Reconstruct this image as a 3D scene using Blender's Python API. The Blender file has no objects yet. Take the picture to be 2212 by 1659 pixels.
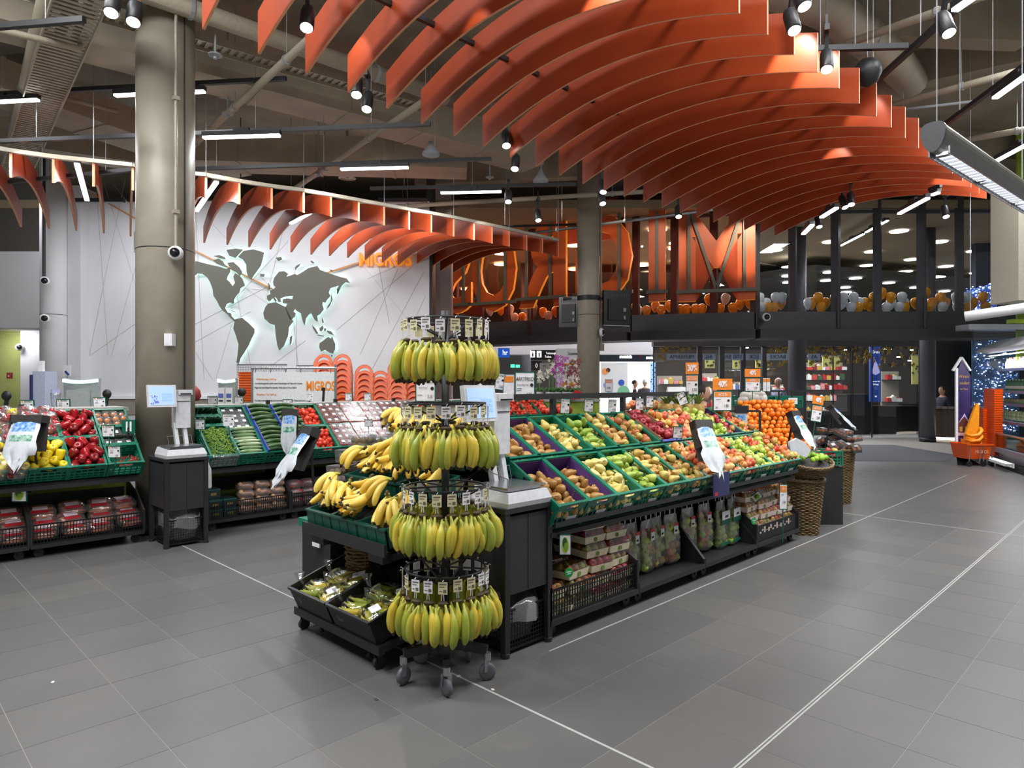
import bpy, bmesh, math, random
from mathutils import Matrix, Vector, Euler
RN = random.Random(11)
PI = math.pi
sc = bpy.context.scene
col = sc.collection
# ---------------------------------------------------------------- camera, world, exposure
H = 1.6; F = 1450.0; S2 = math.sqrt(2.0)      # eye height, focal length in photo pixels; X runs along the island, Y towards the map wall
FC = -PI/4                                     # yaw of an object whose front looks at the camera
cd = bpy.data.cameras.new('camera'); cam = bpy.data.objects.new('camera', cd); col.objects.link(cam)
cam.location = (0, 0, H); cam.rotation_euler = (PI/2, 0, -PI/4)
cd.sensor_width = 36; cd.lens = F/2212*36; cd.clip_end = 200
sc.camera = cam
w = bpy.data.worlds.new('world'); sc.world = w; w.use_nodes = True
w.node_tree.nodes['Background'].inputs[0].default_value = (0.93, 0.96, 1.0, 1)
w.node_tree.nodes['Background'].inputs[1].default_value = 0.30
vs = sc.view_settings; vs.view_transform = 'Standard'; vs.look = 'None'; vs.gamma = 1; vs.use_curve_mapping = False
vs.exposure = 0.0
sc.cycles.use_denoising = True
sc.cycles.max_bounces = 8; sc.cycles.transparent_max_bounces = 24; sc.cycles.sample_clamp_indirect = 4

def ray(u): return (u-1106)/F
def px(u, v, d):
    r = ray(u); return Vector((d*(1+r)/S2, d*(1-r)/S2, H-(v-829.5)/F*d))
def onz(u, v, z): return px(u, v, (H-z)*F/(v-829.5))
def ona(u, v, a): return px(u, v, a*S2/(1+ray(u)))
def onb(u, v, b): return px(u, v, b*S2/(1-ray(u)))

LP = 1.0
def area(name, loc, sx, sy, power, rot=(0, 0, 0), color=(.965, .98, 1.0), parent=None):
    l = bpy.data.lights.new(name, 'AREA'); l.shape = 'RECTANGLE'; l.size = sx; l.size_y = sy; l.energy = power*LP; l.color = color
    o = bpy.data.objects.new(name, l); col.objects.link(o); o.location = loc; o.rotation_euler = rot
    if parent: o.parent = parent
    return o
def spot(name, loc, target, power, ang=40, color=(1, .95, .88), parent=None):
    l = bpy.data.lights.new(name, 'SPOT'); l.energy = power*LP; l.spot_size = math.radians(ang); l.spot_blend = .5; l.shadow_soft_size = .03; l.color = color
    o = bpy.data.objects.new(name, l); col.objects.link(o); o.location = loc
    o.rotation_euler = (Vector(target)-Vector(loc)).to_track_quat('-Z', 'Y').to_euler()
    return o
# rows of ceiling lamps outside the frame: over the aisle, above and behind the camera
for i, (x, y, p) in enumerate([(.6, .6, 115), (-1.2, 3.0, 150), (3.4, 1.0, 120), (.4, 4.2, 105), (5.3, .5, 118), (7.6, .4, 118), (10.2, .4, 110), (-.8, 6.4, 165), (.1, 5.6, 105), (13.5, 1.5, 120)]):
    area('ceiling_lamp_light', (x, y, 6.1), 1.6, .5, p, (0, 0, RN.choice([-PI/4, PI/4])))

# unseen fill lights added between the small canopy and the map wall
for u in (215, 330, 520, 700, 870):
    p = px(u, 829.5, 12.6); area('wall_washer_light', (p.x, p.y, 5.0), .9, .12, 40, (math.radians(26), 0, FC))
p = px(15, 829.5, 16.5); area('lime_wall_light', (p.x, p.y, 2.85), .6, .2, 14, (math.radians(25), 0, FC))  # fill light added to brighten the far lime wall
p = px(60, 829.5, 14.2); area('wall_washer_light', (p.x, p.y, 5.6), .9, .12, 40, (math.radians(30), 0, FC))  # one more added light, for the left background
# ---------------------------------------------------------------- materials
def lin(h):
    h = h.lstrip('#'); c = [int(h[i:i+2], 16)/255 for i in (0, 2, 4)]
    return tuple((x/12.92 if x <= .04045 else ((x+.055)/1.055)**2.4) for x in c)+(1,)
MATS = {}
def mat(name, hx, rough=.5, metal=0, var=.06, scale=30, spec=.5, emit=0, hx2=None, rnd=0, bump=0, trans=0):
    """one procedural material: base colour broken up by noise, optional second colour, per-object change, bump"""
    if name in MATS: return MATS[name]
    m = bpy.data.materials.new(name); m.use_nodes = True; nt = m.node_tree; N = nt.nodes; L = nt.links
    b = N['Principled BSDF']; b.inputs['Roughness'].default_value = rough; b.inputs['Metallic'].default_value = metal
    b.inputs['Specular IOR Level'].default_value = spec
    c = lin(hx)
    tc = N.new('ShaderNodeTexCoord'); nz = N.new('ShaderNodeTexNoise'); nz.inputs['Scale'].default_value = scale; nz.inputs['Detail'].default_value = 3
    L.new(tc.outputs['Object'], nz.inputs['Vector'])
    rp = N.new('ShaderNodeValToRGB'); e = rp.color_ramp.elements
    e[0].position = .36; e[1].position = .66
    if hx2: e[0].color = c; e[1].color = lin(hx2)
    else:
        e[0].color = tuple(max(0, x*(1-var)) for x in c[:3])+(1,); e[1].color = tuple(min(1, x*(1+var)) for x in c[:3])+(1,)
    src = nz.outputs['Fac']
    if rnd:
        oi = N.new('ShaderNodeObjectInfo'); ma = N.new('ShaderNodeMath'); ma.operation = 'MULTIPLY_ADD'
        L.new(oi.outputs['Random'], ma.inputs[0]); ma.inputs[1].default_value = rnd; 
        ad = N.new('ShaderNodeMath'); ad.operation = 'SUBTRACT'; L.new(nz.outputs['Fac'], ad.inputs[0]); ad.inputs[1].default_value = rnd/2
        L.new(ad.outputs[0], ma.inputs[2]); src = ma.outputs[0]
    L.new(src, rp.inputs['Fac']); L.new(rp.outputs['Color'], b.inputs['Base Color'])
    if emit:
        b.inputs['Emission Color'].default_value = c; b.inputs['Emission Strength'].default_value = emit
    if bump:
        bp = N.new('ShaderNodeBump'); bp.inputs['Strength'].default_value = bump; bp.inputs['Distance'].default_value = .01
        L.new(nz.outputs['Fac'], bp.inputs['Height']); L.new(bp.outputs['Normal'], b.inputs['Normal'])
    MATS[name] = m; return m
def film(name, hx='#ffffff', gl=.12, rough=.08, body=0):
    """clear glass or plastic film: mostly see-through with a glossy coat, a little milky when body > 0"""
    if name in MATS: return MATS[name]
    m = bpy.data.materials.new(name); m.use_nodes = True; nt = m.node_tree; N = nt.nodes; L = nt.links; N.clear()
    out = N.new('ShaderNodeOutputMaterial'); t = N.new('ShaderNodeBsdfTransparent'); t.inputs[0].default_value = lin(hx)
    g = N.new('ShaderNodeBsdfGlossy'); g.inputs['Roughness'].default_value = rough
    lw = N.new('ShaderNodeLayerWeight'); lw.inputs[0].default_value = .25
    mu = N.new('ShaderNodeMath'); mu.operation = 'MULTIPLY_ADD'; mu.inputs[1].default_value = .5; mu.inputs[2].default_value = gl
    L.new(lw.outputs['Fresnel'], mu.inputs[0])
    mx = N.new('ShaderNodeMixShader'); L.new(mu.outputs[0], mx.inputs[0]); L.new(t.outputs[0], mx.inputs[1]); L.new(g.outputs[0], mx.inputs[2])
    last = mx
    if body:
        df = N.new('ShaderNodeBsdfDiffuse'); df.inputs[0].default_value = (.85, .87, .88, 1)
        m2 = N.new('ShaderNodeMixShader'); m2.inputs[0].default_value = body; L.new(mx.outputs[0], m2.inputs[1]); L.new(df.outputs[0], m2.inputs[2]); last = m2
    if rough < .2 and gl > .1:
        nz = N.new('ShaderNodeTexNoise'); nz.inputs['Scale'].default_value = 22; tc = N.new('ShaderNodeTexCoord'); L.new(tc.outputs['Object'], nz.inputs['Vector'])
        bp = N.new('ShaderNodeBump'); bp.inputs['Strength'].default_value = .5 if body or gl > .11 else .0; bp.inputs['Distance'].default_value = .02
        L.new(nz.outputs['Fac'], bp.inputs['Height']); L.new(bp.outputs[0], g.inputs['Normal'])
    L.new(last.outputs[0], out.inputs[0]); MATS[name] = m; return m
def glow(name, hx, s):
    if name in MATS: return MATS[name]
    m = bpy.data.materials.new(name); m.use_nodes = True; b = m.node_tree.nodes['Principled BSDF']
    b.inputs['Base Color'].default_value = lin(hx); b.inputs['Emission Color'].default_value = lin(hx); b.inputs['Emission Strength'].default_value = s
    MATS[name] = m; return m

BLK = mat('black_steel', '#2b2b2d', .45, .2); DK = mat('dark_plastic', '#1c1c1e', .5); ANT = mat('anthracite', '#2c2c2f', .5)
WHT = mat('white_plastic', '#e4e5e8', .35); CARD = mat('white_card', '#ece9ee', .6); INK = mat('black_print', '#151515', .6)
STEEL = mat('steel', '#b9bcc0', .25, .9); GREY = mat('grey_plastic', '#9fa3a8', .5)
GRN = mat('crate_green', '#0f7358', .38, hx2='#0c6650', scale=8); GRNF = mat('sign_green', '#0c5f4a', .4)
ORG = mat('orange_print', '#ee8a2a', .5); ORP = mat('orange_plastic', '#dd5414', .35)
BAF = mat('baffle_orange', '#a8431f', .42, var=.05, scale=3); BAFLIT = mat('baffle_edge', '#e8a880', .5)  # board edges are paler: the light catching them is put into the colour
TAU = mat('taupe_paint', '#9c9484', .42, scale=4); CEI = mat('ceiling_paint', '#9a907e', .8, var=.15, scale=1.5); CEI2 = mat('duct_paint', '#ada28e', .6, var=.1, scale=2)
LAMP = glow('lamp_tube', '#f4f8ff', 9); SPOTG = glow('spot_lens', '#fff6e8', 12)
CLEAR = film('clear_film', '#fbfcfc', .12, .12); BAGF = film('bag_film', '#f6f8f8', .14, .15, .07); PUN = film('punnet_film', '#eef0f1', .09, .2, .05)
GLASS = film('pane_glass', '#e8ecef', .035, .0); GLASSO = film('orange_pane', '#ffb08a', .05, .0); GLASSP = film('peach_pane', '#ffdcc4', .05, .0)
WIRE = mat('black_wire', '#202022', .4, .4); PURP = mat('purple_liner', '#57357c', .7, hx2='#4a2c6c', scale=12)
RED = mat('red', '#c3202a', .4); CREAM = mat('cream_carton', '#e3d8b8', .7)

# ---------------------------------------------------------------- mesh building
class MB:
    def __init__(s): s.V = []; s.F = []; s.M = []
    def add(s, vs, fs, m=0, T=None):
        o = len(s.V)
        s.V += [tuple(T @ Vector(v)) if T is not None else tuple(v) for v in vs]
        s.F += [tuple(i+o for i in f) for f in fs]; s.M += [m]*len(fs); return s
    def box(s, x0, x1, y0, y1, z0, z1, m=0, T=None):
        return s.add([(x0, y0, z0), (x1, y0, z0), (x1, y1, z0), (x0, y1, z0), (x0, y0, z1), (x1, y0, z1), (x1, y1, z1), (x0, y1, z1)],
                     [(0, 3, 2, 1), (4, 5, 6, 7), (0, 1, 5, 4), (1, 2, 6, 5), (2, 3, 7, 6), (3, 0, 4, 7)], m, T)
    def bar(s, p, q, w, h=None, m=0, T=None):
        p = Vector(p); q = Vector(q); d = q-p; L = d.length; h = h or w
        if L < 1e-6: return s
        z = Vector((0, 0, 1)) if abs(d.z) < .98*L else Vector((0, 1, 0))
        y = z.cross(d).normalized(); zz = d.normalized().cross(y)
        M = Matrix((d.normalized(), y, zz)).transposed().to_4x4(); M.translation = p
        return s.box(0, L, -w/2, w/2, -h/2, h/2, m, (T @ M) if T is not None else M)
    def tube(s, pts, r, n=8, m=0, closed=False, T=None, caps=True):
        P = [Vector(p) for p in pts]; k = len(P); rr = r if isinstance(r, (list, tuple)) else [r]*k
        vs = []; up = None
        for i in range(k):
            t = (P[(i+1) % k]-P[i-1]) if closed else (P[min(i+1, k-1)]-P[max(i-1, 0)])
            t.normalize()
            if up is None: up = Vector((0, 0, 1)) if abs(t.z) < .9 else Vector((1, 0, 0))
            x = up.cross(t)
            if x.length < 1e-4: x = t.orthogonal()
            x.normalize(); y = t.cross(x); up = y
            for j in range(n):
                a = 2*PI*j/n; vs.append(P[i]+(x*math.cos(a)+y*math.sin(a))*rr[i])
        fs = []
        for i in range(k if closed else k-1):
            for j in range(n):
                a = i*n+j; b = i*n+(j+1) % n; c = ((i+1) % k)*n
                fs.append((a, b, c+(j+1) % n, c+j))
        if caps and not closed: fs.append(tuple(range(n-1, -1, -1))); fs.append(tuple((k-1)*n+j for j in range(n)))
        return s.add(vs, fs, m, T)
    def lathe(s, prof, n=16, m=0, T=None, lob=0, nl=4, mf=None):
        vs = []; fs = []; k = len(prof)
        for r, z in prof:
            for j in range(n):
                a = 2*PI*j/n; q = r*(1+lob*(abs(math.cos(nl*a/2))-.75)*1.6); vs.append((q*math.cos(a), q*math.sin(a), z))
        for i in range(k-1):
            for j in range(n):
                fs.append((i*n+j, i*n+(j+1) % n, (i+1)*n+(j+1) % n, (i+1)*n+j))
        fs.append(tuple(range(n-1, -1, -1))); fs.append(tuple((k-1)*n+j for j in range(n)))
        return s.add(vs, fs, m, T)
    def prism(s, poly, h, m=0, T=None, me=None):
        n = len(poly); vs = [(x, y, 0) for x, y in poly]+[(x, y, h) for x, y in poly]
        s.add(vs, [tuple(range(n-1, -1, -1)), tuple(range(n, 2*n))], m, T)
        s.add(vs, [(i, (i+1) % n, n+(i+1) % n, n+i) for i in range(n)], m if me is None else me, T); return s
    def mesh(s, me, m=0, T=None):
        return s.add([v.co for v in me.vertices], [tuple(p.vertices) for p in me.polygons], m, T)
    def data(s, name, mats, smooth=False):
        me = bpy.data.meshes.new(name); me.from_pydata(s.V, [], s.F)
        mats = mats if isinstance(mats, (list, tuple)) else [mats]
        for x in mats: me.materials.append(x)
        if len(mats) > 1: me.polygons.foreach_set('material_index', s.M)
        if smooth: me.polygons.foreach_set('use_smooth', [True]*len(me.polygons))
        me.update(); return me
    def build(s, name, mats, parent=None, smooth=False, loc=None, rz=0):
        return put(name, s.data(name, mats, smooth), parent, loc, rz)
KIDS = {}
def put(name, me, parent=None, loc=None, rz=0, rot=None):
    o = bpy.data.objects.new(name, me); col.objects.link(o)
    if loc is not None: o.location = loc
    if rot is not None: o.rotation_euler = rot
    elif rz: o.rotation_euler = (0, 0, rz)
    if parent is not None:
        o.parent = parent; KIDS.setdefault(parent.name, []).append(o)
    return o
def tag(o, label, cat, group=None):
    o['label'] = label; o['category'] = cat
    if group: o['group'] = group
    return o
def thing(name, label, cat, loc=(0, 0, 0), rz=0, group=None, rot=None):
    return tag(put(name, None, None, loc, rz, rot), label, cat, group)
def struct(o): o['kind'] = 'structure'; return o
def stuff(o): o['kind'] = 'stuff'; return o
def clone(o, loc=None, rot=None, label=None, group=None, M=None, parent=None):
    c = o.copy(); col.objects.link(c)
    if M is not None: c.matrix_world = M
    if loc is not None: c.location = loc
    if rot is not None: c.rotation_euler = rot
    if label: c['label'] = label
    if group: c['group'] = group
    if parent is not None: c.parent = parent; KIDS.setdefault(parent.name, []).append(c)
    for k in KIDS.get(o.name, []): clone(k, parent=c)
    return c
TXT = {}
def text(s, size=.05, ext=.0006, sx=.8, off=0.0):
    key = (s, size, ext, sx, off)
    if key in TXT: return TXT[key]
    c = bpy.data.curves.new('t', 'FONT'); c.body = s; c.size = size; c.extrude = ext; c.align_x = 'CENTER'; c.align_y = 'CENTER'; c.offset = off; c.resolution_u = 3
    o = bpy.data.objects.new('t', c); me = bpy.data.meshes.new_from_object(o)
    bpy.data.objects.remove(o); bpy.data.curves.remove(c)
    me.transform(Matrix.Rotation(PI/2, 4, 'X') @ Matrix.Diagonal((sx, 1, 1, 1)))
    TXT[key] = me; return me
def TR(x=0, y=0, z=0): return Matrix.Translation((x, y, z))
def RX(a): return Matrix.Rotation(a, 4, 'X')
def RY(a): return Matrix.Rotation(a, 4, 'Y')
def RZ(a): return Matrix.Rotation(a, 4, 'Z')

# ---------------------------------------------------------------- floor
TL = .4565; A0 = 2.39; B0 = 1.315
GRT = mat('grout', '#8f8a84', .7); TILE = mat('floor_tile', '#605e5c', .38, hx2='#5a5958', scale=1.6, rnd=.5, spec=.35)
fl = struct(MB().box(-6, 30, -8, 30, -.06, -.0012).build('floor', GRT))
tb = MB(); q = TL/2-.0016; tb.box(-q, q, -q, q, -.004, 0); tme = tb.data('tile', TILE)
cells = []
for i in range(-12, 46):
    for j in range(-16, 46):
        a = A0+(i+.5)*TL; b = B0+(j+.5)*TL; d = (a+b)/S2; x = (a-b)/S2
        if 2.1 < d < 14.2 and abs(x) < .79*d+.35: cells.append((d, a, b))
cells.sort()
for d, a, b in cells[:300]: put('tile', tme, fl, (a, b, 0))
fb = MB()
for d, a, b in cells[300:]: fb.box(a-q, a+q, b-q, b+q, -.004, 0)
stuff(fb.build('tile_field', TILE, fl))
JNT = mat('expansion_joint', '#a5a4a1', .5)
struct(MB().box(-4, 16, B0-.012, B0-.004, 0, .0012).box(-4, 16, B0+.004, B0+.012, 0, .0012).build('trim_1', JNT))
struct(MB().box(A0-.007, A0+.007, -6, 14, 0, .0012).build('trim_2', JNT))
struct(MB().box(A0+14*TL-.008, A0+14*TL+.008, -6, 12, 0, .0012).build('trim_3', JNT))
struct(MB().box(3, 14, B0+3*TL-.006, B0+3*TL+.006, 0, .001).build('trim_4', JNT))
def fr(u0, u1, d0, d1, z0, z1, m=0, mb=None):
    """box parallel to the picture: between two pixel columns (taken at its near face) and two depths"""
    mb = mb or MB(); x0 = ray(u0)*d0; x1 = ray(u1)*d0
    return mb.box(x0, x1, d0, d1, z0, z1, m, RZ(-PI/4))
struct(fr(850, 2300, 14.2, 40, -.06, -.002).build('floor', mat('mall_floor', '#a09588', .35, scale=1)))
tag(fr(1690, 2150, 13.9, 17.6, -.01, .006).build('entrance_mat', mat('mat_grey', '#4a4b52', .8, scale=60)), 'wide dark grey entrance mat across the shop opening', 'mat')

# ---------------------------------------------------------------- ceiling, walls, columns
struct(MB().box(-6, 24, -8, 24, 6.7, 6.9).build('ceiling', CEI))
struct(fr(-1500, 3600, 16.4, 40, 5.9, 6.1).build('ceiling', mat('mall_ceiling', '#a08f74', .8, scale=.6)))
WW = mat('white_wall', '#d9d9de', .6, var=.02, scale=2)
WD = 14.5
mw = struct(fr(172, 927, WD, WD+.25, 0, 5.55).build('wall_back', WW))
lines = [((578, 405), (880, 1650), 0)]
def onwall(x, y): return px(400+x/2.698, 380+y/2.698, WD-.004)
gl = [((150, 270), (600, 760)), ((600, 380), (250, 760)), ((45, 870), (490, 640)), ((0, 1000), (380, 790)), ((1390, 470), (880, 900)), ((1000, 480), (1300, 840)), ((1120, 480), (1190, 860)),
      ((1240, 540), (1020, 1040)), ((1390, 560), (1060, 1180)), ((600, 560), (660, 1120)), ((390, 660), (520, 670)), ((45, 1000), (160, 1187)), ((300, 690), (380, 1100)), ((60, 200), (110, 1187)),
      ((620, 120), (470, 720)), ((1290, 500), (1060, 600)), ((400, 1180), (700, 960)), ((220, 560), (560, 800)), ((1400, 700), (1180, 1187)), ((640, 560), (650, 1100)), ((270, 870), (180, 1180)),
      ((-470, 50), (-180, 1000)), ((-350, 20), (-560, 1050)), ((-420, 50), (-60, 480)), ((-520, 20), (-450, 1050)), ((-560, 1050), (-60, 700)), ((-330, 1050), (-60, 560)), ((-200, 200), (-430, 1050))]
gm = mat('wall_groove', '#b3aaa6', .7)
for p, q2 in gl: MB().bar(onwall(*p), onwall(*q2), .007, .004).build('groove', gm, mw)
GL2 = mat('route_orange', '#c98a4e', .45)
for (p, q2) in [((45, 430), (525, 668)), ((525, 668), (1040, 500)), ((-530, 110), (-60, 380))]:
    tag(MB().bar(onwall(*p)+px(1106, 829.5, -.06)-Vector((0, 0, H)), onwall(*q2)+px(1106, 829.5, -.06)-Vector((0, 0, H)), .03, .03).build('route_line', GL2),
        {45: 'orange line over the map from the left edge to the middle', 525: 'orange line over the map from the middle up to the wall lettering', -530: 'orange line on the white wall left of the thick column'}[p[0]], 'wall line')
# side return and skirting band of the map wall
struct(fr(146, 174, WD-.3, WD+.25, 0, 5.8).build('wall_left', WW))
struct(fr(146, 927, WD-.06, WD, .95, 1.28).build('trim_5', mat('band_taupe', '#8a8478', .6)))
struct(fr(146, 927, WD-.09, WD, 1.28, 1.34).build('trim_6', WHT))
struct(fr(928, 975, 16.5, 17, 0, 6.6).build('wall_right', mat('pink_grey_wall', '#b9a8a6', .6)))
struct(fr(921, 934, 14.6, 15.2, 0, 6.6).build('trim_7', ANT))
# left background: bulkhead, white band, green wall
struct(fr(-120, 92, 16.5, 17, 4.8, 6.7).build('wall_left', mat('bulkhead_grey', '#5d5852', .8)))
struct(fr(-120, 92, 16.2, 17, 2.95, 4.8).build('wall_left', WW))
struct(fr(-120, 60, 17.2, 17.4, 0, 3.2).build('wall_left', mat('lime_wall', '#aeb46a', .7)))
struct(fr(44, 90, 17, 17.2, 0, 3.0).build('trim_8', WW))
def column(u, d, half, z1, name, m, label=None):
    c = px(u, 829.5, d); r = half*d/F
    mb = MB().lathe([(r, 0), (r, z1)], 48); mb.lathe([(r+.012, 0), (r+.012, .12)], 48, 1)
    mb.lathe([(r+.002, 3.05), (r+.002, 3.06)], 48, 1)
    o = mb.build(name, [m, DK], None, True, (c.x, c.y, 0)); struct(o)
    for p in o.data.polygons:
        if len(p.vertices) > 4: p.use_smooth = False
    return c, r
c1, r1 = column(358, 7.37, 57.5, 6.7, 'column', TAU)
c2, r2 = column(1271, 14.2, 24, 6.7, 'column', TAU)
c3, r3 = column(118, 14.2, 27, 6.7, 'column', WW)
for u, d, hw in [(1722, 18.6, 18), (2004, 18.6, 15), (1136, 24, 11)]: column(u, d, hw, 5.9, 'column', mat('slate_column', '#55565f', .5))
struct(MB().bar((c1.x+.10, c1.y-r1-.004, 0), (c1.x+.10, c1.y-r1+.03, 6.7), .012, .02).build('trim_9', ANT))
# ---------------------------------------------------------------- facade with upper windows and sign letters
FP = [px(930, 829.5, 20.4), px(1366, 829.5, 17.3), px(1629, 829.5, 16.5), px(2168, 829.5, 16.4)]
def fpt(u, dd=0):
    """point of the facade line under pixel column u, dd metres towards the shop"""
    for i in range(3):
        P, Q = FP[i], FP[i+1]; r = ray(u)
        def X(p): return (p.x-p.y)/S2
        def D(p): return (p.x+p.y)/S2
        t = (r*D(P)-X(P))/((X(Q)-X(P))-r*(D(Q)-D(P)))
        if t <= 1.0001 or i == 2:
            p = P.lerp(Q, t); n = Vector((-(Q-P).y, (Q-P).x, 0)).normalized(); n = n if n.dot(Vector((1, 1, 0))) < 0 else -n
            return Vector((p.x+n.x*dd, p.y+n.y*dd, 0)), (Q-P).normalized(), n
FRM = mat('facade_steel', '#46464c', .45); FRR = mat('facade_steel_red', '#4e2a26', .5)
for i in range(3):
    for (z0, z1, th, m) in [(2.9, 3.36, .3, FRM), (2.7, 2.92, .9, mat('beam_brown', '#3d3a3a', .6)), (6.45, 6.7, .3, FRM)]:
        P, Q = FP[i], FP[i+1]; mid = (z0+z1)/2
        struct(MB().bar((P.x, P.y, mid), (Q.x, Q.y, mid), th, z1-z0).build('trim_10', m))
win = struct(put('window_1', None))
us = [940, 985, 1040, 1095, 1150, 1210, 1290, 1343, 1374, 1457, 1542, 1631, 1712, 1805, 1895, 1990, 2072, 2164]
for k, u in enumerate(us):
    p, t, n = fpt(u, 0); wd = .16 if u in (1150, 1631, 1805, 1990, 2164) else .09
    mb = MB().bar((p.x, p.y, 3.3), (p.x, p.y, 6.6), wd, .18)
    if u in (1150, 1631, 1805, 1990): mb.bar((p.x+n.x*.18, p.y+n.y*.18, 2.95), (p.x+n.x*.18, p.y+n.y*.18, 3.75), .1, .05)
    mb.build('mullion', FRR if u < 1620 else FRM, win)
    if k+1 < len(us):
        p2, _, _ = fpt(us[k+1], 0)
        MB().add([(p.x, p.y, 3.36), (p2.x, p2.y, 3.36), (p2.x, p2.y, 6.5), (p.x, p.y, 6.5)], [(0, 1, 2, 3)]).build('pane', GLASSO if u < 1340 else GLASSP if u < 1620 else GLASS, win)
        MB().bar((p.x, p.y, 5.82), (p2.x, p2.y, 5.82), .1, .08).build('transom', FRR if u < 1620 else FRM, win)
# salmon light reflection high behind the letters, put in as faintly glowing panels
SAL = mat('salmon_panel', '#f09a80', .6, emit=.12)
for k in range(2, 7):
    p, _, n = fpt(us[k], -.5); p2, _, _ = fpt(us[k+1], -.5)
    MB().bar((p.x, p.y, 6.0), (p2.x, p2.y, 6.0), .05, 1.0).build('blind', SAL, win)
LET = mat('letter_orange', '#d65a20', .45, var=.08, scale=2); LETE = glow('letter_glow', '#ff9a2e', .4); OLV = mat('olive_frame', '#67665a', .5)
for ch, u0, u1, v0, v1 in [('S', 970, 1038, 506, 678), ('O', 1038, 1132, 494, 674), ('R', 1138, 1238, 478, 664), ('G', 1262, 1374, 460, 655), ('I', 1404, 1440, 455, 652), ('M', 1466, 1627, 451, 650)]:
    um = (u0+u1)/2; p, t, n = fpt(um, .45); d = (p.x+p.y)/S2
    z0 = H-(v1-829.5)/F*d; z1 = H-(v0-829.5)/F*d
    pa, _, _ = fpt(u0, .45); pb, _, _ = fpt(u1, .45); wd = (pb-pa).length
    g = thing('sign_letter', 'giant orange letter %s of the shop sign seen from behind in the upper window' % ch, 'sign letter', (p.x, p.y, z0), math.atan2(t.y, t.x), 'giant letters in the upper window')
    me = text(ch, 1, .06, 1, .03 if ch != 'I' else .02).copy()
    xs = [v.co.x for v in me.vertices]; zs = [v.co.z for v in me.vertices]
    sx = wd/(max(xs)-min(xs)); szz = (z1-z0)/(max(zs)-min(zs)); x0 = (max(xs)+min(xs))/2; zz0 = min(zs)
    for v in me.vertices: v.co = (-(v.co.x-x0)*sx, v.co.y*.9, (v.co.z-zz0)*szz)
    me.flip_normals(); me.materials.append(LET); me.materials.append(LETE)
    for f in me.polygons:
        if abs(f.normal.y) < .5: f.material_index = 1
    put('letter_face', me, g)
    xs2 = {'M': (-.36, .36), 'I': (0,), 'R': (-.3, .2), 'O': (-.3, .3), 'S': (-.3, .3), 'G': (.3, -.3)}[ch]
    hh = z1-z0
    for x in xs2: MB().box(x*wd-.035, x*wd+.035, -.16, -.1, .1*hh, .97*hh).build('frame_bar', OLV, g)
    MB().box(-wd/2-.05, wd/2+.05, -.18, -.11, .085*hh, .085*hh+.08).build('frame_rail', OLV, g)
    if ch == 'M':
        for s in (-1, 1): MB().bar((s*.33*wd, -.13, .95*hh), (0, -.13, .12*hh), .06, .07).build('frame_bar', OLV, g)
# added spots without fixtures that brighten the letters
for u0, u1, pw, z1 in [(1010, 1010, 95, 4.6), (1110, 1090, 95, 4.6), (1215, 1190, 95, 4.8), (1340, 1330, 100, 4.8), (1425, 1425, 85, 4.9), (1540, 1520, 85, 4.9), (1640, 1605, 260, 4.9)]:
    p = px(u0, 829.5, 14.6); q, _, _ = fpt(u1, .5); spot('letter_spot_light', (p.x, p.y, 5.7), (q.x, q.y, z1), pw, 42, (1, .86, .66))
# balloons behind the glass
bal = {}
prof = [(.001, 0), (.02, .01), (.06, .05), (.1, .12), (.118, .19), (.11, .25), (.08, .29), (.03, .312), (.001, .315)]
for nm, hx in (('w', '#dcdfe6'), ('o', '#f0a020')):
    bal[nm] = MB().lathe(prof, 16).data('balloon', mat('balloon_'+nm, hx, .2, var=.04), True)
pat = [(1640, 0, 'o'), (1641, 1, 'w'), (1654, 2, 'w'), (1655, 0, 'w'), (1668, 1, 'w'), (1672, 0, 'o'), (1687, 2, 'w'), (1684, 0, 'o'), (1702, 1, 'o'), (1700, 2, 'w'),
       (1762, 1, 'w'), (1771, 1, 'o'), (1784, 2, 'o'), (1788, 0, 'o'), (1800, 1, 'o'), (1818, 2, 'o'), (1822, 0, 'w'), (1836, 1, 'w'), (1838, 2, 'w'), (1853, 0, 'w'), (1862, 2, 'w'), (1874, 1, 'w'), (1872, 0, 'o'),
       (1890, 1, 'o'), (1905, 2, 'o'), (1912, 1, 'o'), (1900, 0, 'o'), (1926, 3, 'o'), (1931, 0, 'w'), (1940, 2, 'o'), (1947, 1, 'w'), (1962, 0, 'w'), (1966, 2, 'w'), (1978, 1, 'w'), (1974, 0, 'o'),
       (2001, 1, 'o'), (2012, 2, 'o'), (2022, 3, 'o'), (2024, 0, 'o'), (2040, 1, 'o'), (2053, 2, 'o'), (2054, 0, 'w'), (2067, 1, 'o'), (2085, 2, 'w'), (2098, 1, 'w'), (2092, 0, 'w'), (2111, 2, 'w'), (2112, 0, 'o'), (2128, 1, 'o'), (2145, 2, 'o'), (2150, 0, 'o')]
for k in range(34): pat.append((1050+k*17.3+RN.uniform(-5, 5), RN.choice([0, 0, 1, 1, 2]), RN.choice('oow')))
for u, lv, c in pat:
    p, t, n = fpt(u, -.35-.1*(lv % 2)); z = 3.34+.125*lv
    tag(put('balloon', bal[c], None, (p.x, p.y, z), rot=(RN.uniform(-.15, .15), RN.uniform(-.15, .15), 0)),
        '%s balloon behind the %s upper window' % ('white' if c == 'w' else 'orange', 'orange tinted' if u < 1630 else 'clear'), 'balloon',
        '%s balloons behind the %s glass' % ('white' if c == 'w' else 'orange', 'orange tinted' if u < 1630 else 'clear'))
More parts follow.
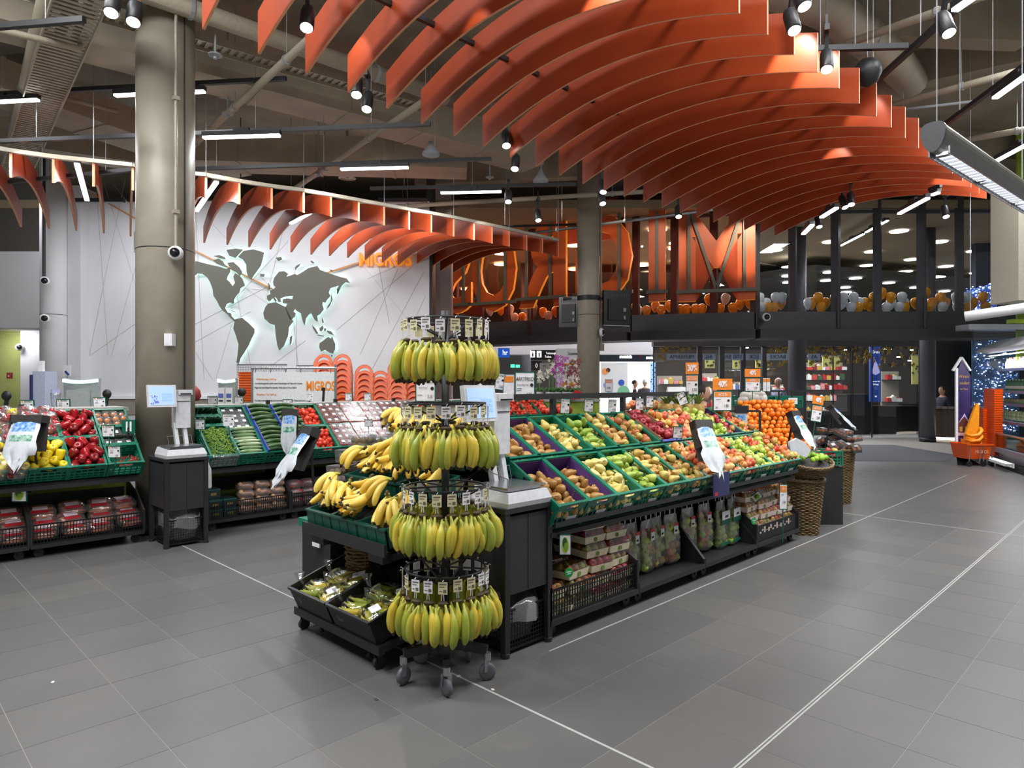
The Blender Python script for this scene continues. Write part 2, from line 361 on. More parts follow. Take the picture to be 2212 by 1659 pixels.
# ceiling beyond the glass: downlights and the dark lower field
DISC = glow('downlight_disc', '#ffffff', 7)
for u, v in [(1673, 541), (1795, 523), (1885, 544), (1942, 500), (1970, 561), (2028, 523), (2106, 543), (2043, 576), (1873, 574), (1956, 587), (2110, 590)]:
    p = onz(u, v, 5.88)
    tag(MB().lathe([(.24, 0), (.24, .015)], 20).build('downlight', DISC, None, False, (p.x, p.y, 5.875)), 'round downlight in the beige far ceiling', 'ceiling light', 'downlights beyond the glass')
struct(MB().add([tuple(px(u, 829.5, d).xy)+(5.6,) for u, d in [(1150, 24), (1640, 24), (1760, 22.5), (1900, 23.5), (2250, 27), (2250, 40), (1150, 40)]], [tuple(range(7))]).build('ceiling', mat('dark_ceiling', '#4c4742', .8)))
for u, v in [(1703, 577), (1702, 597), (1703, 611), (1792, 589), (1785, 607), (1825, 622), (1848, 602), (1920, 612), (1978, 622), (2028, 599), (2040, 630), (1828, 632)]:
    p = onz(u, v, 5.55)
    tag(MB().lathe([(.22, 0), (.22, .015)], 20).build('downlight', DISC, None, False, (p.x, p.y, 5.55)), 'white downlight in the dark far ceiling', 'ceiling light', 'downlights in the dark far ceiling')
for u, v in [(1420, 497), (1462, 537), (1388, 573), (1402, 591), (1466, 566), (1240, 530), (1243, 582), (1190, 620), (1085, 548), (1083, 571), (1008, 625), (1305, 602), (1382, 611)]:
    p = onz(u, v, 5.85)
    tag(MB().lathe([(.26, 0), (.26, .015)], 20).build('downlight', DISC, None, False, (p.x, p.y, 5.84)), 'round downlight glimpsed between the giant letters', 'ceiling light', 'downlights behind the letters')
for i, (x, d) in enumerate([(0, 21), (5, 20), (10, 21), (3, 26), (9, 26)]):
    p = Vector(((d+x)/S2, (d-x)/S2, 5.5)); area('mall_light', p, 2.5, 1.2, 260, (0, 0, FC))
struct(fr(850, 2400, 34, 34.3, 0, 6).build('wall_back', mat('mall_back', '#4b463f', .8)))
# ---------------------------------------------------------------- mall below the beam
SHB = mat('shop_black', '#1b1918', .5); FAS = mat('fascia_pale', '#c9c9cf', .6)
struct(fr(1060, 1412, 21.5, 22.2, 2.55, 2.95).build('trim_11', FAS))
struct(fr(1060, 1300, 27, 27.2, 0, 2.9).build('wall_back', mat('corridor_dark', '#2a2826', .7)))
def slab(name, label, cat, u0, u1, v0, v1, d, m, th=.08, txt=None, tm=None, ts=.3, tsx=.8, toff=0, mir=False):
    p = px((u0+u1)/2, v1, d); w = (u1-u0)*d/F; h = (v1-v0)*d/F
    o = thing(name, label, cat, p, FC)
    MB().box(-w/2, w/2, 0, th, 0, h).build('panel', m, o)
    if txt:
        mb = MB()
        for (s, xx, zz, sz, hx) in txt:
            me = text(s, sz*h, .002, tsx, toff)
            mb.mesh(me, 0, TR(xx*w, -.012, zz*h) @ Matrix.Diagonal((-1 if mir else 1, 1, 1, 1)))
        mb.build('lettering', tm, o)
    return o
TW = glow('text_white', '#ffffff', 1.2)
slab('shop_sign', 'blue sign with white script left of the slate mall column', 'sign', 1076, 1101, 752, 772, 20.5, glow('sign_blue', '#1b4fae', .8), .1, [('hr', .1, .5, .8, 0)], TW)
ts_ = slab('toilet_sign', 'black toilet sign with white figures and arrow', 'sign', 1148, 1204, 756, 777, 20.6, DK, .1, [('Toiletten', .22, .66, .3, 0), ('Toilets', .14, .3, .3, 0), ('A', .41, .6, .4, 0)], TW)
for xx in (-.4, -.18):
    MB().box(xx*.9-.07, xx*.9+.07, -.02, 0, .07, .27).build('icon_plate', TW, ts_)
    MB().box(xx*.9-.02, xx*.9+.02, -.026, -.02, .09, .2).lathe([(.015, 0), (.015, .006)], 8, 0, TR(xx*.9, -.02, .225) @ RX(PI/2)).build('figure', INK, ts_)
slab('exit_light', 'small glowing green exit light in the dark corridor', 'sign', 1103, 1112, 787, 794, 24.8, glow('exit_green', '#3fd894', 2), .05)
slab('exit_light', 'second green exit light beside the slate mall column', 'sign', 1114, 1123, 788, 794, 25, glow('exit_green', '#3fd894', 2), .05)
slab('info_board', 'black wayfinding board with white symbol below the toilet sign', 'sign', 1148, 1170, 780, 800, 20.6, DK, .06, [('()', 0, .55, .5, 0)], TW)
sl = slab('scan_kiosk', 'white self scanning kiosk with grey lettering beside the near column', 'kiosk', 1203, 1250, 753, 862, 15.5, WHT, .5, [('Scanne', .22, .9, .085, 0)], INK)
MB().box(-.24, .26, -.02, 0, .78, .82).box(-.24, .26, -.02, 0, .3, .4).build('orange_band', ORG, sl)
slab('price_board', 'tall grey notice board between the orchids and the toilet sign', 'sign', 1166, 1187, 784, 815, 19.5, mat('board_grey', '#c8c6ca', .6), .05, [('Info', 0, .8, .18, 0), ('25', .1, .4, .25, 0)], INK)
# bright watch shop
struct(fr(1293, 1412, 25, 25.2, 0, 2.6).build('wall_back', glow('bright_wall', '#eaf2fa', 1.1)))
struct(fr(1293, 1402, 22.4, 25, -.05, .004).build('floor', mat('shop_floor', '#cdd3da', .3)))
wf = slab('shop_fascia', 'dark slate shop fascia with white watch shop lettering', 'sign', 1296, 1412, 762, 781, 22, mat('slate_fascia', '#3d4654', .5), .3, [('swatch', -.02, .55, .5, 0), ('swa', .42, .45, .5, 0)], TW, tsx=1.0, toff=.01)
MB().box(.42, .47, -.02, -.01, .13, .2).build('logo_square', RED, wf)
dw_ = slab('shelf_wall', 'white display wall with round clock faces in the bright shop', 'display', 1362, 1404, 792, 860, 24.6, glow('display_white', '#ffffff', 1.2), .1)
for i in range(4):
    MB().box(-.27+i*.17, -.26+i*.17, -.3, -.29, 0, 1.1).bar((-.265+i*.17, -.3, 1.1), (-.265+i*.17, 0, 1.1), .01).build('display_rod', GREY, dw_)
ps_ = slab('poster_strip', 'pale blue poster strip with dark dots at the edge of the bright shop', 'poster', 1405, 1416, 783, 858, 21.6, glow('poster_blue', '#8fb4ee', .9), .04)
for i in range(14): MB().lathe([(.022, 0), (.022, .006)], 10, 0, RX(PI/2)).build('dot', INK, ps_, False, (RN.uniform(-.07, .07), -.001, .05+i*.075))
bs_ = slab('standing_banner', 'white standing banner with coloured dots left in the bright shop', 'banner', 1298, 1356, 783, 860, 21.6, mat('banner_white', '#e6ecf0', .6), .03)
for x, z, r, hx in [(-.33, .86, .1, '#f4a261'), (-.22, .9, .07, '#303030'), (-.3, .42, .09, '#9aa4e0'), (-.18, .15, .1, '#a7c8f0'), (.25, .5, .1, '#3a62c8'), (.33, .2, .2, '#7fc7a2')]:
    MB().lathe([(r, 0), (r, .006)], 16, 0, RX(PI/2)).build('colour_disc', mat('disc'+hx, hx, .5), bs_, False, (x*.9, -.001, z))
# confectionery shop
cs = struct(fr(1412, 1990, 25.5, 25.7, 0, 2.9).build('wall_back', mat('choc_wall', '#3a2e22', .7)))
struct(fr(1412, 1990, 19.9, 20.2, 2.72, 2.95).build('trim_12', FRM))
sf = struct(put('window_2', None)); us2 = [1412, 1512, 1560, 1606, 1652, 1703, 1800, 1842, 1884, 1986]
for k, u in enumerate(us2):
    wd = 10 if u in (1512, 1560, 1606, 1652) else 2
    fr(u-wd/2, u+wd/2, 20, 20.12 if wd > 3 else 20.03, 0, 2.75).build('mullion', FRM if wd > 3 else ANT, sf)
    if k+1 < len(us2): fr(u+1, us2[k+1]-1, 20.05, 20.07, 0, 2.75).build('pane', GLASS, sf)
STAR = mat('gold_star', '#a58a3a', .35, .5)
star5 = [((1 if i % 2 == 0 else .42)*math.sin(i*PI/5), (1 if i % 2 == 0 else .42)*math.cos(i*PI/5)) for i in range(10)]
for i in range(150):
    u = RN.choice([RN.uniform(1420, 1505), RN.uniform(1656, 1704), RN.uniform(1742, 1880), RN.uniform(1742, 1880), RN.uniform(1885, 1980)]); v = 744+abs(RN.gauss(0, 22))
    if v > 800: v = 760
    p = px(u, v, 19.98); s = RN.uniform(.035, .1)
    MB().prism([(x*s, y*s) for x, y in star5], .008, 0, RX(PI/2)).build('window_star', STAR, sf, False, p, FC)
BLU = mat('band_blue', '#9fb6d6', .5); TD = mat('text_slate', '#33445c', .5)
for u0, u1, s in [(1440, 1506, 'MESSERMA'), (1518, 1545, 'AG'), (1566, 1602, 'STEINER'[4:]), (1580, 1606, 'STEI'), (1611, 1646, 'ECK'), (1656, 1704, 'BACKE'), (1745, 1772, 'AS')]:
    if s == 'NER': u1 = 1578; s = 'ER'
    slab('window_band', 'pale blue window band with mirrored slate letters %s' % s, 'sign', u0, u1, 764, 778, 19.95, BLU, .012, [(s, 0, .5, .8, 0)], TD, tsx=1.0, mir=True)
PG = mat('panel_gold', '#d6cf76', .5, emit=.25)
for u0, u1, v0, v1, tx in [(1523, 1544, 774, 795, 'left of the door'), (1583, 1606, 776, 797, 'in the door'), (1632, 1644, 777, 795, 'right of the door'), (1655, 1662, 776, 798, 'beside the door post'), (1746, 1760, 770, 792, 'first over the red shelves'), (1777, 1815, 770, 792, 'widest over the red shelves'), (1970, 1986, 768, 830, 'tall one at the shop corner')]:
    o = slab('hanging_panel', 'yellow star-patterned hanging panel, %s' % tx, 'panel', u0, u1, v0, v1, 21.5, PG, .03)
    w = (u1-u0)*21.5/F; h = (v1-v0)*21.5/F
    for i in range(6):
        sx = RN.uniform(-.4, .4)*w; sz = RN.uniform(.15, .85)*h
        MB().prism([(x*.05, y*.05) for x, y in star5], .01, 0, TR(sx, -.002, sz) @ RX(PI/2)).build('star', mat('star_dark', '#5b4a20', .5), o)
    MB().box(-w/2-.03, w/2+.03, -.01, .02, h, h+.03).build('rail', GREY, o)
SHC = [mat('ware_'+str(i), h, .4) for i, h in enumerate(['#b3242a', '#e3dcd2', '#8d1c22', '#d98a8a', '#caa24a', '#efe9e2', '#3f5c3a', '#c04038'])]
def shelf(u0, u1, d, zs, label, rows=None, wares=True, sc_=1.0, pool=None):
    o = thing('shop_shelf', label, 'shelf', px((u0+u1)/2, 829.5, d).xy.to_3d(), FC)
    w = (u1-u0)*d/F
    for z in zs: MB().box(-w/2, w/2, 0, .4, z-.03, z).build('shelf_board', DK, o)
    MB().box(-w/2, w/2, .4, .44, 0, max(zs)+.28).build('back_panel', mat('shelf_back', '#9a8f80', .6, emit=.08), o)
    for z in zs:
        x = -w/2+.03
        while x < w/2-.1:
            ww = RN.uniform(.08, .2)*sc_; hh = RN.uniform(.12, .28)*sc_; m = RN.choice(pool or SHC)
            p = o.location+RZ(FC).to_3x3() @ Vector((x+ww/2, .15, z))
            mb = MB().box(-ww/2, ww/2, -.08, .08, 0, hh*.8); mb.lathe([(ww*.45, hh*.8), (ww*.2, hh), (.012, hh*1.05)], 8, 1)
            tag(mb.build('gift_bag', [m, RN.choice(SHC)], None, False, p, FC), 'sweet box on the %s' % label.split(' with')[0], 'gift box', 'sweet boxes on the %s' % label.split(' with')[0])
            x += ww+.02
shelf(1745, 1832, 24, [.55, 1.0, 1.4, 1.75, 2.1], 'lit back shelf with red sweet boxes')
shelf(1516, 1556, 23.5, [.8, 1.25, 1.7], 'narrow shelf left of the shop door with red gifts')
shelf(1425, 1480, 23, [1.05, 1.6], 'window shelf with red and white bundles')
shelf(1655, 1702, 24, [.9, 1.3], 'low shelf behind the plaid person')
shelf(1565, 1650, 24.5, [.9, 1.4], 'wide shelf inside the shop door with blue grey goods', pool=[mat('ware_b', '#5a6fae', .5), mat('ware_c', '#c9cfe0', .5), SHC[1]])
shelf(1918, 1956, 22.5, [1.0, 1.75], 'small right-hand shop shelf with red parcels', pool=SHC[:2]+SHC[5:6])
for u0, u1, z1, d, tx in [(1830, 1884, 1.28, 21.2, 'black glass counter under the white parcels'), (1886, 1985, .9, 21.5, 'long dark brown counter at the right of the sweet shop'), (1745, 1830, .75, 21, 'low black counter before the lit shelves')]:
    o = thing('shop_counter', tx, 'counter', px((u0+u1)/2, 829.5, d).xy.to_3d(), FC); w = (u1-u0)*d/F
    MB().box(-w/2, w/2, 0, .7, .08, z1-.04).build('body', SHB, o); MB().box(-w/2-.03, w/2+.03, -.04, .72, z1-.04, z1).build('top', mat('counter_top', '#383230', .25), o)
    MB().box(-w/2+.05, w/2-.05, .06, .65, 0, .08).build('plinth', DK, o)
struct(fr(1884, 1990, 24.5, 24.6, .9, 2.9).build('wall_back', mat('dark_back', '#3a2f26', .7)))
scr = slab('blue_screen', 'tall blue advertising screen with white writing in the sweet shop', 'screen', 1880, 1903, 746, 868, 20.6, glow('screen_blue', '#25408c', .7), .08,
           [('Gruss', 0, .88, .07, 0), ('& aus aller Welt', 0, .36, .028, 0), ('Schoggi', 0, .31, .04, 0), ('- - - -', 0, .26, .03, 0), ('- - -', 0, .23, .03, 0), ('w', 0, .1, .07, 0)], TW)
MB().prism([(-.12, .78), (-.02, 1.2), (.05, 1.05), (.13, .8), (0, .72)], .004, 0, TR(0, -.006, .1) @ RX(PI/2)).build('picture', glow('screen_pink', '#b9b2e6', .9), scr)
for u, v in [(1913, 755), (1922, 755), (1941, 772), (1970, 757), (1965, 780), (1825, 757), (1613, 752)]:
    p = px(u, v, 22.3); tag(MB().lathe([(.06, 0), (.06, .03)], 12).build('shop_spot', DISC, None, False, p), 'small round ceiling spot of the sweet shop', 'ceiling light', 'ceiling spots of the sweet shop')
p = px(1660, 760, 22.5); area('sweet_shop_light', px(1790, 740, 22), 2.5, .5, 130, (0, 0, FC)); area('sweet_shop_light', px(1580, 740, 22), 2.5, .5, 130, (0, 0, FC)); area('watch_shop_light', px(1350, 740, 24), 1.5, .5, 60, (0, 0, FC))
# right: black wall, curved counter, blue light curtain
struct(fr(2022, 2108, 20.4, 20.6, 0, 2.9).build('wall_right', mat('black_wall', '#262528', .55)))
struct(fr(2108, 2300, 20.5, 20.7, 0, 6).build('wall_right', mat('curtain_wall', '#3a4454', .6)))
cu = thing('curved_counter', 'brown curved reception counter with a light strip at its foot', 'counter', px(2068, 829.5, 19.1).xy.to_3d(), FC)
pts = [(-.62+1.35*i/12, .35*(abs(i-6)/6)**2-.35) for i in range(13)]
def ribbon(P, z0, z1, th=.05):
    mb = MB()
    for i in range(len(P)-1): mb.bar((P[i][0], P[i][1], (z0+z1)/2), (P[i+1][0], P[i+1][1], (z0+z1)/2), th, z1-z0)
    return mb
ribbon(pts, .12, .9).build('front', mat('counter_brown', '#4d4238', .35), cu); ribbon(pts, .9, .96, .25).build('top', mat('counter_grey', '#77706a', .4), cu)
ribbon(pts, .02, .09, .03).build('light_strip', glow('strip_white', '#fff3dc', 5), cu)
GLT = [glow('glit_a', '#dce9ff', 3), glow('glit_b', '#7fa0e8', 1.2)]
o = thing('light_curtain', 'glittering blue and white light curtain right of the black wall', 'light curtain', px(2132, 950, 19.8), FC)
mb = MB()
for i in range(420):
    x = RN.uniform(-.38, .9); z = RN.uniform(.2, 2.95); s = RN.uniform(.006, .017); mb.box(x-s, x+s, -s, s, z-s, z+s, i % 2)
stuff(mb.build('light_bead', GLT, o))
MB().box(-.4, 1.0, .06, .08, 0, 3.0).build('backing', mat('curtain_back', '#4a6a8c', .4), o)
o = thing('light_curtain', 'blue glittering light net high behind the last upper window', 'light curtain', px(2125, 640, 19.8), FC); mb = MB()
for i in range(260):
    x = RN.uniform(-.5, .6); z = RN.uniform(-.45, .35+.2*x); s = RN.uniform(.006, .018); mb.box(x-s, x+s, -s, s, z-s, z+s, i % 2)
stuff(mb.build('light_bead', GLT, o)); MB().add([(-.55, .08, -.5), (.7, .08, -.5), (.7, .08, .5), (-.55, .08, .15)], [(0, 1, 2, 3)]).build('backing', mat('net_blue', '#3f63b4', .5), o)
# ---------------------------------------------------------------- ceiling services
def K(u, v, z): return onz(u, v, z)
def duct(name, label, cat, p, q, w, h, m=CEI2):
    mb = MB().bar(p, q, w, h); L = (Vector(q)-Vector(p)); n = max(1, int(L.length/1.2))
    o = tag(mb.build(name, m), label, cat)
    for i in range(1, n):
        c = Vector(p)+L*(i/n); d = L.normalized()*.02
        MB().bar(c-d, c+d, w+.03, h+.03).build('flange', m, o)
    return o
def ext(p, q, a=0, b=0):
    d = (q-p); return p-d*a, q+d*b
p, q = ext(K(171, 110, 5.5), K(1014, 329, 5.5), .3, .25); duct('air_duct', 'wide rectangular air duct running behind the thick column', 'duct', p+Vector((0, 0, .25)), q+Vector((0, 0, .25)), .62, .5)
p, q = ext(K(0, 180, 5.75), K(420, 330, 5.75), .5, .3); duct('air_duct', 'flat air duct at the upper left beyond the cable tray', 'duct', p, q, .8, .4)
p, q = ext(K(460, 330, 5.7), K(960, 345, 5.7), .2, .1); duct('air_duct', 'low duct above the track lamps in the middle distance', 'duct', p, q, .7, .5)
p, q = ext(K(-200, 260, 5.9), K(300, 335, 5.9), 0, 0); duct('air_duct', 'dark duct far left above the small canopy', 'duct', p, q, .6, .45)
def pipe(label, pts, r, m=CEI2, name='pipe', cat='pipe', brk=True):
    o = tag(MB().tube(pts, r, 12).build(name, m, None, True), label, cat)
    if brk:
        for i in range(len(pts)-1):
            a, b = Vector(pts[i]), Vector(pts[i+1]); n = int((b-a).length/1.6)
            for k in range(n):
                c = a.lerp(b, (k+.5)/n); d = (b-a).normalized()*.02
                MB().tube([c-d, c+d], r+.012, 10).tube([c+Vector((0, 0, r)), (c.x, c.y, 6.7)], .005, 5).build('hanger', GREY, o)
    return o
PT = mat('pipe_paint', '#aaa08c', .55)
pipe('thick beige pipe passing behind the first canopy boards', ext(K(385, 10, 5.6), K(830, 165, 5.6), .4, .4), .1, PT)
pipe('pale pipe running down the upper left corner', ext(K(98, 0, 5.4), K(22, 330, 5.4), .3, .2), .075, PT)
pipe('sprinkler pipe crossing the upper left corner', [K(-60, 50, 5.2), K(170, 105, 5.2), K(185, 75, 5.6)], .035, PT)
pipe('slanting sprinkler pipe right of the thick column', ext(K(640, 110, 5.3), K(416, 315, 5.3), .15, .6), .045, PT)
pipe('slanting sprinkler pipe over the second canopy', ext(K(840, 270, 5.3), K(640, 405, 5.3), .5, .3), .045, PT)
pipe('long slanting pipe under the dark ceiling before the facade', ext(K(1245, 423, 5.3), K(880, 445, 5.3), .5, .3), .045, PT)
pipe('thin pipe rail in front of the giant letters', ext(K(1160, 502, 5.3), K(1440, 466, 5.3), .1, .5), .035, STEEL)
pipe('conduit along the ceiling left of the thick column', ext(K(150, 215, 5.6), K(245, 238, 5.6), .2, .1), .03, PT)
pipe('conduit over the middle lamps', ext(K(500, 215, 5.6), K(725, 265, 5.6), .1, .1), .02, GREY)
pipe('pale water pipe on the right under the round duct', ext(K(1790, 108, 5.6), K(2212, -40, 5.6), .1, .3), .045, PT)
pipe('second water pipe on the right', ext(K(1900, 235, 5.6), K(2212, 150, 5.6), .1, .3), .045, PT)
pipe('lower water pipe behind the pendant lamp', ext(K(2100, 300, 5.6), K(2300, 265, 5.6), .3, .3), .05, PT)
pipe('thin conduit right of the canopy end', ext(K(1900, 243, 5.6), K(2110, 218, 5.6), 0, 0), .02, GREY)
pipe('round ventilation duct with bends on the right', [K(1650, -40, 6.1), K(1790, 20, 6.1), K(1930, 130, 6.1), K(1965, 175, 6.1), K(1890, 205, 6.1), K(1700, 240, 6.1)], .24, CEI2, 'round_duct', 'duct')
for i, (u0, v0, u1, v1, tx) in enumerate([(1690, 40, 2212, 60, 'first'), (1950, 160, 2260, 90, 'second'), (1900, 300, 2260, 330, 'third'), (0, 95, 300, 60, 'left'), (900, 380, 1260, 360, 'far')]):
    p, q = K(u0, v0, 6.45), K(u1, v1, 6.45); tag(MB().bar(p, q, .3, .5).build('ceiling_beam', CEI), 'concrete ceiling beam, %s of those crossing the services' % tx, 'beam')
def tray(label, p, q, w):
    o = thing('cable_tray', label, 'cable tray', p); d = q-p; L = d.length; x = d.normalized(); y = Vector((0, 0, 1)).cross(x).normalized()
    for s in (-1, 1): MB().bar(y*s*w/2, d+y*s*w/2, .015, .09).build('side_rail', STEEL2, o)
    mb = MB(); n = int(L/.09)
    for i in range(n):
        c = d*((i+.5)/n); mb.bar(c-y*w/2, c+y*w/2, .045, .01)
    mb.bar(Vector((0, 0, .03))+y*.05, d+y*.05+Vector((0, 0, .03)), .1, .03); mb.bar(Vector((0, 0, .03))-y*.08, d-y*.08+Vector((0, 0, .03)), .07, .03)
    stuff(mb.build('tray_rung', STEEL2, o))
STEEL2 = mat('galvanised', '#b5ad9c', .45, .3)
p, q = ext(K(416, 85, 5.55), K(770, 187, 5.55), .8, .6); tray('perforated cable tray alongside the thick beige pipe', p, q, .25)
p, q = ext(K(172, 0, 5.3), K(50, 330, 5.3), .3, .3); tray('wide pale cable tray running down the upper left', p, q, .42)
for u, v in [(465, 122), (492, 248), (688, 378), (931, 340), (1168, 398), (310, 252), (1058, 385)]:
    p = K(u, v, 5.25); tag(MB().lathe([(.012, .06), (.012, .02), (.075, .02), (.075, .008), (.02, 0), (.02, -.03)], 14).tube([(0, 0, .06), (0, 0, 1.4)], .012, 6).build('sprinkler_head', GREY, None, False, p), 'small sprinkler head under the ceiling pipes', 'sprinkler', 'sprinkler heads')
for u, v in [(750, 385)]:
    p = K(u, v, 5.6); tag(MB().lathe([(.13, .05), (.17, 0), (.13, -.01), (.12, .01)], 20).tube([(0, 0, 0), (0, 0, 1)], .03, 8).build('ceiling_speaker', TAU, None, False, p), 'round flush ceiling speaker above the small canopy rail', 'speaker')
for u, v, tx in [(931, 335, 'under the far pale duct'), (1168, 393, 'before the dark upper facade')]:
    p = K(u, v, 5.0); tag(MB().lathe([(.03, .2), (.06, .12), (.13, .03), (.13, 0), (.001, -.03)], 18).build('motion_sensor', GREY, None, True, p), 'grey bell-shaped sensor lamp %s' % tx, 'sensor')
# ---------------------------------------------------------------- tracks and linear lamps
ZT = 4.8
def track(label, u0, v0, u1, v1, lamps=(), z=ZT, e0=0, e1=0, drops=3):
    p, q = ext(K(u0, v0, z), K(u1, v1, z), e0, e1)
    o = tag(MB().bar(p, q, .05, .05).build('lighting_track', BLK), label, 'lighting track')
    for i in range(drops):
        c = p.lerp(q, (i+.5)/drops); MB().tube([c, (c.x, c.y, 6.7)], .004, 5).build('suspension_wire', GREY, o)
    return p, q
def lamp(label, u0, v0, u1, v1, z=ZT-.13, pw=34):
    p, q = K(u0, v0, z), K(u1, v1, z); c = (p+q)/2; d = q-p; L = d.length
    rz = math.atan2(d.y, d.x); o = thing('linear_lamp', label, 'ceiling lamp', c, rz)
    MB().box(-L/2, L/2, -.035, .035, .02, .075).box(-.1, .1, -.025, .025, .075, .12).build('housing', BLK, o)
    MB().box(-L/2+.01, L/2-.01, -.03, .03, -.005, .02).build('diffuser', LAMP, o)
    area('lamp_light', (0, 0, -.02), L*.95, .06, pw, parent=o)
track('black lighting track end at the top left corner', -300, 82, 182, 42)
track('black lighting track with three lamps passing behind the thick column', 0, 203, 618, 170, z=5.35, e0=.3)
lamp('linear ceiling lamp cut by the left photo edge', -90, 226, 84, 217, 5.22); lamp('linear lamp just left of the thick column', 247, 208, 330, 204, 5.22); lamp('linear lamp end peeking out right of the thick column', 380, 202, 443, 199, 5.22)
track('black track with one lamp right of the thick column', 0, 305, 930, 268, e0=.3, drops=5); lamp('linear lamp on the track nearest right of the thick column', 438, 299, 606, 294)
track('black track above the middle of the small canopy', 416, 365, 1062, 343, e0=.1); lamp('linear lamp over the middle of the small canopy', 735, 367, 883, 363)
track('farthest black track before the dark facade top', 800, 407, 1245, 398); lamp('linear lamp over the right end of the small canopy', 951, 418, 1084, 415)
track('thin track in front of the salmon reflection', 1060, 490, 1245, 485, z=5.2); track('long black track left background above the small canopy', -100, 405, 300, 365, z=4.6)
track('black track running towards the facade at the upper right', 2080, 5, 1860, 205, e0=.4, e1=.1)
track('short cross track at the upper right', 1735, 106, 1960, 100)
track('black track behind the pendant lamp on the right', 2212, 143, 2042, 268, e0=.3)
lamp('bright linear lamp at the top right corner', 2140, -30, 2060, 26); lamp('linear lamp above the pendant lamp at the right edge', 2240, 148, 2148, 214); lamp('linear lamp below the pendant at the right edge', 2240, 302, 2152, 349)
lamp('linear lamp beneath the canopy end in front of the window', 1942, 463, 2005, 429, 4.2, 14); lamp('small linear lamp just under the canopy tip', 2011, 423, 2029, 417, 4.3, 8); lamp('linear lamp under the canopy left of the wide mullion', 1774, 471, 1808, 450, 4.1, 10)
lamp('thin reflected lamp bar beside the round slate column above', 1735, 507, 1755, 487, 4.0, 5)  # a lamp's reflection in the glass, built as a glowing bar
for u0, v0, u1, v1, tx in [(1815, 532, 1866, 506, 'nearest'), (1870, 503, 1893, 490, 'middle'), (1898, 488, 1918, 477, 'farthest')]:
    lamp('slim reflected lamp strip behind the window glass, %s of three in a line' % tx, u0, v0, u1, v1, 5.6, 5)  # reflections of lamps in the glass, built as glowing strips
lamp('tilted linear lamp left behind the small canopy', 166, 355, 188, 434, 4.4, 30); lamp('linear lamp glowing through the first right-hand canopy boards', 424, 457, 468, 394, 4.4, 30); lamp('linear lamp inside the small canopy arch', 628, 484, 670, 461, 4.4, 30)
for i, u in enumerate((215, 330, 520, 700, 870)):  # made-up housings for the added fill lights on the map wall
    p = px(u, 829.5, 12.6); tag(MB().box(-.46, .46, -.05, .05, .01, .08).bar((0, 0, .08), (0, 0, 1.6), .012).build('wall_washer', BLK, None, False, (p.x, p.y, 5.0), FC), 'added black wall light housing behind the small canopy, %s from the left' % ['first', 'second', 'third', 'fourth', 'fifth'][i], 'ceiling lamp', 'added wall lights')
# spotlights
def spotlight(label, u, v, s=1.0, tgt=None, pw=0, z=4.3, tilt=.4, yaw=0):
    p = K(u, v, z); o = thing('spotlight', label, 'spotlight', p, FC+yaw)
    T = RX(-tilt)
    MB().lathe([(.045, 0), (.055, .01), (.055, .16), (.045, .2), (.02, .22)], 16, 0, T).build('lamp_head', BLK, o, True)
    MB().lathe([(.046, -.004), (.046, .004)], 16, 0, T).build('lens', SPOTG, o)
    MB().bar(T @ Vector((0, 0, .17)), (0, .02, .34), .03).box(-.02, .02, -.05, .09, .32, .37).bar((0, .02, .36), (0, .02, .48), .02).build('bracket', BLK, o)
    if tgt is not None: spot('spot_light', p-Vector((0, 0, .02)), tgt, pw, 34)
    return o
SP = [('spotlight shining between the second and third canopy boards', 662, 60, Vector((3.5, 3.2, 1)), 120), ('spotlight at the tip of the fourth canopy board', 770, 205, None, 0), ('lower spotlight of the pair by the fourth canopy board', 792, 236, Vector((2.4, 3.9, 1)), 120),
      ('spotlight at the left canopy edge in the middle', 1094, 315, Vector((4.4, 8, .8)), 120), ('spotlight hanging beside the middle canopy edge', 1112, 365, None, 0), ('spotlight before the dark facade on the far track', 1098, 436, None, 0),
      ('white-lit spotlight before the salmon reflection', 1163, 476, None, 0), ('upper spotlight beside the near grey column', 1303, 415, None, 0), ('middle spotlight beside the near grey column', 1302, 440, Vector((6, 3.4, .8)), 120),
      ('spotlight right of the canopy at the top', 1716, 66, Vector((7, 2.2, 0)), 150), ('second spotlight right of the canopy at the very top', 1738, 14, Vector((4.5, 2.4, .6)), 150), ('large spotlight on the upper right track', 2050, 72, Vector((8, 0, 0)), 150),
      ('spotlight beneath the canopy by the window column', 1770, 490, None, 0), ('spotlight beneath the canopy near the wide mullion', 1826, 448, None, 0), ('twin spotlight beside it under the canopy', 1839, 442, None, 0),
      ('dark spotlight under the canopy right end', 2044, 468, None, 0), ('spotlight glinting in front of the giant M', 1466, 468, None, 0), ('spotlight beside the thick column top', 240, 28, Vector((1.2, 7.6, .8)), 120),
      ('dark spotlight touching the thick column top', 288, 48, None, 0), ('spotlight head on the right track behind the canopy', 1786, 150, None, 0)]
for s in SP: spotlight(s[0], s[1], s[2], 1, s[3], s[4], yaw=RN.uniform(-.6, .6))
o = thing('dome_speaker', 'black round hanging speaker at the upper right', 'speaker', K(1874, 160, 4.6)); MB().lathe([(.02, -.12), (.09, -.08), (.125, 0), (.12, .07), (.07, .13), (.02, .15)], 20).build('shell', DK, o, True); MB().tube([(0, 0, .15), (0, 0, 2.1)], .004, 5).build('wire', GREY, o)
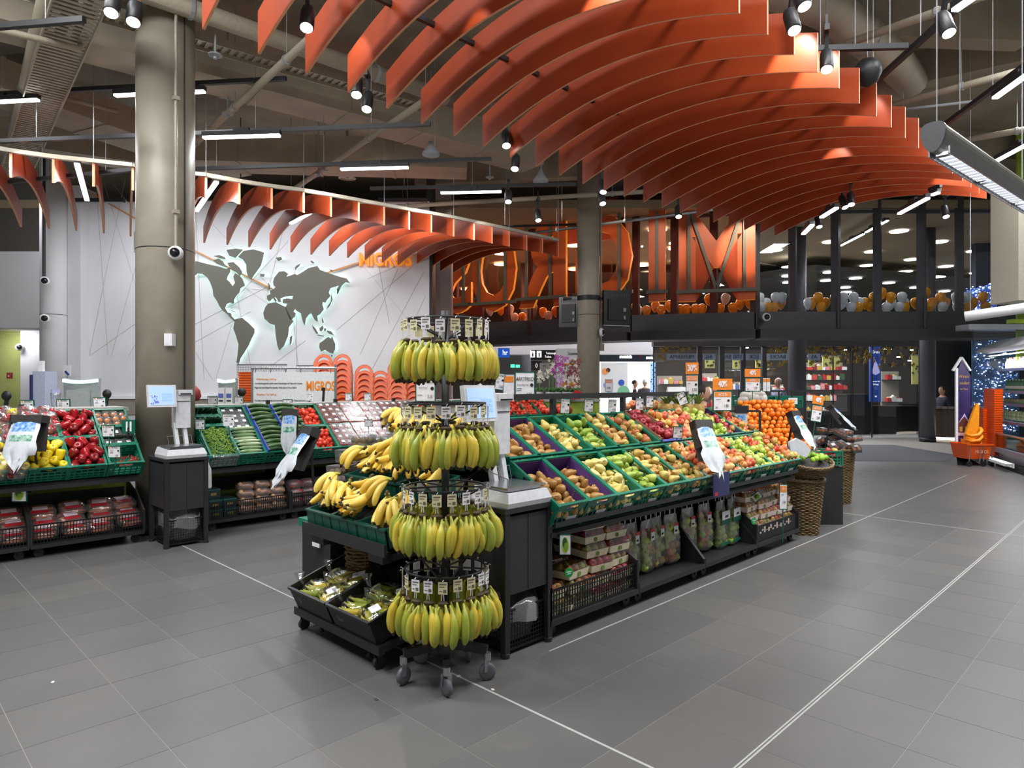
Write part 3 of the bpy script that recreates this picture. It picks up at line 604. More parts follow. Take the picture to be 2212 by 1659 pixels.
# ---------------------------------------------------------------- big canopy of arched boards over the island
def fin(p, q, hp, sag, th, n=18):
    """arched board between ground points p and q (with bottom heights), hp tall"""
    P, Q = Vector(p), Vector(q); d = (Q-P); s = Vector((-d.y, d.x, 0)).normalized()*th/2
    vs = []; fs = []; ms = []
    for i in range(n+1):
        t = i/n; c = P.lerp(Q, t); zb = c.z+sag*4*t*(1-t)
        for sg in (-1, 1): vs += [(c.x+sg*s.x, c.y+sg*s.y, zb), (c.x+sg*s.x, c.y+sg*s.y, zb+hp)]
    mb = MB()
    F0, F1 = [], []
    for i in range(n):
        a = 4*i; F0 += [(a, a+1, a+5, a+4), (a+2, a+6, a+7, a+3)]; F1 += [(a, a+4, a+6, a+2), (a+1, a+3, a+7, a+5)]
    F1 += [(0, 2, 3, 1), (4*n, 4*n+1, 4*n+3, 4*n+2)]
    mb.V = vs; mb.F = F0+F1; mb.M = [0]*len(F0)+[1]*len(F1); return mb
tips = [(440, 64), (560, 117), (662, 160), (753, 200), (836, 235), (911, 268), (981, 294), (1044, 317), (1103, 340), (1158, 360), (1209, 379), (1259, 397), (1305, 412), (1348, 425), (1390, 437), (1430, 449), (1469, 460), (1505, 470), (1541, 480), (1575, 489), (1608, 497), (1642, 504), (1674, 510)]
can = thing('ceiling_canopy', 'large wavy ceiling canopy of orange arched boards above the fruit island', 'canopy', (7, 3.6, 0))
off = Vector((7, 3.6, 0))
pl = [onz(u, v, 4.2) for u, v in tips]; pl.insert(0, pl[0]+(pl[0]-pl[1]))
for i, P in enumerate(pl):
    Q = Vector((P.x, 2.23-.0355*(P.x-5.03), 4.255)); fin(P-off, Q-off, .335, .30, .022).build('baffle', [BAF, BAFLIT], can)
for y, z in [(4.6, 4.72), (2.9, 4.76)]:
    MB().bar((pl[0].x-7, y-3.6, z), (pl[-1].x-7, y-3.6, z), .04, .04).build('support_rail', BLK, can)
for x in (2.2, 5, 8, 11):
    for y in (4.6, 2.9): MB().tube([(x-7, y-3.6, 4.75), (x-7, y-3.6, 6.7)], .005, 5).build('suspension_wire', GREY, can)
for (i, y, pw) in [(9, 2.34, 70), (10, 2.3, 60), (5, 3.1, 40), (13, 2.32, 16), (20, 2.2, 40), (4, 4.0, 8), (16, 3.1, 20), (3, 5.05, 12)]:
    P = pl[i+1]; spot('canopy_spot_light', (P.x-.3, y, 4.75), (P.x, y+.05, 4.36), pw, 60)
# ---------------------------------------------------------------- small canopy before the map wall
ZF = 4.45
front = [(23, 329), (115, 342), (202, 351), (287, 360), (360, 372), (445, 381), (517, 394), (587, 405), (656, 414), (715, 424), (775, 435), (830, 445), (884, 455), (932, 463), (980, 472), (1024, 481), (1063, 489), (1100, 497), (1138, 506), (1172, 513), (1206, 521)]
tip2 = [(106, 494), (165, 499), (224.5, 504), (282, 511), (345, 516), (400, 520), (441, 524.5), (491, 529), (538, 534), (584, 539), (629, 545), (672, 550), (712, 553), (751, 557), (789, 562), (826, 567), (860, 573), (891, 578), (923, 583), (952, 586), (980, 589)]
front.insert(0, (-75, 312)); tip2.insert(0, (45.6, 491))
sc2 = thing('ceiling_canopy', 'smaller curved canopy of orange boards in front of the map wall', 'canopy', (4, 10, 0)); off = Vector((4, 10, 0))
FPT = []
for (u, v), (ut, vt) in zip(front, tip2):
    P = onz(u, v, ZF); P.z -= .31; Q = onz(ut, vt, 4.14); FPT.append(P)
    fin(P-off, Q-off, .30, .28, .03, 14).build('baffle', [BAF, BAFLIT], sc2)
for P, Q in zip(FPT, FPT[1:]):
    MB().bar(P-off+Vector((0, 0, .33)), Q-off+Vector((0, 0, .33)), .05, .05).build('front_rail', STEEL2, sc2)
for P in FPT[::3]: MB().tube([P-off+Vector((0, 0, .33)), (P.x-4, P.y-10, 6.6)], .005, 5).build('suspension_wire', GREY, sc2)
for i, pw in [(7, 28), (10, 40), (14, 36), (17, 24), (2, 20), (12, 12)]:
    P = FPT[i]; d = (FPT[i]-FPT[i-1]).normalized(); spot('canopy_spot_light', P-d*.35+Vector((-.25, -.25, .15)), P+Vector((.1, .25, .1)), pw, 75)
# pendant tube lamp at the right
p, q = K(2018, 298, 3.3), K(2212, 425, 3.3); q = q+(q-p)*.6; d = q-p; L = d.length
o = thing('pendant_lamp', 'big grey oval pendant lamp with louvres at the right edge', 'pendant lamp', p, math.atan2(d.y, d.x))
sec = [(.075*math.cos(a), .10*math.sin(a)+.04*math.cos(a)**2) for a in [i*2*PI/24 for i in range(24)]]
MB().prism(sec, L, 0, RZ(PI/2) @ RX(PI/2)).build('shell', mat('lamp_grey', '#6a6a62', .4), o)
MB().prism([(x*1.04, y*1.04) for x, y in sec], .03, 0, TR(-.03) @ RZ(PI/2) @ RX(PI/2)).build('end_cap', mat('lamp_cap', '#55565a', .4), o)
for k in range(3):
    x0 = .08+k*.98; x1 = min(x0+.9, L)
    MB().box(x0, x1, -.06, .015, -.108, -.085).build('light_panel', glow('panel_soft', '#eef2fa', 1.6), o)
    for i in range(10): MB().box(x0+i*.09, x0+i*.09+.008, -.08, .032, -.122, -.085).build('louvre', STEEL, o)
MB().box(.02, L, -.09, -.08, -.12, -.07).box(.02, L, .034, .044, -.12, -.07).build('frame', STEEL, o)
for x in (.05, 2.2): MB().tube([(x, 0, .1), (x, 0, 3.3)], .004, 5).build('suspension_wire', GREY, o)
area('lamp_light', (L/2, -.02, -.13), L*.9, .1, 40, parent=o)
# ---------------------------------------------------------------- world map on the wall
def wl(x, y):      # point of the map drawing in wall metres (right, up) from the map's centre
    u = 400+x/2.698; v = 380+y/2.698; return ((u-585)*WD/F, -(v-660)*WD/F)
wm = thing('world_map', 'olive relief world map with white backlight on the white wall', 'wall map', px(585, 660, WD-.09), FC)
OLM = mat('map_olive', '#63635a', .6, var=.04); HALO = glow('map_halo', '#d8fff0', 1.6)
LAND = {'north_america': [(45,505),(75,500),(110,510),(160,522),(200,530),(245,545),(262,535),(265,560),(250,585),(245,605),(262,620),(280,645),(295,625),(285,590),(295,570),(315,580),(335,600),(350,640),(325,655),(318,680),(300,700),(285,722),(288,742),(278,745),(265,738),(245,745),(235,770),(250,795),(270,800),(272,815),(290,835),(305,838),(290,848),(270,830),(252,808),(222,785),(205,760),(190,730),(170,700),(165,660),(150,620),(135,595),(105,572),(75,570),(52,592),(60,570),(45,560)],
 'arctic_island': [(165,495),(200,485),(222,500),(245,535),(215,525),(190,515)], 'arctic_island.001': [(250,510),(285,505),(318,535),(335,562),(322,585),(300,560),(275,545),(262,530)], 'arctic_island.002': [(245,435),(300,427),(338,433),(318,455),(295,480),(262,468)],
 'arctic_island.003': [(170,470),(205,465),(232,475),(240,490),(205,482)],
 'greenland': [(312,475),(345,440),(400,432),(435,440),(460,450),(452,490),(442,525),(420,555),(402,580),(386,605),(370,590),(362,560),(360,520),(340,490)],
 'south_america': [(295,835),(335,828),(372,858),(405,892),(405,915),(388,948),(372,985),(345,1030),(325,1060),(315,1095),(303,1085),(310,1040),(315,980),(300,930),(285,890),(290,860)],
 'africa': [(485,745),(530,737),(570,757),(590,765),(607,805),(630,848),(605,880),(600,930),(575,990),(550,1015),(540,990),(530,930),(525,870),(495,860),(465,832),(458,800),(470,765)],
 'madagascar': [(612,940),(625,930),(620,970),(612,985)], 'iceland': [(440,572),(465,575),(460,590),(442,588)], 'svalbard': [(530,480),(560,476),(567,488),(545,500)], 'novaya_island': [(640,538),(650,525),(672,515),(662,530),(650,540),(645,552)],
 'severnaya_island': [(735,495),(750,505),(748,515),(732,505)], 'siberian_island': [(838,548),(855,550),(850,557)],
 'britain': [(487,625),(497,640),(498,665),(480,662),(488,648)],
 'eurasia': [(480,720),(480,700),(500,690),(497,670),(520,660),(530,650),(518,640),(515,620),(522,595),(550,560),(580,558),(600,572),(590,590),(610,585),(640,573),(655,580),(690,560),(720,540),(770,528),(785,550),(840,570),(900,590),(940,600),(957,625),(930,622),(910,640),(898,665),(888,690),(882,665),(895,640),(870,648),(845,655),(835,680),(845,700),(825,722),(815,740),(800,735),(798,750),(806,778),(785,805),(768,815),(772,850),(758,842),(745,820),(735,800),(720,808),(703,830),(697,870),(687,850),(675,800),(655,790),(640,775),(632,790),(645,800),(640,820),(612,842),(602,815),(585,770),(598,745),(570,742),(572,720),(600,715),(625,720),(630,700),(610,700),(580,705),(555,715),(560,735),(545,735),(535,715),(520,705),(535,728),(528,735),(515,715),(505,718),(500,727),(490,730)],
 'japan': [(850,690),(858,720),(842,758),(825,778),(830,760),(848,735)], 'sakhalin': [(888,655),(897,662),(890,692),(883,685)], 'sumatra': [(740,868),(760,890),(775,918),(765,920),(745,890)], 'borneo': [(783,888),(803,872),(805,890),(795,905),(785,903)], 'java': [(770,924),(808,930),(808,936),(775,931)],
 'sulawesi': [(810,888),(822,890),(815,908),(810,900)], 'philippines': [(800,825),(808,855),(800,858),(797,840)], 'new_guinea': [(823,900),(850,906),(866,927),(845,922),(830,912)], 'tasmania': [(848,1042),(860,1044),(855,1055)],
 'australia': [(783,975),(808,957),(822,945),(835,938),(848,948),(856,937),(864,958),(873,978),(872,1010),(860,1035),(840,1028),(815,1012),(792,1022),(782,1000)], 'cuba': [(262,780),(290,790),(300,796),(280,790)]}
for nm, P in LAND.items():
    W = [wl(x, y) for x, y in P]
    MB().prism(W, .03, 0, RX(PI/2) @ TR(0, 0, 0)).build(nm.split('.')[0], OLM, wm)
    cx = sum(x for x, y in W)/len(W); cy = sum(y for x, y in W)/len(W)
    W2 = [(cx+(x-cx)*.98, cy+(y-cy)*.98) for x, y in W]
    MB().prism(W2, .01, 0, TR(0, .022, 0) @ RX(PI/2)).build('backlight', HALO, wm)
p = px(832, 562, WD-.05); o = thing('wall_lettering', 'small orange raised shop lettering at the upper right of the white wall', 'sign', p, FC)
MB().mesh(text('MIGROS', .40, .03, .78, .008), 0).build('letters', glow('letter_amber', '#f08a1c', .5), o)
# ---------------------------------------------------------------- produce: prototype meshes
def nmat(name, c0, c1, rnd=.5, scale=14, rough=.35): return mat(name, c0, rough, hx2=c1, rnd=rnd, scale=scale)
M_ARED = nmat('apple_red_yellow', '#c9452e', '#dcb45a', .35, 16); M_ADARK = nmat('apple_dark_red', '#8f2030', '#b23a3c', .5); M_AGRN = nmat('apple_green', '#9dbb3f', '#c3cf6a', .5)
M_AMIX = nmat('apple_green_blush', '#b46a3c', '#b7b457', .45, 12); M_APINK = nmat('apple_pink', '#d5573f', '#e6b878', .4, 14)
M_PBRN = nmat('pear_russet', '#a5763c', '#c39a58', .5); M_PYEL = nmat('pear_yellow', '#cdb75e', '#ddcf86', .5); M_PGRN = nmat('pear_green', '#8aa63c', '#b3bd5a', .6); M_PMIX = nmat('pear_mixed', '#b98d4a', '#cdbb68', .6)
M_ORA = nmat('orange_peel', '#e8791a', '#f2942c', .5); M_TOM = nmat('tomato_red', '#d2301c', '#e2543a', .5, 14, .25); M_PRED = nmat('pepper_red', '#7e0c14', '#a51a22', .6, 10, .18); M_PYE = nmat('pepper_yellow', '#e8c818', '#f0dc3c', .5, 10, .2)
M_LIME = nmat('lime_green', '#7fae2c', '#a4c844', .5); M_CUC = nmat('cucumber_green', '#2c4a26', '#4a6a3a', .5, 20, .28); M_ZUC = nmat('zucchini_green', '#1c3420', '#2c4a30', .5, 20, .3); M_WRAP = nmat('wrapped_cucumber', '#7c9a6a', '#b6c49c', .5, 12, .2)
M_POT = nmat('potato_tan', '#c79a6c', '#deb88c', .6, 9, .5); M_ONI = nmat('onion_red', '#8c1426', '#b8283a', .6, 9, .25); M_CAR = nmat('carrot_pink', '#c8643c', '#dc8a5c', .5, 8, .3)
M_STEM = mat('stem_brown', '#5a4326', .7); M_GST = mat('stem_green', '#6f9a3c', .5); M_BTIP = mat('banana_tip', '#3a2c1a', .7)
M_BAN = nmat('banana_yellow', '#d3ad3a', '#e6cb62', .4, 9, .38); M_BANG = nmat('banana_greenish', '#8f9a30', '#cdb53c', .55, 6, .38); M_BST = mat('banana_stem', '#a8a83c', .5)
apple_p = [(.004, -.022), (.018, -.031), (.03, -.02), (.0345, .002), (.031, .02), (.02, .03), (.008, .026), (.002, .02)]
pear_p = [(.004, -.036), (.02, -.04), (.031, -.026), (.033, -.008), (.027, .012), (.018, .03), (.013, .044), (.006, .05), (.002, .05)]
def fruit(nm, prof, m, stem=True, lob=0, nl=4, sc_=1.0, sm=M_STEM, n=14):
    mb = MB().lathe([(r*sc_, z*sc_) for r, z in prof], n, 0, None, lob, nl)
    if stem:
        zt = prof[-1][1]*sc_; mb.tube([(0, 0, zt-.003), (.003, 0, zt+.012), (.007, 0, zt+.02)], .0022, 5, 1)
    return mb.data(nm, [m, sm], True)
FR = {k: fruit('apple', apple_p, m) for k, m in dict(ared=M_ARED, adark=M_ADARK, agrn=M_AGRN, amix=M_AMIX, apink=M_APINK).items()}
for k, m in dict(pbrn=M_PBRN, pyel=M_PYEL, pgrn=M_PGRN, pmix=M_PMIX).items(): FR[k] = fruit('pear', pear_p, m)
ball = [(.002, -.034), (.018, -.03), (.03, -.016), (.0345, 0), (.03, .017), (.018, .03), (.002, .034)]
FR['ora'] = fruit('orange', ball, M_ORA, False); FR['tom'] = fruit('tomato', ball, M_TOM, True, 0, 4, .9, M_GST); FR['lime'] = fruit('lime', ball, M_LIME, False, 0, 4, .85)
pep = [(.004, -.044), (.014, -.053), (.024, -.05), (.031, -.038), (.035, -.018), (.039, .005), (.041, .025), (.038, .04), (.028, .048), (.014, .047), (.004, .04)]
FR['pred'] = fruit('pepper', pep, M_PRED, True, .11, 3, 1.0, M_GST, 30); FR['pyel_'] = fruit('pepper', pep, M_PYE, True, .11, 3, 1.0, M_GST, 30)
def longveg(nm, m, L, r, bend=.02):
    pts = [(L*(t-.5), 0, bend*math.sin(PI*t)) for t in [i/8 for i in range(9)]]; rr = [r*x for x in (.35, .8, .97, 1, 1, 1, .97, .8, .3)]
    return MB().tube(pts, rr, 10).data(nm, m, True)
FR['cuc'] = longveg('cucumber', M_CUC, .30, .022); FR['zuc'] = longveg('zucchini', M_ZUC, .19, .024, .008); FR['wrap'] = longveg('cucumber', M_WRAP, .27, .02, .004)
NAMES = {'a': ('apple', 'apple'), 'p': ('pear', 'pear')}
def fkind(k):
    return {'ora': ('orange', 'orange'), 'tom': ('tomato', 'tomato'), 'lime': ('lime', 'lime'), 'pred': ('pepper', 'pepper'), 'pyel_': ('pepper', 'pepper'), 'cuc': ('cucumber', 'cucumber'), 'wrap': ('cucumber', 'cucumber'), 'zuc': ('zucchini', 'zucchini')}.get(k) or NAMES[k[0]]
DESC = dict(ared='red and yellow apple', adark='dark red apple', agrn='light green apple', amix='green apple with a brown blush', apink='pink-red apple', pbrn='brown russet pear', pyel='long yellow pear', pgrn='green pear', pmix='greenish brown pear', ora='orange', tom='red tomato', lime='green lime', pred='glossy red bell pepper', pyel_='yellow bell pepper', cuc='dark green cucumber', zuc='short dark zucchini', wrap='film wrapped cucumber')
def drop(k, p, rot, where):
    n, c = fkind(k); return tag(put(n, FR[k], None, p, rot=rot), '%s %s' % (DESC[k], where), c, '%s %s' % (DESC[k], where))
def fill(T, w, L, kinds, where, s=.067, lv=-.075, x0=.03, x1=None, y0=.03, y1=None, top=.35, flat=False, slope=0):
    """heap fruit in a crate: one full layer at height lv and a broken second layer"""
    x1 = x1 or w-.03; y1 = y1 or L-.03
    for lay in (0, 1):
        ny = int((y1-y0)/(s*.92)); nx = max(1, int((x1-x0)/s))
        for j in range(ny+1):
            for i in range(nx+(0 if (j+lay) % 2 else 1)):
                if lay and RN.random() > top: continue
                x = x0+(i+(.5 if (j+lay) % 2 else 0))*(x1-x0)/max(nx, 1); y = y0+j*(y1-y0)/max(ny, 1)
                if lay: y += s*.4
                if x > x1+.01 or y > y1+.01: continue
                z = lv+lay*s*.72+RN.uniform(-.006, .008)+slope*(y-y0)
                p = T @ Vector((x+RN.uniform(-.006, .006), y+RN.uniform(-.006, .006), z))
                k = RN.choice(kinds)
                r = (RN.uniform(-1.2, 1.2), RN.uniform(-1.2, 1.2), RN.uniform(0, 6.28)) if k[0] != 'p' or k in ('pred', 'pyel_') else (RN.choice([1.4, -1.4, 1.2, .5]), RN.uniform(-.5, .5), RN.uniform(0, 6.28))
                drop(k, p, r, where)
# crates
def crate_me(w, L, h, lab=True, solid=False):
    mb = MB(); t = .012
    mb.box(.006, w-.006, .006, L-.006, -h, -h+.008)
    def wall(T, W):
        mb.box(0, W, -.004, t+.004, -.016, 0, 0, T)                        # rim
        mb.box(0, W*.30, 0, t*.6, -.062, -.016, 0, T); mb.box(W*.70, W, 0, t*.6, -.062, -.016, 0, T); mb.box(W*.3, W*.7, 0, t*.6, -.062, -.046, 0, T)
        if solid: mb.box(0, W, 0, t*.5, -h, -.06, 0, T)
        n = max(4, int(W/.05))
        for z in [-h+.008, -h+(h-.06)*.36, -h+(h-.06)*.68]: mb.box(0, W, -.001, t*.7, z-.007, z+.007, 0, T)
        for i in range(n+1): 
            x = i*W/n; mb.box(max(0, x-.006), min(W, x+.006), 0, t*.6, -h, -.06, 0, T)
        for x in (0, W): mb.box(x-.008, x+.008, -.006, t, -h, 0, 0, T)
    wall(TR(0, 0, 0), w); wall(TR(w, L, 0) @ RZ(PI), w); wall(TR(w, 0, 0) @ RZ(PI/2), L); wall(TR(0, L, 0) @ RZ(-PI/2), L)
    return mb.data('crate', GRN)
CR = {}
def crate(T, w, L, h, label, group, lab=True, liner=None):
    key = (round(w, 3), round(L, 3), h)
    if key not in CR: CR[key] = crate_me(w-.006, L-.006, h)
    o = tag(put('crate', CR[key], None), label, 'crate', group); o.matrix_world = T
    if lab:
        if 'lab' not in CR: CR['lab'] = MB().box(0, .1, -.008, -.003, -.125, -.1).box(.02, .1, -.008, -.003, -.15, -.135, 1).data('crate_label', [CARD, INK])
        put('crate_label', CR['lab'], o, (w*.4, 0, 0))
    if liner:
        lk = ('liner', key)
        if lk not in CR: CR[lk] = MB().box(.014, .018, .014, L-.02, -h+.01, -.012).box(w-.024, w-.02, .014, L-.02, -h+.01, -.012).box(.014, w-.02, L-.024, L-.02, -h+.01, -.012).box(.014, w-.02, .014, .018, -h+.01, -.05).box(.014, w-.02, .014, L-.02, -h+.009, -h+.012).data('crate_liner', PURP)
        put('crate_liner', CR[lk], o)
    return o
def deck(b, z, tilt, a): return TR(a, b, z) @ RX(tilt)
# ---------------------------------------------------------------- fruit island: frame
ISW = .308; IA0 = 3.12; TI = math.radians(30)
isl = thing('produce_rack', 'long black steel produce rack carrying the sloping fruit crates', 'display rack', (IA0, 2.75, 0))
def L_(x): return (x[0]-IA0, x[1]-2.75, x[2])
IE = IA0+12*ISW
mb = MB()
MB().add([L_((IA0, 2.80, .672)), L_((IE, 2.80, .672)), L_((IE, 3.66, 1.172)), L_((IA0, 3.66, 1.172))], [(0, 1, 2, 3)]).build('sloping_deck', BLK, isl)
MB().bar(L_((IA0, 2.745, .725)), L_((IE, 2.745, .725)), .012, .03).bar(L_((IA0, 2.80, .655)), L_((IE, 2.80, .655)), .05, .03).build('front_rail', BLK, isl)
for x in (IA0+.02, IA0+.97, IA0+1.93, IA0+2.9, IE-.02):
    MB().bar(L_((x, 3.62, .05)), L_((x, 3.62, 1.51)), .04).build('post', BLK, isl); MB().bar(L_((x, 2.82, .66)), L_((x, 3.6, .62)), .03).bar(L_((x, 2.82, .68)), L_((x, 3.62, 1.18)), .03).build('bracket', BLK, isl)
MB().bar(L_((IA0, 3.62, 1.5)), L_((IE-.45, 3.62, 1.5)), .035, .045).build('top_rail', BLK, isl)
MB().box(0, IE-IA0, .9, .92, .05, 1.2).build('back_panel', DK, isl)
MB().box(0, .02, .06, .9, .05, .62).build('side_panel', BLK, isl)
rows = [('lower', 2.71, .85), ('upper', 3.152, 1.108)]
ORD = ['first', 'second', 'third', 'fourth', 'fifth', 'sixth', 'seventh', 'eighth', 'ninth', 'tenth', 'eleventh', 'twelfth']
LO = [(['pbrn'], 1), (['pbrn', 'pbrn', 'pmix'], 1), (['pyel'], 0), (['pgrn'], 0), (['pmix'], 0), (['amix', 'amix', 'pmix'], 0), (['ared', 'apink'], 0), (['apink'], 0), (['apink', 'ared'], 0), (['agrn'], 0), (['agrn', 'ared'], 0), (['amix', 'ared'], 0)]
UP = [(['pbrn'], 1), (['pbrn'], 1), (['pyel'], 0), (['pgrn'], 0), (['pmix', 'amix'], 0), (['amix'], 0), (['adark'], 0), (['apink', 'ared'], 0), (['apink'], 0), (['agrn'], 0), (['amix', 'adark'], 1), (['ared', 'amix'], 0)]
for rn, b, z in rows:
    for i, (ks, ln) in enumerate(LO if rn == 'lower' else UP):
        T = deck(b, z, TI, IA0+i*ISW)
        wh = 'in the %s green crate of the %s island row' % (ORD[i], rn)
        crate(T, ISW, .49, .19, 'green crate with %ss, %s in the %s island row' % (DESC[ks[0]], ORD[i], rn), 'green crates of the fruit island', True, ln)
        if ln and rn == 'lower': fill(T, ISW, .49, ks, wh, .064, -.085, y1=.37, top=.55)
        elif ln: fill(T, ISW, .49, ks, wh, .064, -.08, y1=.43, top=.5)
        elif ks[0] in ('pyel', 'pgrn'): fill(T, ISW, .49, ks, wh, .07, -.07, top=.3, y1=.42)
        else: fill(T, ISW, .49, ks, wh, .066, -.035 if i > 5 else -.06, top=.5 if i > 5 else .35)
# blue cardboard flap between the two halves of the island
o = thing('cardboard_flap', 'dark blue cardboard box flap folded over the island rail', 'cardboard', (IA0+6*ISW+.01, 2.68, .70)); MB().box(0, .27, 0, .006, -.02, .17).box(.06, .09, -.002, 0, .11, .12).build('flap', mat('card_blue', '#2b2f5c', .6), o); MB().box(0, .27, .006, .03, .166, .172).build('fold', mat('card_brown', '#8a6a4c', .7), o); MB().box(.02, .07, -.002, 0, -.01, .02).build('red_print', RED, o)
o = thing('fruit_box', 'brown cardboard fruit box with blue rim inside the seventh upper crate', 'box'); o.matrix_world = deck(3.152, 1.108, TI, IA0+6*ISW)
MB().box(.012, .018, .02, .47, -.12, .02).box(ISW-.026, ISW-.02, .02, .47, -.12, .02).box(.012, ISW-.02, .46, .466, -.12, .025).build('wall', mat('card_brown', '#8a6a4c', .7), o); MB().box(.02, ISW-.02, -.01, .02, .0, .006).build('lip', mat('card_blue2', '#4a55a8', .6), o)
# bottom bins of the island
def caster(par, x, y, z=.1, r=.04):
    MB().lathe([(r, -.012), (r, .012)], 14, 0, TR(x, y, r) @ RX(PI/2)).bar((x, y-.018, r), (x, y-.018, z), .014).bar((x, y+.018, r), (x, y+.018, z), .014).build('caster', DK, par)
def bin_(name, label, loc, w, d, front=.2, rz=0, solid=False, grp=None, cast=True):
    o = thing(name, label, 'bin', loc, rz, grp)
    MB().box(0, w, 0, d, .1, .115).build('base_tray', BLK, o); MB().bar((0, 0, .105), (w, 0, .105), .03, .035).build('base_rail', BLK, o)
    if front:
        mb = MB().bar((0, .012, .13+front), (w, .012, .13+front), .012).bar((0, .012, .13), (w, .012, .13), .012)
        if solid: mb.box(0, w, .008, .014, .12, .13+front)
        else:
            for i in range(int(w/.026)+1): mb.bar((min(w, i*.026), .012, .12), (min(w, i*.026), .012, .13+front), .006)
            for k in range(1, 5): mb.bar((0, .012, .13+k*front/5), (w, .012, .13+k*front/5), .005)
        mb.build('front_grille', WIRE, o)
    for x in (.004, w-.004):
        mb = MB().add([(x, 0, .1), (x, d, .1), (x, d, .6), (x, d*.45, .5), (x, .0, .14+front)], [(0, 1, 2, 3, 4)]).bar((x, 0, .1), (x, 0, .16+front), .02).bar((x, 0, .15+front), (x, d*.45, .51), .016)
        mb.build('side_panel', BLK, o)
    if cast:
        for x in (.07, w-.07): caster(o, x, .06); caster(o, x, d-.1)
    return o
MW = .955
bins = []
for i, (fr_, tx) in enumerate([(.17, 'left wire bin under the island holding apple packs'), (0, 'open black shelf under the island with big hanging apple bags'), (0, 'open black shelf under the island with a solid sloped side'), (.14, 'right bin under the island with printed black front')]):
    bins.append(bin_('rolling_bin', tx, (IA0+i*MW+.003, 2.79, 0), MW-.006, .75, fr_, solid=(i == 3)))
mb = MB()
for i in range(16): mb.box(.08+i*.045, .11+i*.045, .004, .007, .2+.02*(i % 2), .215+.02*(i % 3))
mb.build('lettering', mat('print_pink', '#b9a79c', .6), bins[3])
# apple packs: carton tray, six apples, film
def pack(name, label, cat, T, grp, ks='ared', tray=CREAM, w=.21, d=.14, n=(3, 2), ink=True):
    key = (name, ks, tray.name, w)
    if key not in PK:
        o = thing(name, label, cat)
        h = .05
        MB().add([(0, 0, 0), (w, 0, 0), (w, d, 0), (0, d, 0), (-.008, -.008, h), (w+.008, -.008, h), (w+.008, d+.008, h), (-.008, d+.008, h)], [(0, 3, 2, 1), (0, 1, 5, 4), (1, 2, 6, 5), (2, 3, 7, 6), (3, 0, 4, 7)]).build('carton', tray, o)
        for i in range(n[0]):
            for j in range(n[1]): put(fkind(ks)[0], FR[ks], o, ((i+.5)*w/n[0], (j+.5)*d/n[1], .046+RN.uniform(0, .006)), rot=(RN.uniform(-1, 1), RN.uniform(-1, 1), 0))
        MB().add([(-.004, -.004, h-.01), (w+.004, -.004, h-.01), (w+.004, d+.004, h-.01), (-.004, d+.004, h-.01), (.012, .012, .092), (w-.012, .012, .092), (w-.012, d-.012, .092), (.012, d-.012, .092)], [(4, 5, 6, 7), (0, 1, 5, 4), (1, 2, 6, 5), (2, 3, 7, 6), (3, 0, 4, 7)]).build('wrap_film', CLEAR, o)
        if ink: MB().lathe([(.018, 0), (.018, .002)], 10, 0, TR(w*.5, -.006, .026) @ RX(PI/2-.15)).build('print_mark', mat('print_leaf', '#5f7a34' if ks != 'adark' else '#d8702a', .6), o)
        PK[key] = o; o.matrix_world = T; o['group'] = grp; return o
    return clone(PK[key], M=T, label=label, group=grp)
PK = {}
for k in range(46):
    colx = k % 4; lay = k//8; dep = (k//4) % 2
    if lay > (5 if colx >= 2 else 1 if colx == 0 else 2): continue
    x = IA0+.03+colx*.232; y = 2.82+dep*.18; z = .122+lay*.093
    dark = colx >= 2 and (lay+colx) % 2 == 0
    T = TR(x+RN.uniform(-.012, .012), y+RN.uniform(-.01, .01)+.02*lay, z) @ RZ(RN.uniform(-.12, .12)) @ RX(RN.uniform(-.04, .05))
    pack('apple_pack', 'cream carton of wrapped %s apples, left island bin' % ('dark red' if dark else 'red-yellow'), 'apple pack', T, 'cartons of %s apples in the left island bin' % ('dark red' if dark else 'red-yellow'), 'adark' if dark else RN.choice(['ared', 'amix']))
for k in range(40):
    colx = k % 4; lay = k//8; dep = (k//4) % 2; x = IA0+3*MW+.03+colx*.232; y = 2.83+dep*.18+.02*lay; z = .122+lay*.09
    T = TR(x+RN.uniform(-.01, .01), y, z) @ RZ(RN.uniform(-.1, .1))
    pack('apple_pack', 'pale carton of red apples, right island bin', 'apple pack', T, 'pale apple cartons in the right island bin', RN.choice(['ared', 'ared', 'amix']), mat('carton_pink', '#e6cfc6', .7))
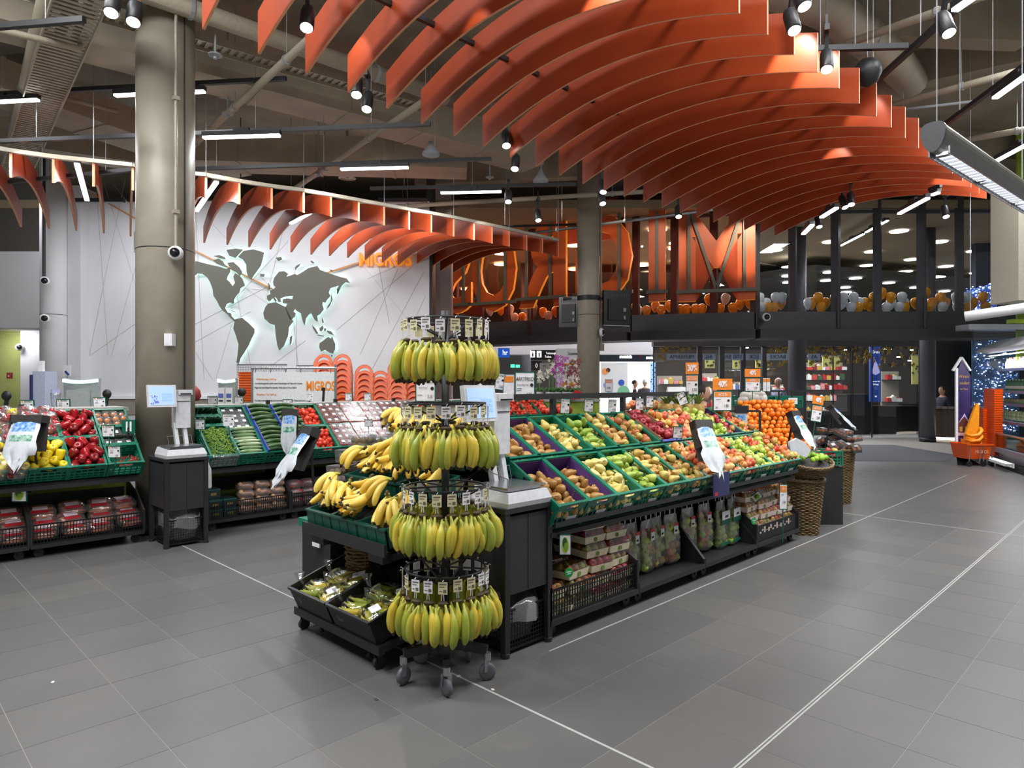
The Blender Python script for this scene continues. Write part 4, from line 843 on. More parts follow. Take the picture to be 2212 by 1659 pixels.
# hanging apple bags
def apple_bag(label, grp, x, y, z0, h, ks, printed=False, w=.195):
    o = thing('apple_bag', label, 'bag of apples', (x, y, z0), RN.uniform(-.15, .15), grp)
    d = .11; rr = [(.7, 0), (.95, .08), (1, .25), (1, .5), (.9, .75), (.85, 1)]
    vs = []; fs = []; n = 14
    for s, t in rr:
        for j in range(n):
            a = 2*PI*j/n; ex = .6; cx = math.copysign(abs(math.cos(a))**ex, math.cos(a)); cy = math.copysign(abs(math.sin(a))**ex, math.sin(a))
            vs.append((cx*w/2*s, cy*d/2*s*(1 if t < .55 else 1-(t-.55)*1.9), h*t))
    for i in range(len(rr)-1):
        for j in range(n): fs.append((i*n+j, i*n+(j+1) % n, (i+1)*n+(j+1) % n, (i+1)*n+j))
    fs.append(tuple(range(n-1, -1, -1)))
    MB().add(vs, fs).build('bag_film', BAGF, o, True)
    z = .04
    for k in range(6 if h > .38 else 5):
        for j, xx in enumerate((-.055, .0, .055) if k % 2 == 0 else (-.035, .035)):
            put('apple', FR[RN.choice(ks)], o, (xx+RN.uniform(-.006, .006), RN.choice([-.014, .012]), z), rot=(RN.uniform(-1, 1), RN.uniform(-1, 1), 0))
        z += .052
    for s in (-.02, .03): MB().tube([(-.035, s, h), (-.035, s, h+.05), (-.025, s, h+.062), (.025, s, h+.062), (.035, s, h+.05), (.035, s, h)], .004, 6).build('handle', WHT, o)
    if printed:
        MB().box(-w*.43, w*.43, -.058, -.055, .62*h, .8*h).build('print_card', WHT, o); MB().box(-w*.47, w*.47, -.056, -.054, .52*h, .62*h).box(-w*.47, w*.47, -.055, -.053, .03, .055).build('green_band', GRNF, o)
        MB().mesh(text('APFEL', .03, .001, .9), 0, TR(.01, -.06, .68*h)).build('lettering', INK, o)
    else:
        MB().box(-.02, .035, -.056, -.054, .62*h, .84*h).box(-.02, .035, -.057, -.055, .78*h, .84*h, 1).box(-.01, .02, -.057, -.055, .66*h, .7*h, 2).build('label_card', [WHT, RED, INK], o)
for i, x in enumerate([4.10, 4.27, 4.45, 4.62, 4.80]):
    apple_bag('clear hanging bag of green-red apples, %s from the left of the five' % ORD[i], 'clear apple bags on the open shelf', x+.05, 3.0+.02*(i % 2), .125, .40, ['amix', 'agrn', 'agrn', 'ared'])
for i, x in enumerate([5.12, 5.40]):
    apple_bag('clear hanging bag of green-red apples, %s on the third shelf' % ('left one' if i == 0 else 'right one'), 'clear apple bags on the third shelf', x, 3.0, .14, .40, ['amix', 'agrn', 'ared'])
for i, x in enumerate([5.64, 5.85]):
    apple_bag('green printed bag of pale green apples, %s of the pair on the third shelf' % ('left' if i == 0 else 'right'), 'green printed apple bags', x, 2.97, .12, .42, ['agrn'], True, .19)
# oranges table behind the island's far end, turned towards the entrance
op = px(1628, 829.5, 7.95); ot = thing('produce_rack', 'black rack with the steep heap of oranges behind the fruit island', 'display rack', (op.x, op.y, 0), FC)
OW = .72
MB().add([(0, 0, .70), (OW, 0, .70), (OW, .62, 1.30), (0, .62, 1.30)], [(0, 1, 2, 3)]).add([(0, 0, .66), (OW, 0, .66), (OW, .62, 1.26), (0, .62, 1.26)], [(3, 2, 1, 0)]).build('sloping_deck', BLK, ot)
for x in (.03, OW-.03):
    for y in (.05, .58): MB().bar((x, y, 0), (x, y, .66+.9*y), .04).build('post', BLK, ot)
TT = TR(op.x, op.y, .72) @ RZ(FC) @ RX(math.atan2(.6, .62))
fill(TT, OW, .9, ['ora'], 'in the big sloping heap behind the island', .07, .06, x0=.03, x1=OW-.03, y0=.04, y1=.86, top=.45)
for i in range(2):
    T = TR(op.x, op.y, 0) @ RZ(FC) @ TR(.3+i*.3, -.34, .84)
    crate(T, .29, .3, .165, 'green crate of wrapped red fruit below the oranges, %s of the two' % ('left' if i == 0 else 'right'), 'green crates below the oranges', False)
    fill(T, .29, .3, ['adark', 'ared'], 'wrapped in the crates below the oranges', .07, -.05, top=.2)
MB().box(.3, .9, -.32, -.02, 0, .66).build('base_cabinet', BLK, ot)
# ---------------------------------------------------------------- vegetable racks along the counter
VT = math.radians(38.8); VB = 7.35; VZ = .826
LIME = mat('lime_panel', '#93a838', .6); LEDGE = mat('ledge_grey', '#a6a49e', .4)
for a0, a1, tx in [(-1.6, 2.2, 'left'), (2.85, 9.6, 'right')]:
    o = thing('service_counter', 'lime green counter with a grey top behind the %s vegetable rack' % tx, 'counter', (a0, 8.12, 0))
    MB().box(0, a1-a0, 0, .45, 0, 1.31).build('front_panel', LIME, o); MB().box(-.01, a1-a0+.01, -.03, .5, 1.31, 1.35).build('top', LEDGE, o); MB().box(0, a1-a0, -.01, .0, 0, .1).build('plinth', DK, o)
def vrack(a0, n, label):
    w = n*.311; o = thing('produce_rack', label, 'display rack', (a0, 7.42, 0))
    MB().add([(0, .02, .66), (w, .02, .66), (w, .66, 1.15), (0, .66, 1.15)], [(0, 1, 2, 3)]).build('sloping_deck', BLK, o)
    MB().bar((0, 0, .645), (w, 0, .645), .015, .035).build('front_rail', BLK, o); MB().box(0, w, .64, .66, .35, .5).build('cross_beam', BLK, o)
    k = int(w/.94)
    for i in range(k+1):
        x = min(w-.02, .02+i*.94); MB().bar((x, .64, .05), (x, .64, 1.4), .04).build('post', BLK, o); MB().bar((x, .04, .62), (x, .62, .55), .03).build('bracket', BLK, o)
    return o
vrack(.29, 6, 'black rack of the pepper crates left of the thick column'); vrack(2.80, 20, 'long black rack of the salad vegetable crates right of the thick column')
T0 = lambda c, row: deck(VB+row*.415*math.cos(VT), VZ+row*.415*math.sin(VT), VT, c)
def vcr(a, row, n, L=.412, lab=False, w=.311, dy=0.0, liner=False):
    T = T0(a, row) @ TR(0, dy, 0)
    crate(T, w, L, .165, n, 'green crates of the vegetable racks', lab)
    return T
pouch_c = {}
def pillow(w, h, d, m, n=12, k=8, ex=.6):
    vs = []; fs = []
    for i in range(k+1):
        ph = -PI/2+PI*i/k; cr = abs(math.cos(ph))**ex; sr = math.copysign(abs(math.sin(ph))**.8, math.sin(ph))
        for j in range(n):
            a = 2*PI*j/n; vs.append((w/2*cr*math.copysign(abs(math.cos(a))**ex, math.cos(a)), h/2*cr*math.copysign(abs(math.sin(a))**ex, math.sin(a)), d/2*sr))
    for i in range(k):
        for j in range(n): fs.append((i*n+j, i*n+(j+1) % n, (i+1)*n+(j+1) % n, (i+1)*n+j))
    return MB().add(vs, fs).data('film', m, True)
FPIL = pillow(.17, .2, .10, BAGF); PKB = {}
def bagged(key, name, label, cat, grp, T, items, filmme=None, tie=True):
    if key not in PKB:
        o = thing(name, label, cat, group=grp); o.matrix_world = T
        for k, (p, r, s) in items: q_ = put(fkind(k)[0], FR[k], o, p, rot=r); q_.scale = (s, s, s)
        put('bag_film', filmme or FPIL, o)
        PKB[key] = o; return o
    return clone(PKB[key], M=T, label=label, group=grp)
def rr3(): return (RN.uniform(-1, 1), RN.uniform(-1, 1), RN.uniform(0, 6))
for a, row, key, tx in [(.59, 0, 'mix', 'lower left'), (.89, 0, 'mix', 'lower second'), (.59, 1, 'mix', 'upper left'), (.89, 1, 'mix', 'upper second'), (1.20, 1, 'red', 'upper third')]:
    T = vcr(a, row, 'green crate of bagged %s peppers, %s of the left rack' % ('three-colour' if key == 'mix' else 'red', tx))
    ks = ['pred', 'pyel_', 'pred'] if key == 'mix' else ['pred']*3
    for j in range(4):
        for i in range(2):
            for l in range(2):
                if l and RN.random() < .35: continue
                if key == 'mix' and RN.random() < .3: kk, key2 = ['pyel_', 'pyel_', 'pred'], 'mix2'
                else: kk, key2 = ks, key
                it = [(kk[0], ((-.035, -.05, 0), rr3(), .95)), (kk[1], ((.04, -.01, .005), rr3(), .95)), (kk[2], ((-.02, .05, 0), rr3(), .95))]
                bagged('pep'+key2, 'pepper_bag', 'clear bag of %s peppers, %s left-rack crate' % ('red' if key == 'red' else 'mixed', tx), 'bag of peppers', 'bags of peppers in the %s crate' % tx,
                       T @ TR(.085+.15*i+RN.uniform(-.01, .01), .06+.1*j, -.06+.06*l) @ Matrix.Rotation(RN.uniform(-.6, .6), 4, 'Z') @ RX(RN.uniform(-.2, .2)), it)
T = vcr(1.20, 0, 'green crate of loose yellow bell peppers in the left rack'); fill(T, .311, .412, ['pyel_'], 'in the lower crate of the left rack', .072, -.04, x0=.05, x1=.261, y0=.055, y1=.36, top=.95)
for row, tx in ((0, 'lower'), (1, 'upper')):
    T = vcr(1.515, row, 'green crate of loose red bell peppers, %s one in the left rack' % tx); fill(T, .311, .412, ['pred'], 'in the %s crate of the left rack' % tx, .074, -.035, x0=.05, x1=.261, y0=.055, y1=.36, top=.95)
CHI = MB()
for i in range(60):
    x = RN.uniform(.03, .28); y = RN.uniform(.02, .16); a = RN.uniform(0, 3); CHI.tube([(x, y, -.10+RN.uniform(0, .03)), (x+.03*math.cos(a), y+.03*math.sin(a), -.09+RN.uniform(0, .03))], [.006, .002], 5)
T = vcr(1.84, 0, 'half-size green crate of red chillies at the right end of the left rack', .275); o = tag(stuff(CHI.build('chillies', RED)), 'loose red chillies in the small crate', 'chillies'); o.matrix_world = T
T = T0(1.84, 0) @ TR(0, .278, 0); crate(T, .311, .275, .165, 'half-size green crate of black trays in the left rack', 'green crates of the vegetable racks', False)
tray_ = None
def punnet(key, name, label, cat, grp, T, w, d, h, cont, cn=(3, 2), base=None, lab=True):
    if key not in PKB:
        o = thing(name, label, cat, group=grp); o.matrix_world = T
        if base: MB().box(0, w, 0, d, 0, h*.35).build('tray', base, o)
        mb = MB()
        for i in range(cn[0]):
            for j in range(cn[1]): mb.lathe([(r*.8*w/cn[0]/.05*.75, z*.75*w/cn[0]/.05*.75) for r, z in ball], 8, 0, TR((i+.5)*w/cn[0], (j+.5)*d/cn[1], h*.5))
        stuff(mb.build('contents', cont, o, True)); 
        MB().add([(0, 0, 0), (w, 0, 0), (w, d, 0), (0, d, 0), (-.004, -.004, h), (w+.004, -.004, h), (w+.004, d+.004, h), (-.004, d+.004, h)], [(0, 3, 2, 1), (4, 5, 6, 7), (0, 1, 5, 4), (1, 2, 6, 5), (2, 3, 7, 6), (3, 0, 4, 7)]).build('clear_lid', PUN, o)
        if lab: MB().box(w*.27, w*.73, d*.3, d*.7, h+.001, h+.003).build('label_card', WHT, o)
        PKB[key] = o; return o
    return clone(PKB[key], M=T, label=label, group=grp)
for j in range(2):
    for i in range(3): punnet('blk', 'black_tray', 'small black labelled tray in the left rack', 'tray', 'black trays of the left rack', T @ TR(.02+.095*i, .03+.12*j, -.10+.03*j) @ RZ(RN.uniform(-.3, .3)), .085, .1, .05, M_STEM, base=DK)
T = T0(1.84, 0) @ TR(0, .556, 0); crate(T, .311, .27, .165, 'half-size green crate of wrapped orange balls at the top of the left rack', 'green crates of the vegetable racks', False)
FSM = pillow(.085, .085, .085, BAGF, 10, 6)
for j in range(3):
    for i in range(4): bagged('tang', 'wrapped_fruit', 'film-twisted orange fruit, top of left rack', 'wrapped fruit', 'film-wrapped fruit of the left rack', T @ TR(.045+.075*i, .05+.08*j, -.05+RN.uniform(-.01, .02)), [('ora', ((0, 0, 0), (0, 0, 0), .85))], FSM)
# ---- right vegetable rack
C0 = 2.80; CW = .311
T = T0(C0, 0); crate(T, CW, .5, .165, 'green crate of rocket-like green beans in a clear liner', 'green crates of the vegetable racks', False)
mb = MB()
for i in range(520):
    x = RN.uniform(.03, .28); y = RN.uniform(.03, .46); a = RN.uniform(0, 6.28); z = -.06+.03*math.sin(7*x)+RN.uniform(-.01, .045); L = RN.uniform(.03, .055)
    mb.tube([(x, y, z), (x+.5*L*math.cos(a), y+.5*L*math.sin(a), z+.012), (x+L*math.cos(a), y+L*math.sin(a), z+RN.uniform(-.01, .01))], [.0025, .0035, .002], 4, RN.choice([0, 0, 1]))
o = tag(stuff(mb.build('green_beans', [mat('bean_green', '#6f9a34', .5), mat('bean_pale', '#a9bf62', .5)])), 'loose heap of thin green beans in the first crate right of the column', 'beans'); o.matrix_world = T
o = tag(MB().box(.01, .30, .005, .012, -.1, .004).box(.296, .302, .0, .48, -.1, .02).box(.01, .3, -.02, .0, -.15, .0).build('plastic_liner', BAGF), 'clear plastic liner hanging over the green bean crate', 'liner'); o.matrix_world = T
for k in range(2):
    T = T0(C0, 0) @ TR(0, .505+.165*k, 0); crate(T, CW, .16, .165, 'shallow green crate of dark zucchini, %s of two over the beans' % ('lower' if k == 0 else 'upper'), 'green crates of the vegetable racks', False)
    for i in range(5): drop('zuc', T @ Vector((.05+.055*i, .08, -.03+RN.uniform(0, .02))), (0, .5, PI/2+RN.uniform(-.3, .1)), 'above the green beans')
C = C0+CW
for k in range(2):
    T = T0(C, 0) @ TR(0, .21*k, 0); crate(T, CW, .205, .165, 'green crate of wrapped cucumbers, %s of two beside the beans' % ('lower' if k == 0 else 'upper'), 'green crates of the vegetable racks', False)
    for i in range(5): drop('wrap', T @ Vector((.155, .03+.036*i, -.05+.018*i+RN.uniform(0, .01))), (0, 0, RN.uniform(-.15, .15)), 'in the crates beside the beans')
T = vcr(C, 1, 'green crate of black trays with red labels above the wrapped cucumbers')
for j in range(4):
    for i in range(3): punnet('dkp', 'black_tray', 'black labelled tray above the wrapped cucumbers', 'tray', 'black trays above the cucumbers', T @ TR(.02+.095*i, .03+.095*j, -.09) @ RZ(RN.uniform(-.1, .1)), .088, .085, .06, M_ZUC, base=DK)
for c in (2, 3):
    C = C0+c*CW
    for row in (0, 1):
        T = vcr(C, row, 'crate of dark cucumbers, %s one in the %s cucumber column' % (('lower', 'upper')[row], ('left', 'right')[c-2]))
        for j in range(11): drop('cuc', T @ Vector((.155+RN.uniform(-.01, .01), .03+.037*j, -.02+RN.uniform(-.01, .02))), (RN.uniform(-.1, .1), RN.uniform(-.08, .08), RN.uniform(-.15, .15)), 'in the %s cucumber column' % ('left', 'right')[c-2])
        for j in range(5): drop('cuc', T @ Vector((.155+RN.uniform(-.02, .02), .06+.075*j, .02)), (0, 0, RN.uniform(-.25, .25)), 'in the %s cucumber column' % ('left', 'right')[c-2])
    o = tag(MB().box(.004, .012, .0, .8, -.05, .035).box(.004, .02, .0, .8, .03, .035).box(.012, .014, .30, .5, -.02, .03, 1).build('box_edge', [mat('box_blue', '#3c4cb8', .5), CARD]), 'blue cardboard edge left of the %s cucumber column' % ('left', 'right')[c-2], 'cardboard'); o.matrix_world = T0(C, 0)
C = C0+4*CW
for row in (0, 1):
    T = vcr(C, row, 'green crate of loose tomatoes, %s one beside the cucumbers' % ('lower', 'upper')[row]); fill(T, CW, .412, ['tom'], 'in the %s tomato crate' % ('lower', 'upper')[row], .058, -.07, top=.3, y1=.36)
for c in (5, 6, 7, 8, 9):
    C = C0+c*CW
    for row in (0, 1):
        T = vcr(C, row, 'green crate of clear punnets, column %s right of the tomatoes, %s row' % (ORD[c-5], ('lower', 'upper')[row]))
        for j in range(4):
            for i in range(3): punnet('tp%d' % (c > 7), 'tomato_punnet', 'clear tomato punnet in the %s punnet column' % ORD[c-5], 'punnet', 'tomato punnets in the %s column' % ORD[c-5], T @ TR(.016+.096*i, .02+.097*j, -.05+RN.uniform(0, .015)) @ RZ(RN.uniform(-.06, .06)), .09, .088, .07, M_TOM, (3, 3))
for c in range(10, 19):
    C = C0+c*CW; row = 1
    T = vcr(C, row, 'green crate of cherry tomatoes at the far right rack end, %s of that run' % ORD[c-10]); fill(T, CW, .412, ['tom'], 'in the far crates beyond the punnets', .06, -.05, top=.3)
# ---- bins below the vegetables
vb = [bin_('rolling_bin', t, (x, 7.44, 0), .95, .6, .17) for x, t in [(.265, 'wire bin of carrot bags at the left photo edge'), (1.225, 'wire bin of carrot bags left of the thick column'), (2.80, 'wire bin of dark boxes and potato nets right of the scale stand'), (3.755, 'wire bin of red onion nets below the tomatoes'), (4.71, 'empty-fronted wire bin further right under the punnets')]]
CARM = MB().tube([(-.085, 0, 0), (-.04, 0, .002), (.04, 0, .002), (.09, 0, 0)], [.013, .016, .012, .003], 8).data('carrot', M_CAR, True)
CBF = pillow(.25, .2, .09, BAGF)
PR1 = mat('print_red', '#b3202e', .4)
def carrot_bag(T, label):
    if 'car' not in PKB:
        o = thing('carrot_bag', label, 'bag of carrots', group='carrot bags in the wire bins'); o.matrix_world = T
        for i in range(7): put('carrot', CARM, o, ((i % 2)*.02-.01, -.07+.024*i, .008*(i % 3)-.01), rot=(0, 0, RN.uniform(-.15, .15)+(PI if i % 2 else 0)))
        put('bag_film', CBF, o); MB().box(-.08, .06, -.045, -.01, .04, .044).box(-.08, .06, .045, .06, .036, .04).build('red_print', PR1, o); MB().box(-.07, .05, -.005, .04, .042, .045).build('pale_print', mat('print_pink2', '#e2c6cc', .4), o)
        PKB['car'] = o; return o
    return clone(PKB['car'], M=T, label=label, group='carrot bags in the wire bins')
for i in range(8):
    for l in range(3):
        x = .30+.235*i+RN.uniform(-.02, .02); carrot_bag(TR(x+.12, 7.56+RN.uniform(0, .03)+.06*l, .19+.085*l+RN.uniform(0, .03)) @ RZ(RN.uniform(-.3, .3)) @ RX(.45+RN.uniform(-.1, .2)), 'red printed carrot bag left of thick column')
BOXG = mat('box_dark_green', '#16322e', .5)
for i, (x, z, y) in enumerate([(2.84, .12, 7.5), (3.0, .12, 7.5), (2.84, .225, 7.52), (3.0, .225, 7.52), (2.86, .33, 7.62)]):
    o = thing('vegetable_box', 'dark green printed box in the bin right of the scale stand, %s' % ['lower left', 'lower right', 'middle left', 'middle right', 'topmost'][i], 'box', (x, y, z)); MB().box(0, .145, 0, .2, 0, .1).build('carton', BOXG, o); MB().box(-.001, .146, -.002, .202, .085, .098).build('lid_edge', mat('teal_edge', '#1f5a58', .5), o); MB().box(.04, .1, -.004, -.001, .03, .06).build('print_mark', mat('gold_print', '#8a7a3a', .5), o)
FNET = pillow(.2, .17, .11, film('net_tan', '#e6c79a', .1, .3, .12)); FNETR = pillow(.2, .18, .13, film('net_red', '#d8405a', .1, .3, .1))
POTM = MB().lathe([(.003, -.028), (.02, -.022), (.028, 0), (.022, .02), (.003, .028)], 10).data('potato', M_POT, True); ONIM = MB().lathe([(.003, -.03), (.022, -.022), (.032, 0), (.02, .022), (.004, .036)], 10).data('red_onion', M_ONI, True)
def net(key, name, label, cat, grp, T, me, fme):
    if key not in PKB:
        o = thing(name, label, cat, group=grp); o.matrix_world = T
        for i in range(11): put(me.name, me, o, (-.06+.04*(i % 4), -.05+.045*(i//4), RN.uniform(-.02, .03)), rot=rr3())
        put('net', fme, o); PKB[key] = o; return o
    return clone(PKB[key], M=T, label=label, group=grp)
for i in range(3):
    for l in range(4): net('pot', 'potato_net', 'tan potato net right of the far scale', 'net bag', 'potato nets under the vegetables', TR(3.28+.185*i, 7.57+.02*l, .17+.085*l) @ RZ(RN.uniform(-.2, .2)), POTM, FNET)
for i in range(5):
    for l in range(3): net('oni', 'onion_net', 'red onion net in bin below tomatoes', 'net bag', 'red onion nets under the tomatoes', TR(3.87+.18*i, 7.58+.02*l, .18+.1*l) @ RZ(RN.uniform(-.3, .3)), ONIM, FNETR)
# ---------------------------------------------------------------- scale stands and scales
SCRN = glow('screen_pale', '#a9c6ee', .45)
def scale_stand(x, y, tx, w=.37, d=.44):
    o = thing('scale_stand', 'black steel stand under the %s' % tx, 'stand', (x, y, 0))
    for i in (0, 1):
        for j in (0, 1): MB().bar((i*w, j*d, .02), (i*w, j*d, .85), .04).lathe([(.028, 0), (.028, .025), (.012, .03)], 12, 0, TR(i*w, j*d, 0)).build('leg', BLK, o)
    MB().box(.01, w-.01, -.008, .0, .36, .82).box(w*.5-.002, w*.5+.002, -.011, -.006, .37, .82, 1).build('door', [ANT, DK], o)
    MB().box(-.012, -.004, .01, d-.01, .38, .82).box(w+.004, w+.012, .01, d-.01, .38, .82).box(0, w, d-.01, d, .3, .82).build('side_panel', ANT, o)
    MB().box(-.025, w+.025, -.025, d+.025, .84, .87).build('top_plate', mat('speckled_black', '#26262a', .5, var=.5, scale=160), o)
    b = thing('wire_bin', 'black wire waste basket with a clear bag in the stand of the %s' % tx, 'waste bin', (x+.025, y+.015, 0)); W = w-.05; D = d-.05; Hh = .26
    mb = MB()
    for yy in (0, D):
        for i in range(15): mb.bar((W*i/14, yy, .03), (W*i/14, yy, Hh), .004)
        for k in range(10): mb.bar((0, yy, .03+k*(Hh-.03)/9), (W, yy, .03+k*(Hh-.03)/9), .004)
    for xx in (0, W):
        for i in range(15): mb.bar((xx, D*i/14, .03), (xx, D*i/14, Hh), .004)
        for k in range(10): mb.bar((xx, 0, .03+k*(Hh-.03)/9), (xx, D, .03+k*(Hh-.03)/9), .004)
    mb.box(0, W, 0, D, .02, .03); mb.bar((0, 0, Hh), (W, 0, Hh), .012).bar((0, 0, 0.03), (W, 0, .03), .012); mb.build('basket', WIRE, b)
    n = 24; vs = []; fs = []
    for i, (sc_, z) in enumerate([(.8, .06), (.9, .16), (.97, .25), (1.0, .33), (1.03, .30), (1.04, .17)]):
        for j in range(n):
            a = 2*PI*j/n; cx = math.copysign(abs(math.cos(a))**.5, math.cos(a)); cy = math.copysign(abs(math.sin(a))**.5, math.sin(a))
            vs.append((W/2+cx*W/2*sc_, D/2+cy*D/2*sc_-.005, z+(.02*math.sin(5*a+i) if i > 1 else 0)+(.04*cy if i in (3, 4) else 0)))
    for i in range(5):
        for j in range(n): fs.append((i*n+j, i*n+(j+1) % n, (i+1)*n+(j+1) % n, (i+1)*n+j))
    MB().add(vs, fs).build('bag', film('bin_bag', '#f4f6f8', .1, .2, .1), b, True)
    MB().lathe([(.07, 0), (.07, .004)], 20, 0, TR(W/2, D*.6, .30) @ RX(.9)).build('inner_disc', GREY, b)
    s = thing('weighing_scale', 'white customer weighing scale with touch screen %s' % {'near scale': 'beside the banana rack', 'far scale': 'in front of the thick column'}[tx], 'scale', (x, y, .87))
    SW = mat('scale_white', '#d9dade', .35)
    MB().add([(0, -.02, .0), (w, -.02, .0), (w, .33, 0), (0, .33, 0), (.015, -.01, .085), (w-.015, -.01, .085), (w-.015, .32, .1), (.015, .32, .1), (-.005, -.03, .03), (w+.005, -.03, .03), (w+.005, .33, .03), (-.005, .33, .03)],
             [(0, 3, 2, 1), (4, 5, 6, 7), (0, 1, 9, 8), (8, 9, 5, 4), (1, 2, 10, 9), (9, 10, 6, 5), (2, 3, 11, 10), (10, 11, 7, 6), (3, 0, 8, 11), (11, 8, 4, 7)]).build('body', SW, s)
    MB().box(.02, w-.02, .0, .30, .108, .116).box(.04, w-.04, .02, .28, .09, .108).build('plate', STEEL, s)
    MB().tube([(.02, .0, .115), (.02, .0, .17), (.10, .30, .2), (w-.03, .31, .2), (w-.02, .3, .115)], .003, 6).build('guard_rod', STEEL, s)
    MB().bar((w*.56, .30, .05), (w*.50, .34, .33), .035, .05).bar((w*.80, .30, .05), (w*.74, .34, .33), .035, .05).build('arm', SW, s)
    MB().box(w*.5, w*.88, .29, .42, .28, .62).box(w*.52, w*.86, .285, .29, .55, .555, 1).build('tower', [SW, DK], s)
    MB().box(w*.56, w*.92, .27, .42, .62, .67).box(w*.60, w*.88, .262, .27, .625, .635, 1).build('printer', [SW, DK], s)
    T = TR(w*.16, .24, .5) @ RX(-.16) @ RZ(.05)
    MB().box(-.15, .12, 0, .035, 0, .225, 0, T).build('screen_frame', SW, s); MB().box(-.132, .10, -.003, 0, .02, .205, 0, T).build('screen', SCRN, s)
    mb = MB()
    for i in range(4):
        for k in range(3): mb.box(-.02+i*.026, 0.0+i*.026, -.006, -.003, .06+k*.03, .08+k*.03, 0, T)
    mb.build('screen_keys', glow('key_blue', '#8fb0dc', .6), s)
    mb = MB()
    for i in range(26): 
        xx = RN.uniform(-.128, -.06); zz = RN.uniform(.025, .11); mb.box(xx, xx+.009, -.006, -.003, zz, zz+.009, 0, T)
    mb.build('screen_picture', glow('pic_violet', '#6a62b4', .6), s)
    MB().bar(T @ Vector((0, .035, .1)), (w*.55, .33, .5), .05).build('screen_arm', SW, s)
scale_stand(2.745, 2.80, 'near scale'); scale_stand(2.235, 6.98, 'far scale')
o = thing('spray_bottle', 'white spray bottle with teal trigger hanging at the scale stand', 'bottle', (2.68, 7.14, .52)); MB().lathe([(.04, 0), (.045, .02), (.04, .2), (.018, .25), (.018, .27)], 14).build('bottle', WHT, o, True)
MB().lathe([(.022, .27), (.022, .31)], 12).bar((-.05, 0, .32), (.04, 0, .325), .03).bar((-.04, 0, .31), (-.05, 0, .27), .012).build('trigger', mat('teal', '#1e7f80', .4), o)
# ---------------------------------------------------------------- bananas
def banana_me(m, A=1.35, Rr=.135, n=11, k=7, thick=.0185):
    vs = []; fs = []; ms = []
    rs = [.005, .0065, .010, .0165, .0188, .0192, .0192, .0192, .0186, .0165, .0085, .0045]
    for i in range(n+1):
        t = i/n; an = (t-.5)*A*1.0; z = -Rr*(math.sin(an)+math.sin(A/2)); x = Rr*(math.cos(an)-math.cos(A/2))
        tx, tz = -math.sin(an), -math.cos(an)
        for j in range(k):
            a = 2*PI*j/k; r = rs[i]*thick/.019*(1+.05*math.cos(5*a)); vs.append((x+r*math.cos(a)*-tz, r*math.sin(a), z+r*math.cos(a)*tx))
    for i in range(n):
        for j in range(k): fs.append((i*k+j, (i+1)*k+j, (i+1)*k+(j+1) % k, i*k+(j+1) % k)); ms.append(1 if i < 2 else (2 if i >= n-1 else 0))
    fs.append(tuple(range(k))); ms.append(2); fs.append(tuple((n)*k+j for j in range(k-1, -1, -1))); ms.append(2)
    mb = MB(); mb.V = vs; mb.F = fs; mb.M = ms; return mb.data('banana', [m, M_BST, M_BTIP], True)
BG = banana_me(M_BANG, 1.15, .185, thick=.0215); BY = banana_me(M_BAN, 1.55, .135, thick=.0205)
BROWN = mat('crown_brown', '#4a3a1e', .7)
TAGM = mat('tag_paper', '#d8cfa6', .7)
def hang_hand(var):
    o = thing('banana_bunch', 'x', 'banana bunch'); R2 = random.Random(var)
    nb = 6+var % 2
    for i in range(nb):
        f = (i-(nb-1)/2)/((nb-1)/2); back = i % 2
        b = put('banana', BG, o, (f*.045, -.010+.035*back, -.003-.014*abs(f)-.012*R2.random()), rot=(RN.uniform(-.05, .05)-.04+.08*back, -f*.16+R2.uniform(-.1, .1), -PI/2+R2.choice([-.9, -.5, 0, .5, .9])+R2.uniform(-.2, .2)))
        s_ = R2.uniform(.95, 1.08); b.scale = (s_, s_, s_)
    MB().lathe([(.012, -.016), (.016, 0), (.01, .008)], 8, 0, TR(0, .008, -.006) @ Matrix.Diagonal((1.9, 1, 1, 1))).build('crown', BROWN, o)
    MB().tube([(-.006, 0, .01), (-.004, 0, .045), (.004, 0, .045), (.006, 0, .01)], .0018, 5).tube([(0, 0, .105), (.006, -.006, .118), (0, -.012, .112)], .0018, 5).build('string', WHT, o)
    tg = MB().box(-.024, .024, -.001, .001, .042, .105).build('paper_tag', TAGM if var % 3 else CARD, o)
    MB().box(-.018, .018, -.002, -.001, .09, .096).box(-.018, .01, -.002, -.001, .078, .082).box(.002, .018, -.002, -.001, .05, .066).box(-.018, -.004, -.002, -.001, .056, .06).build('tag_print', mat('tag_ink', '#6a6450', .7), tg)
    return o
rk = thing('banana_rack', 'round black four-tier rack on castors hung with banana bunches', 'rack', (2.34, 2.855, 0))
MB().tube([(0, 0, .16), (0, 0, 2.0)], .022, 14).build('pole', BLK, rk, True)
for z in (.37, .86, 1.3, 1.75): MB().lathe([(.025, 0), (.025, .008)], 14, 0, TR(0, 0, z)).build('collar', GREY, rk)
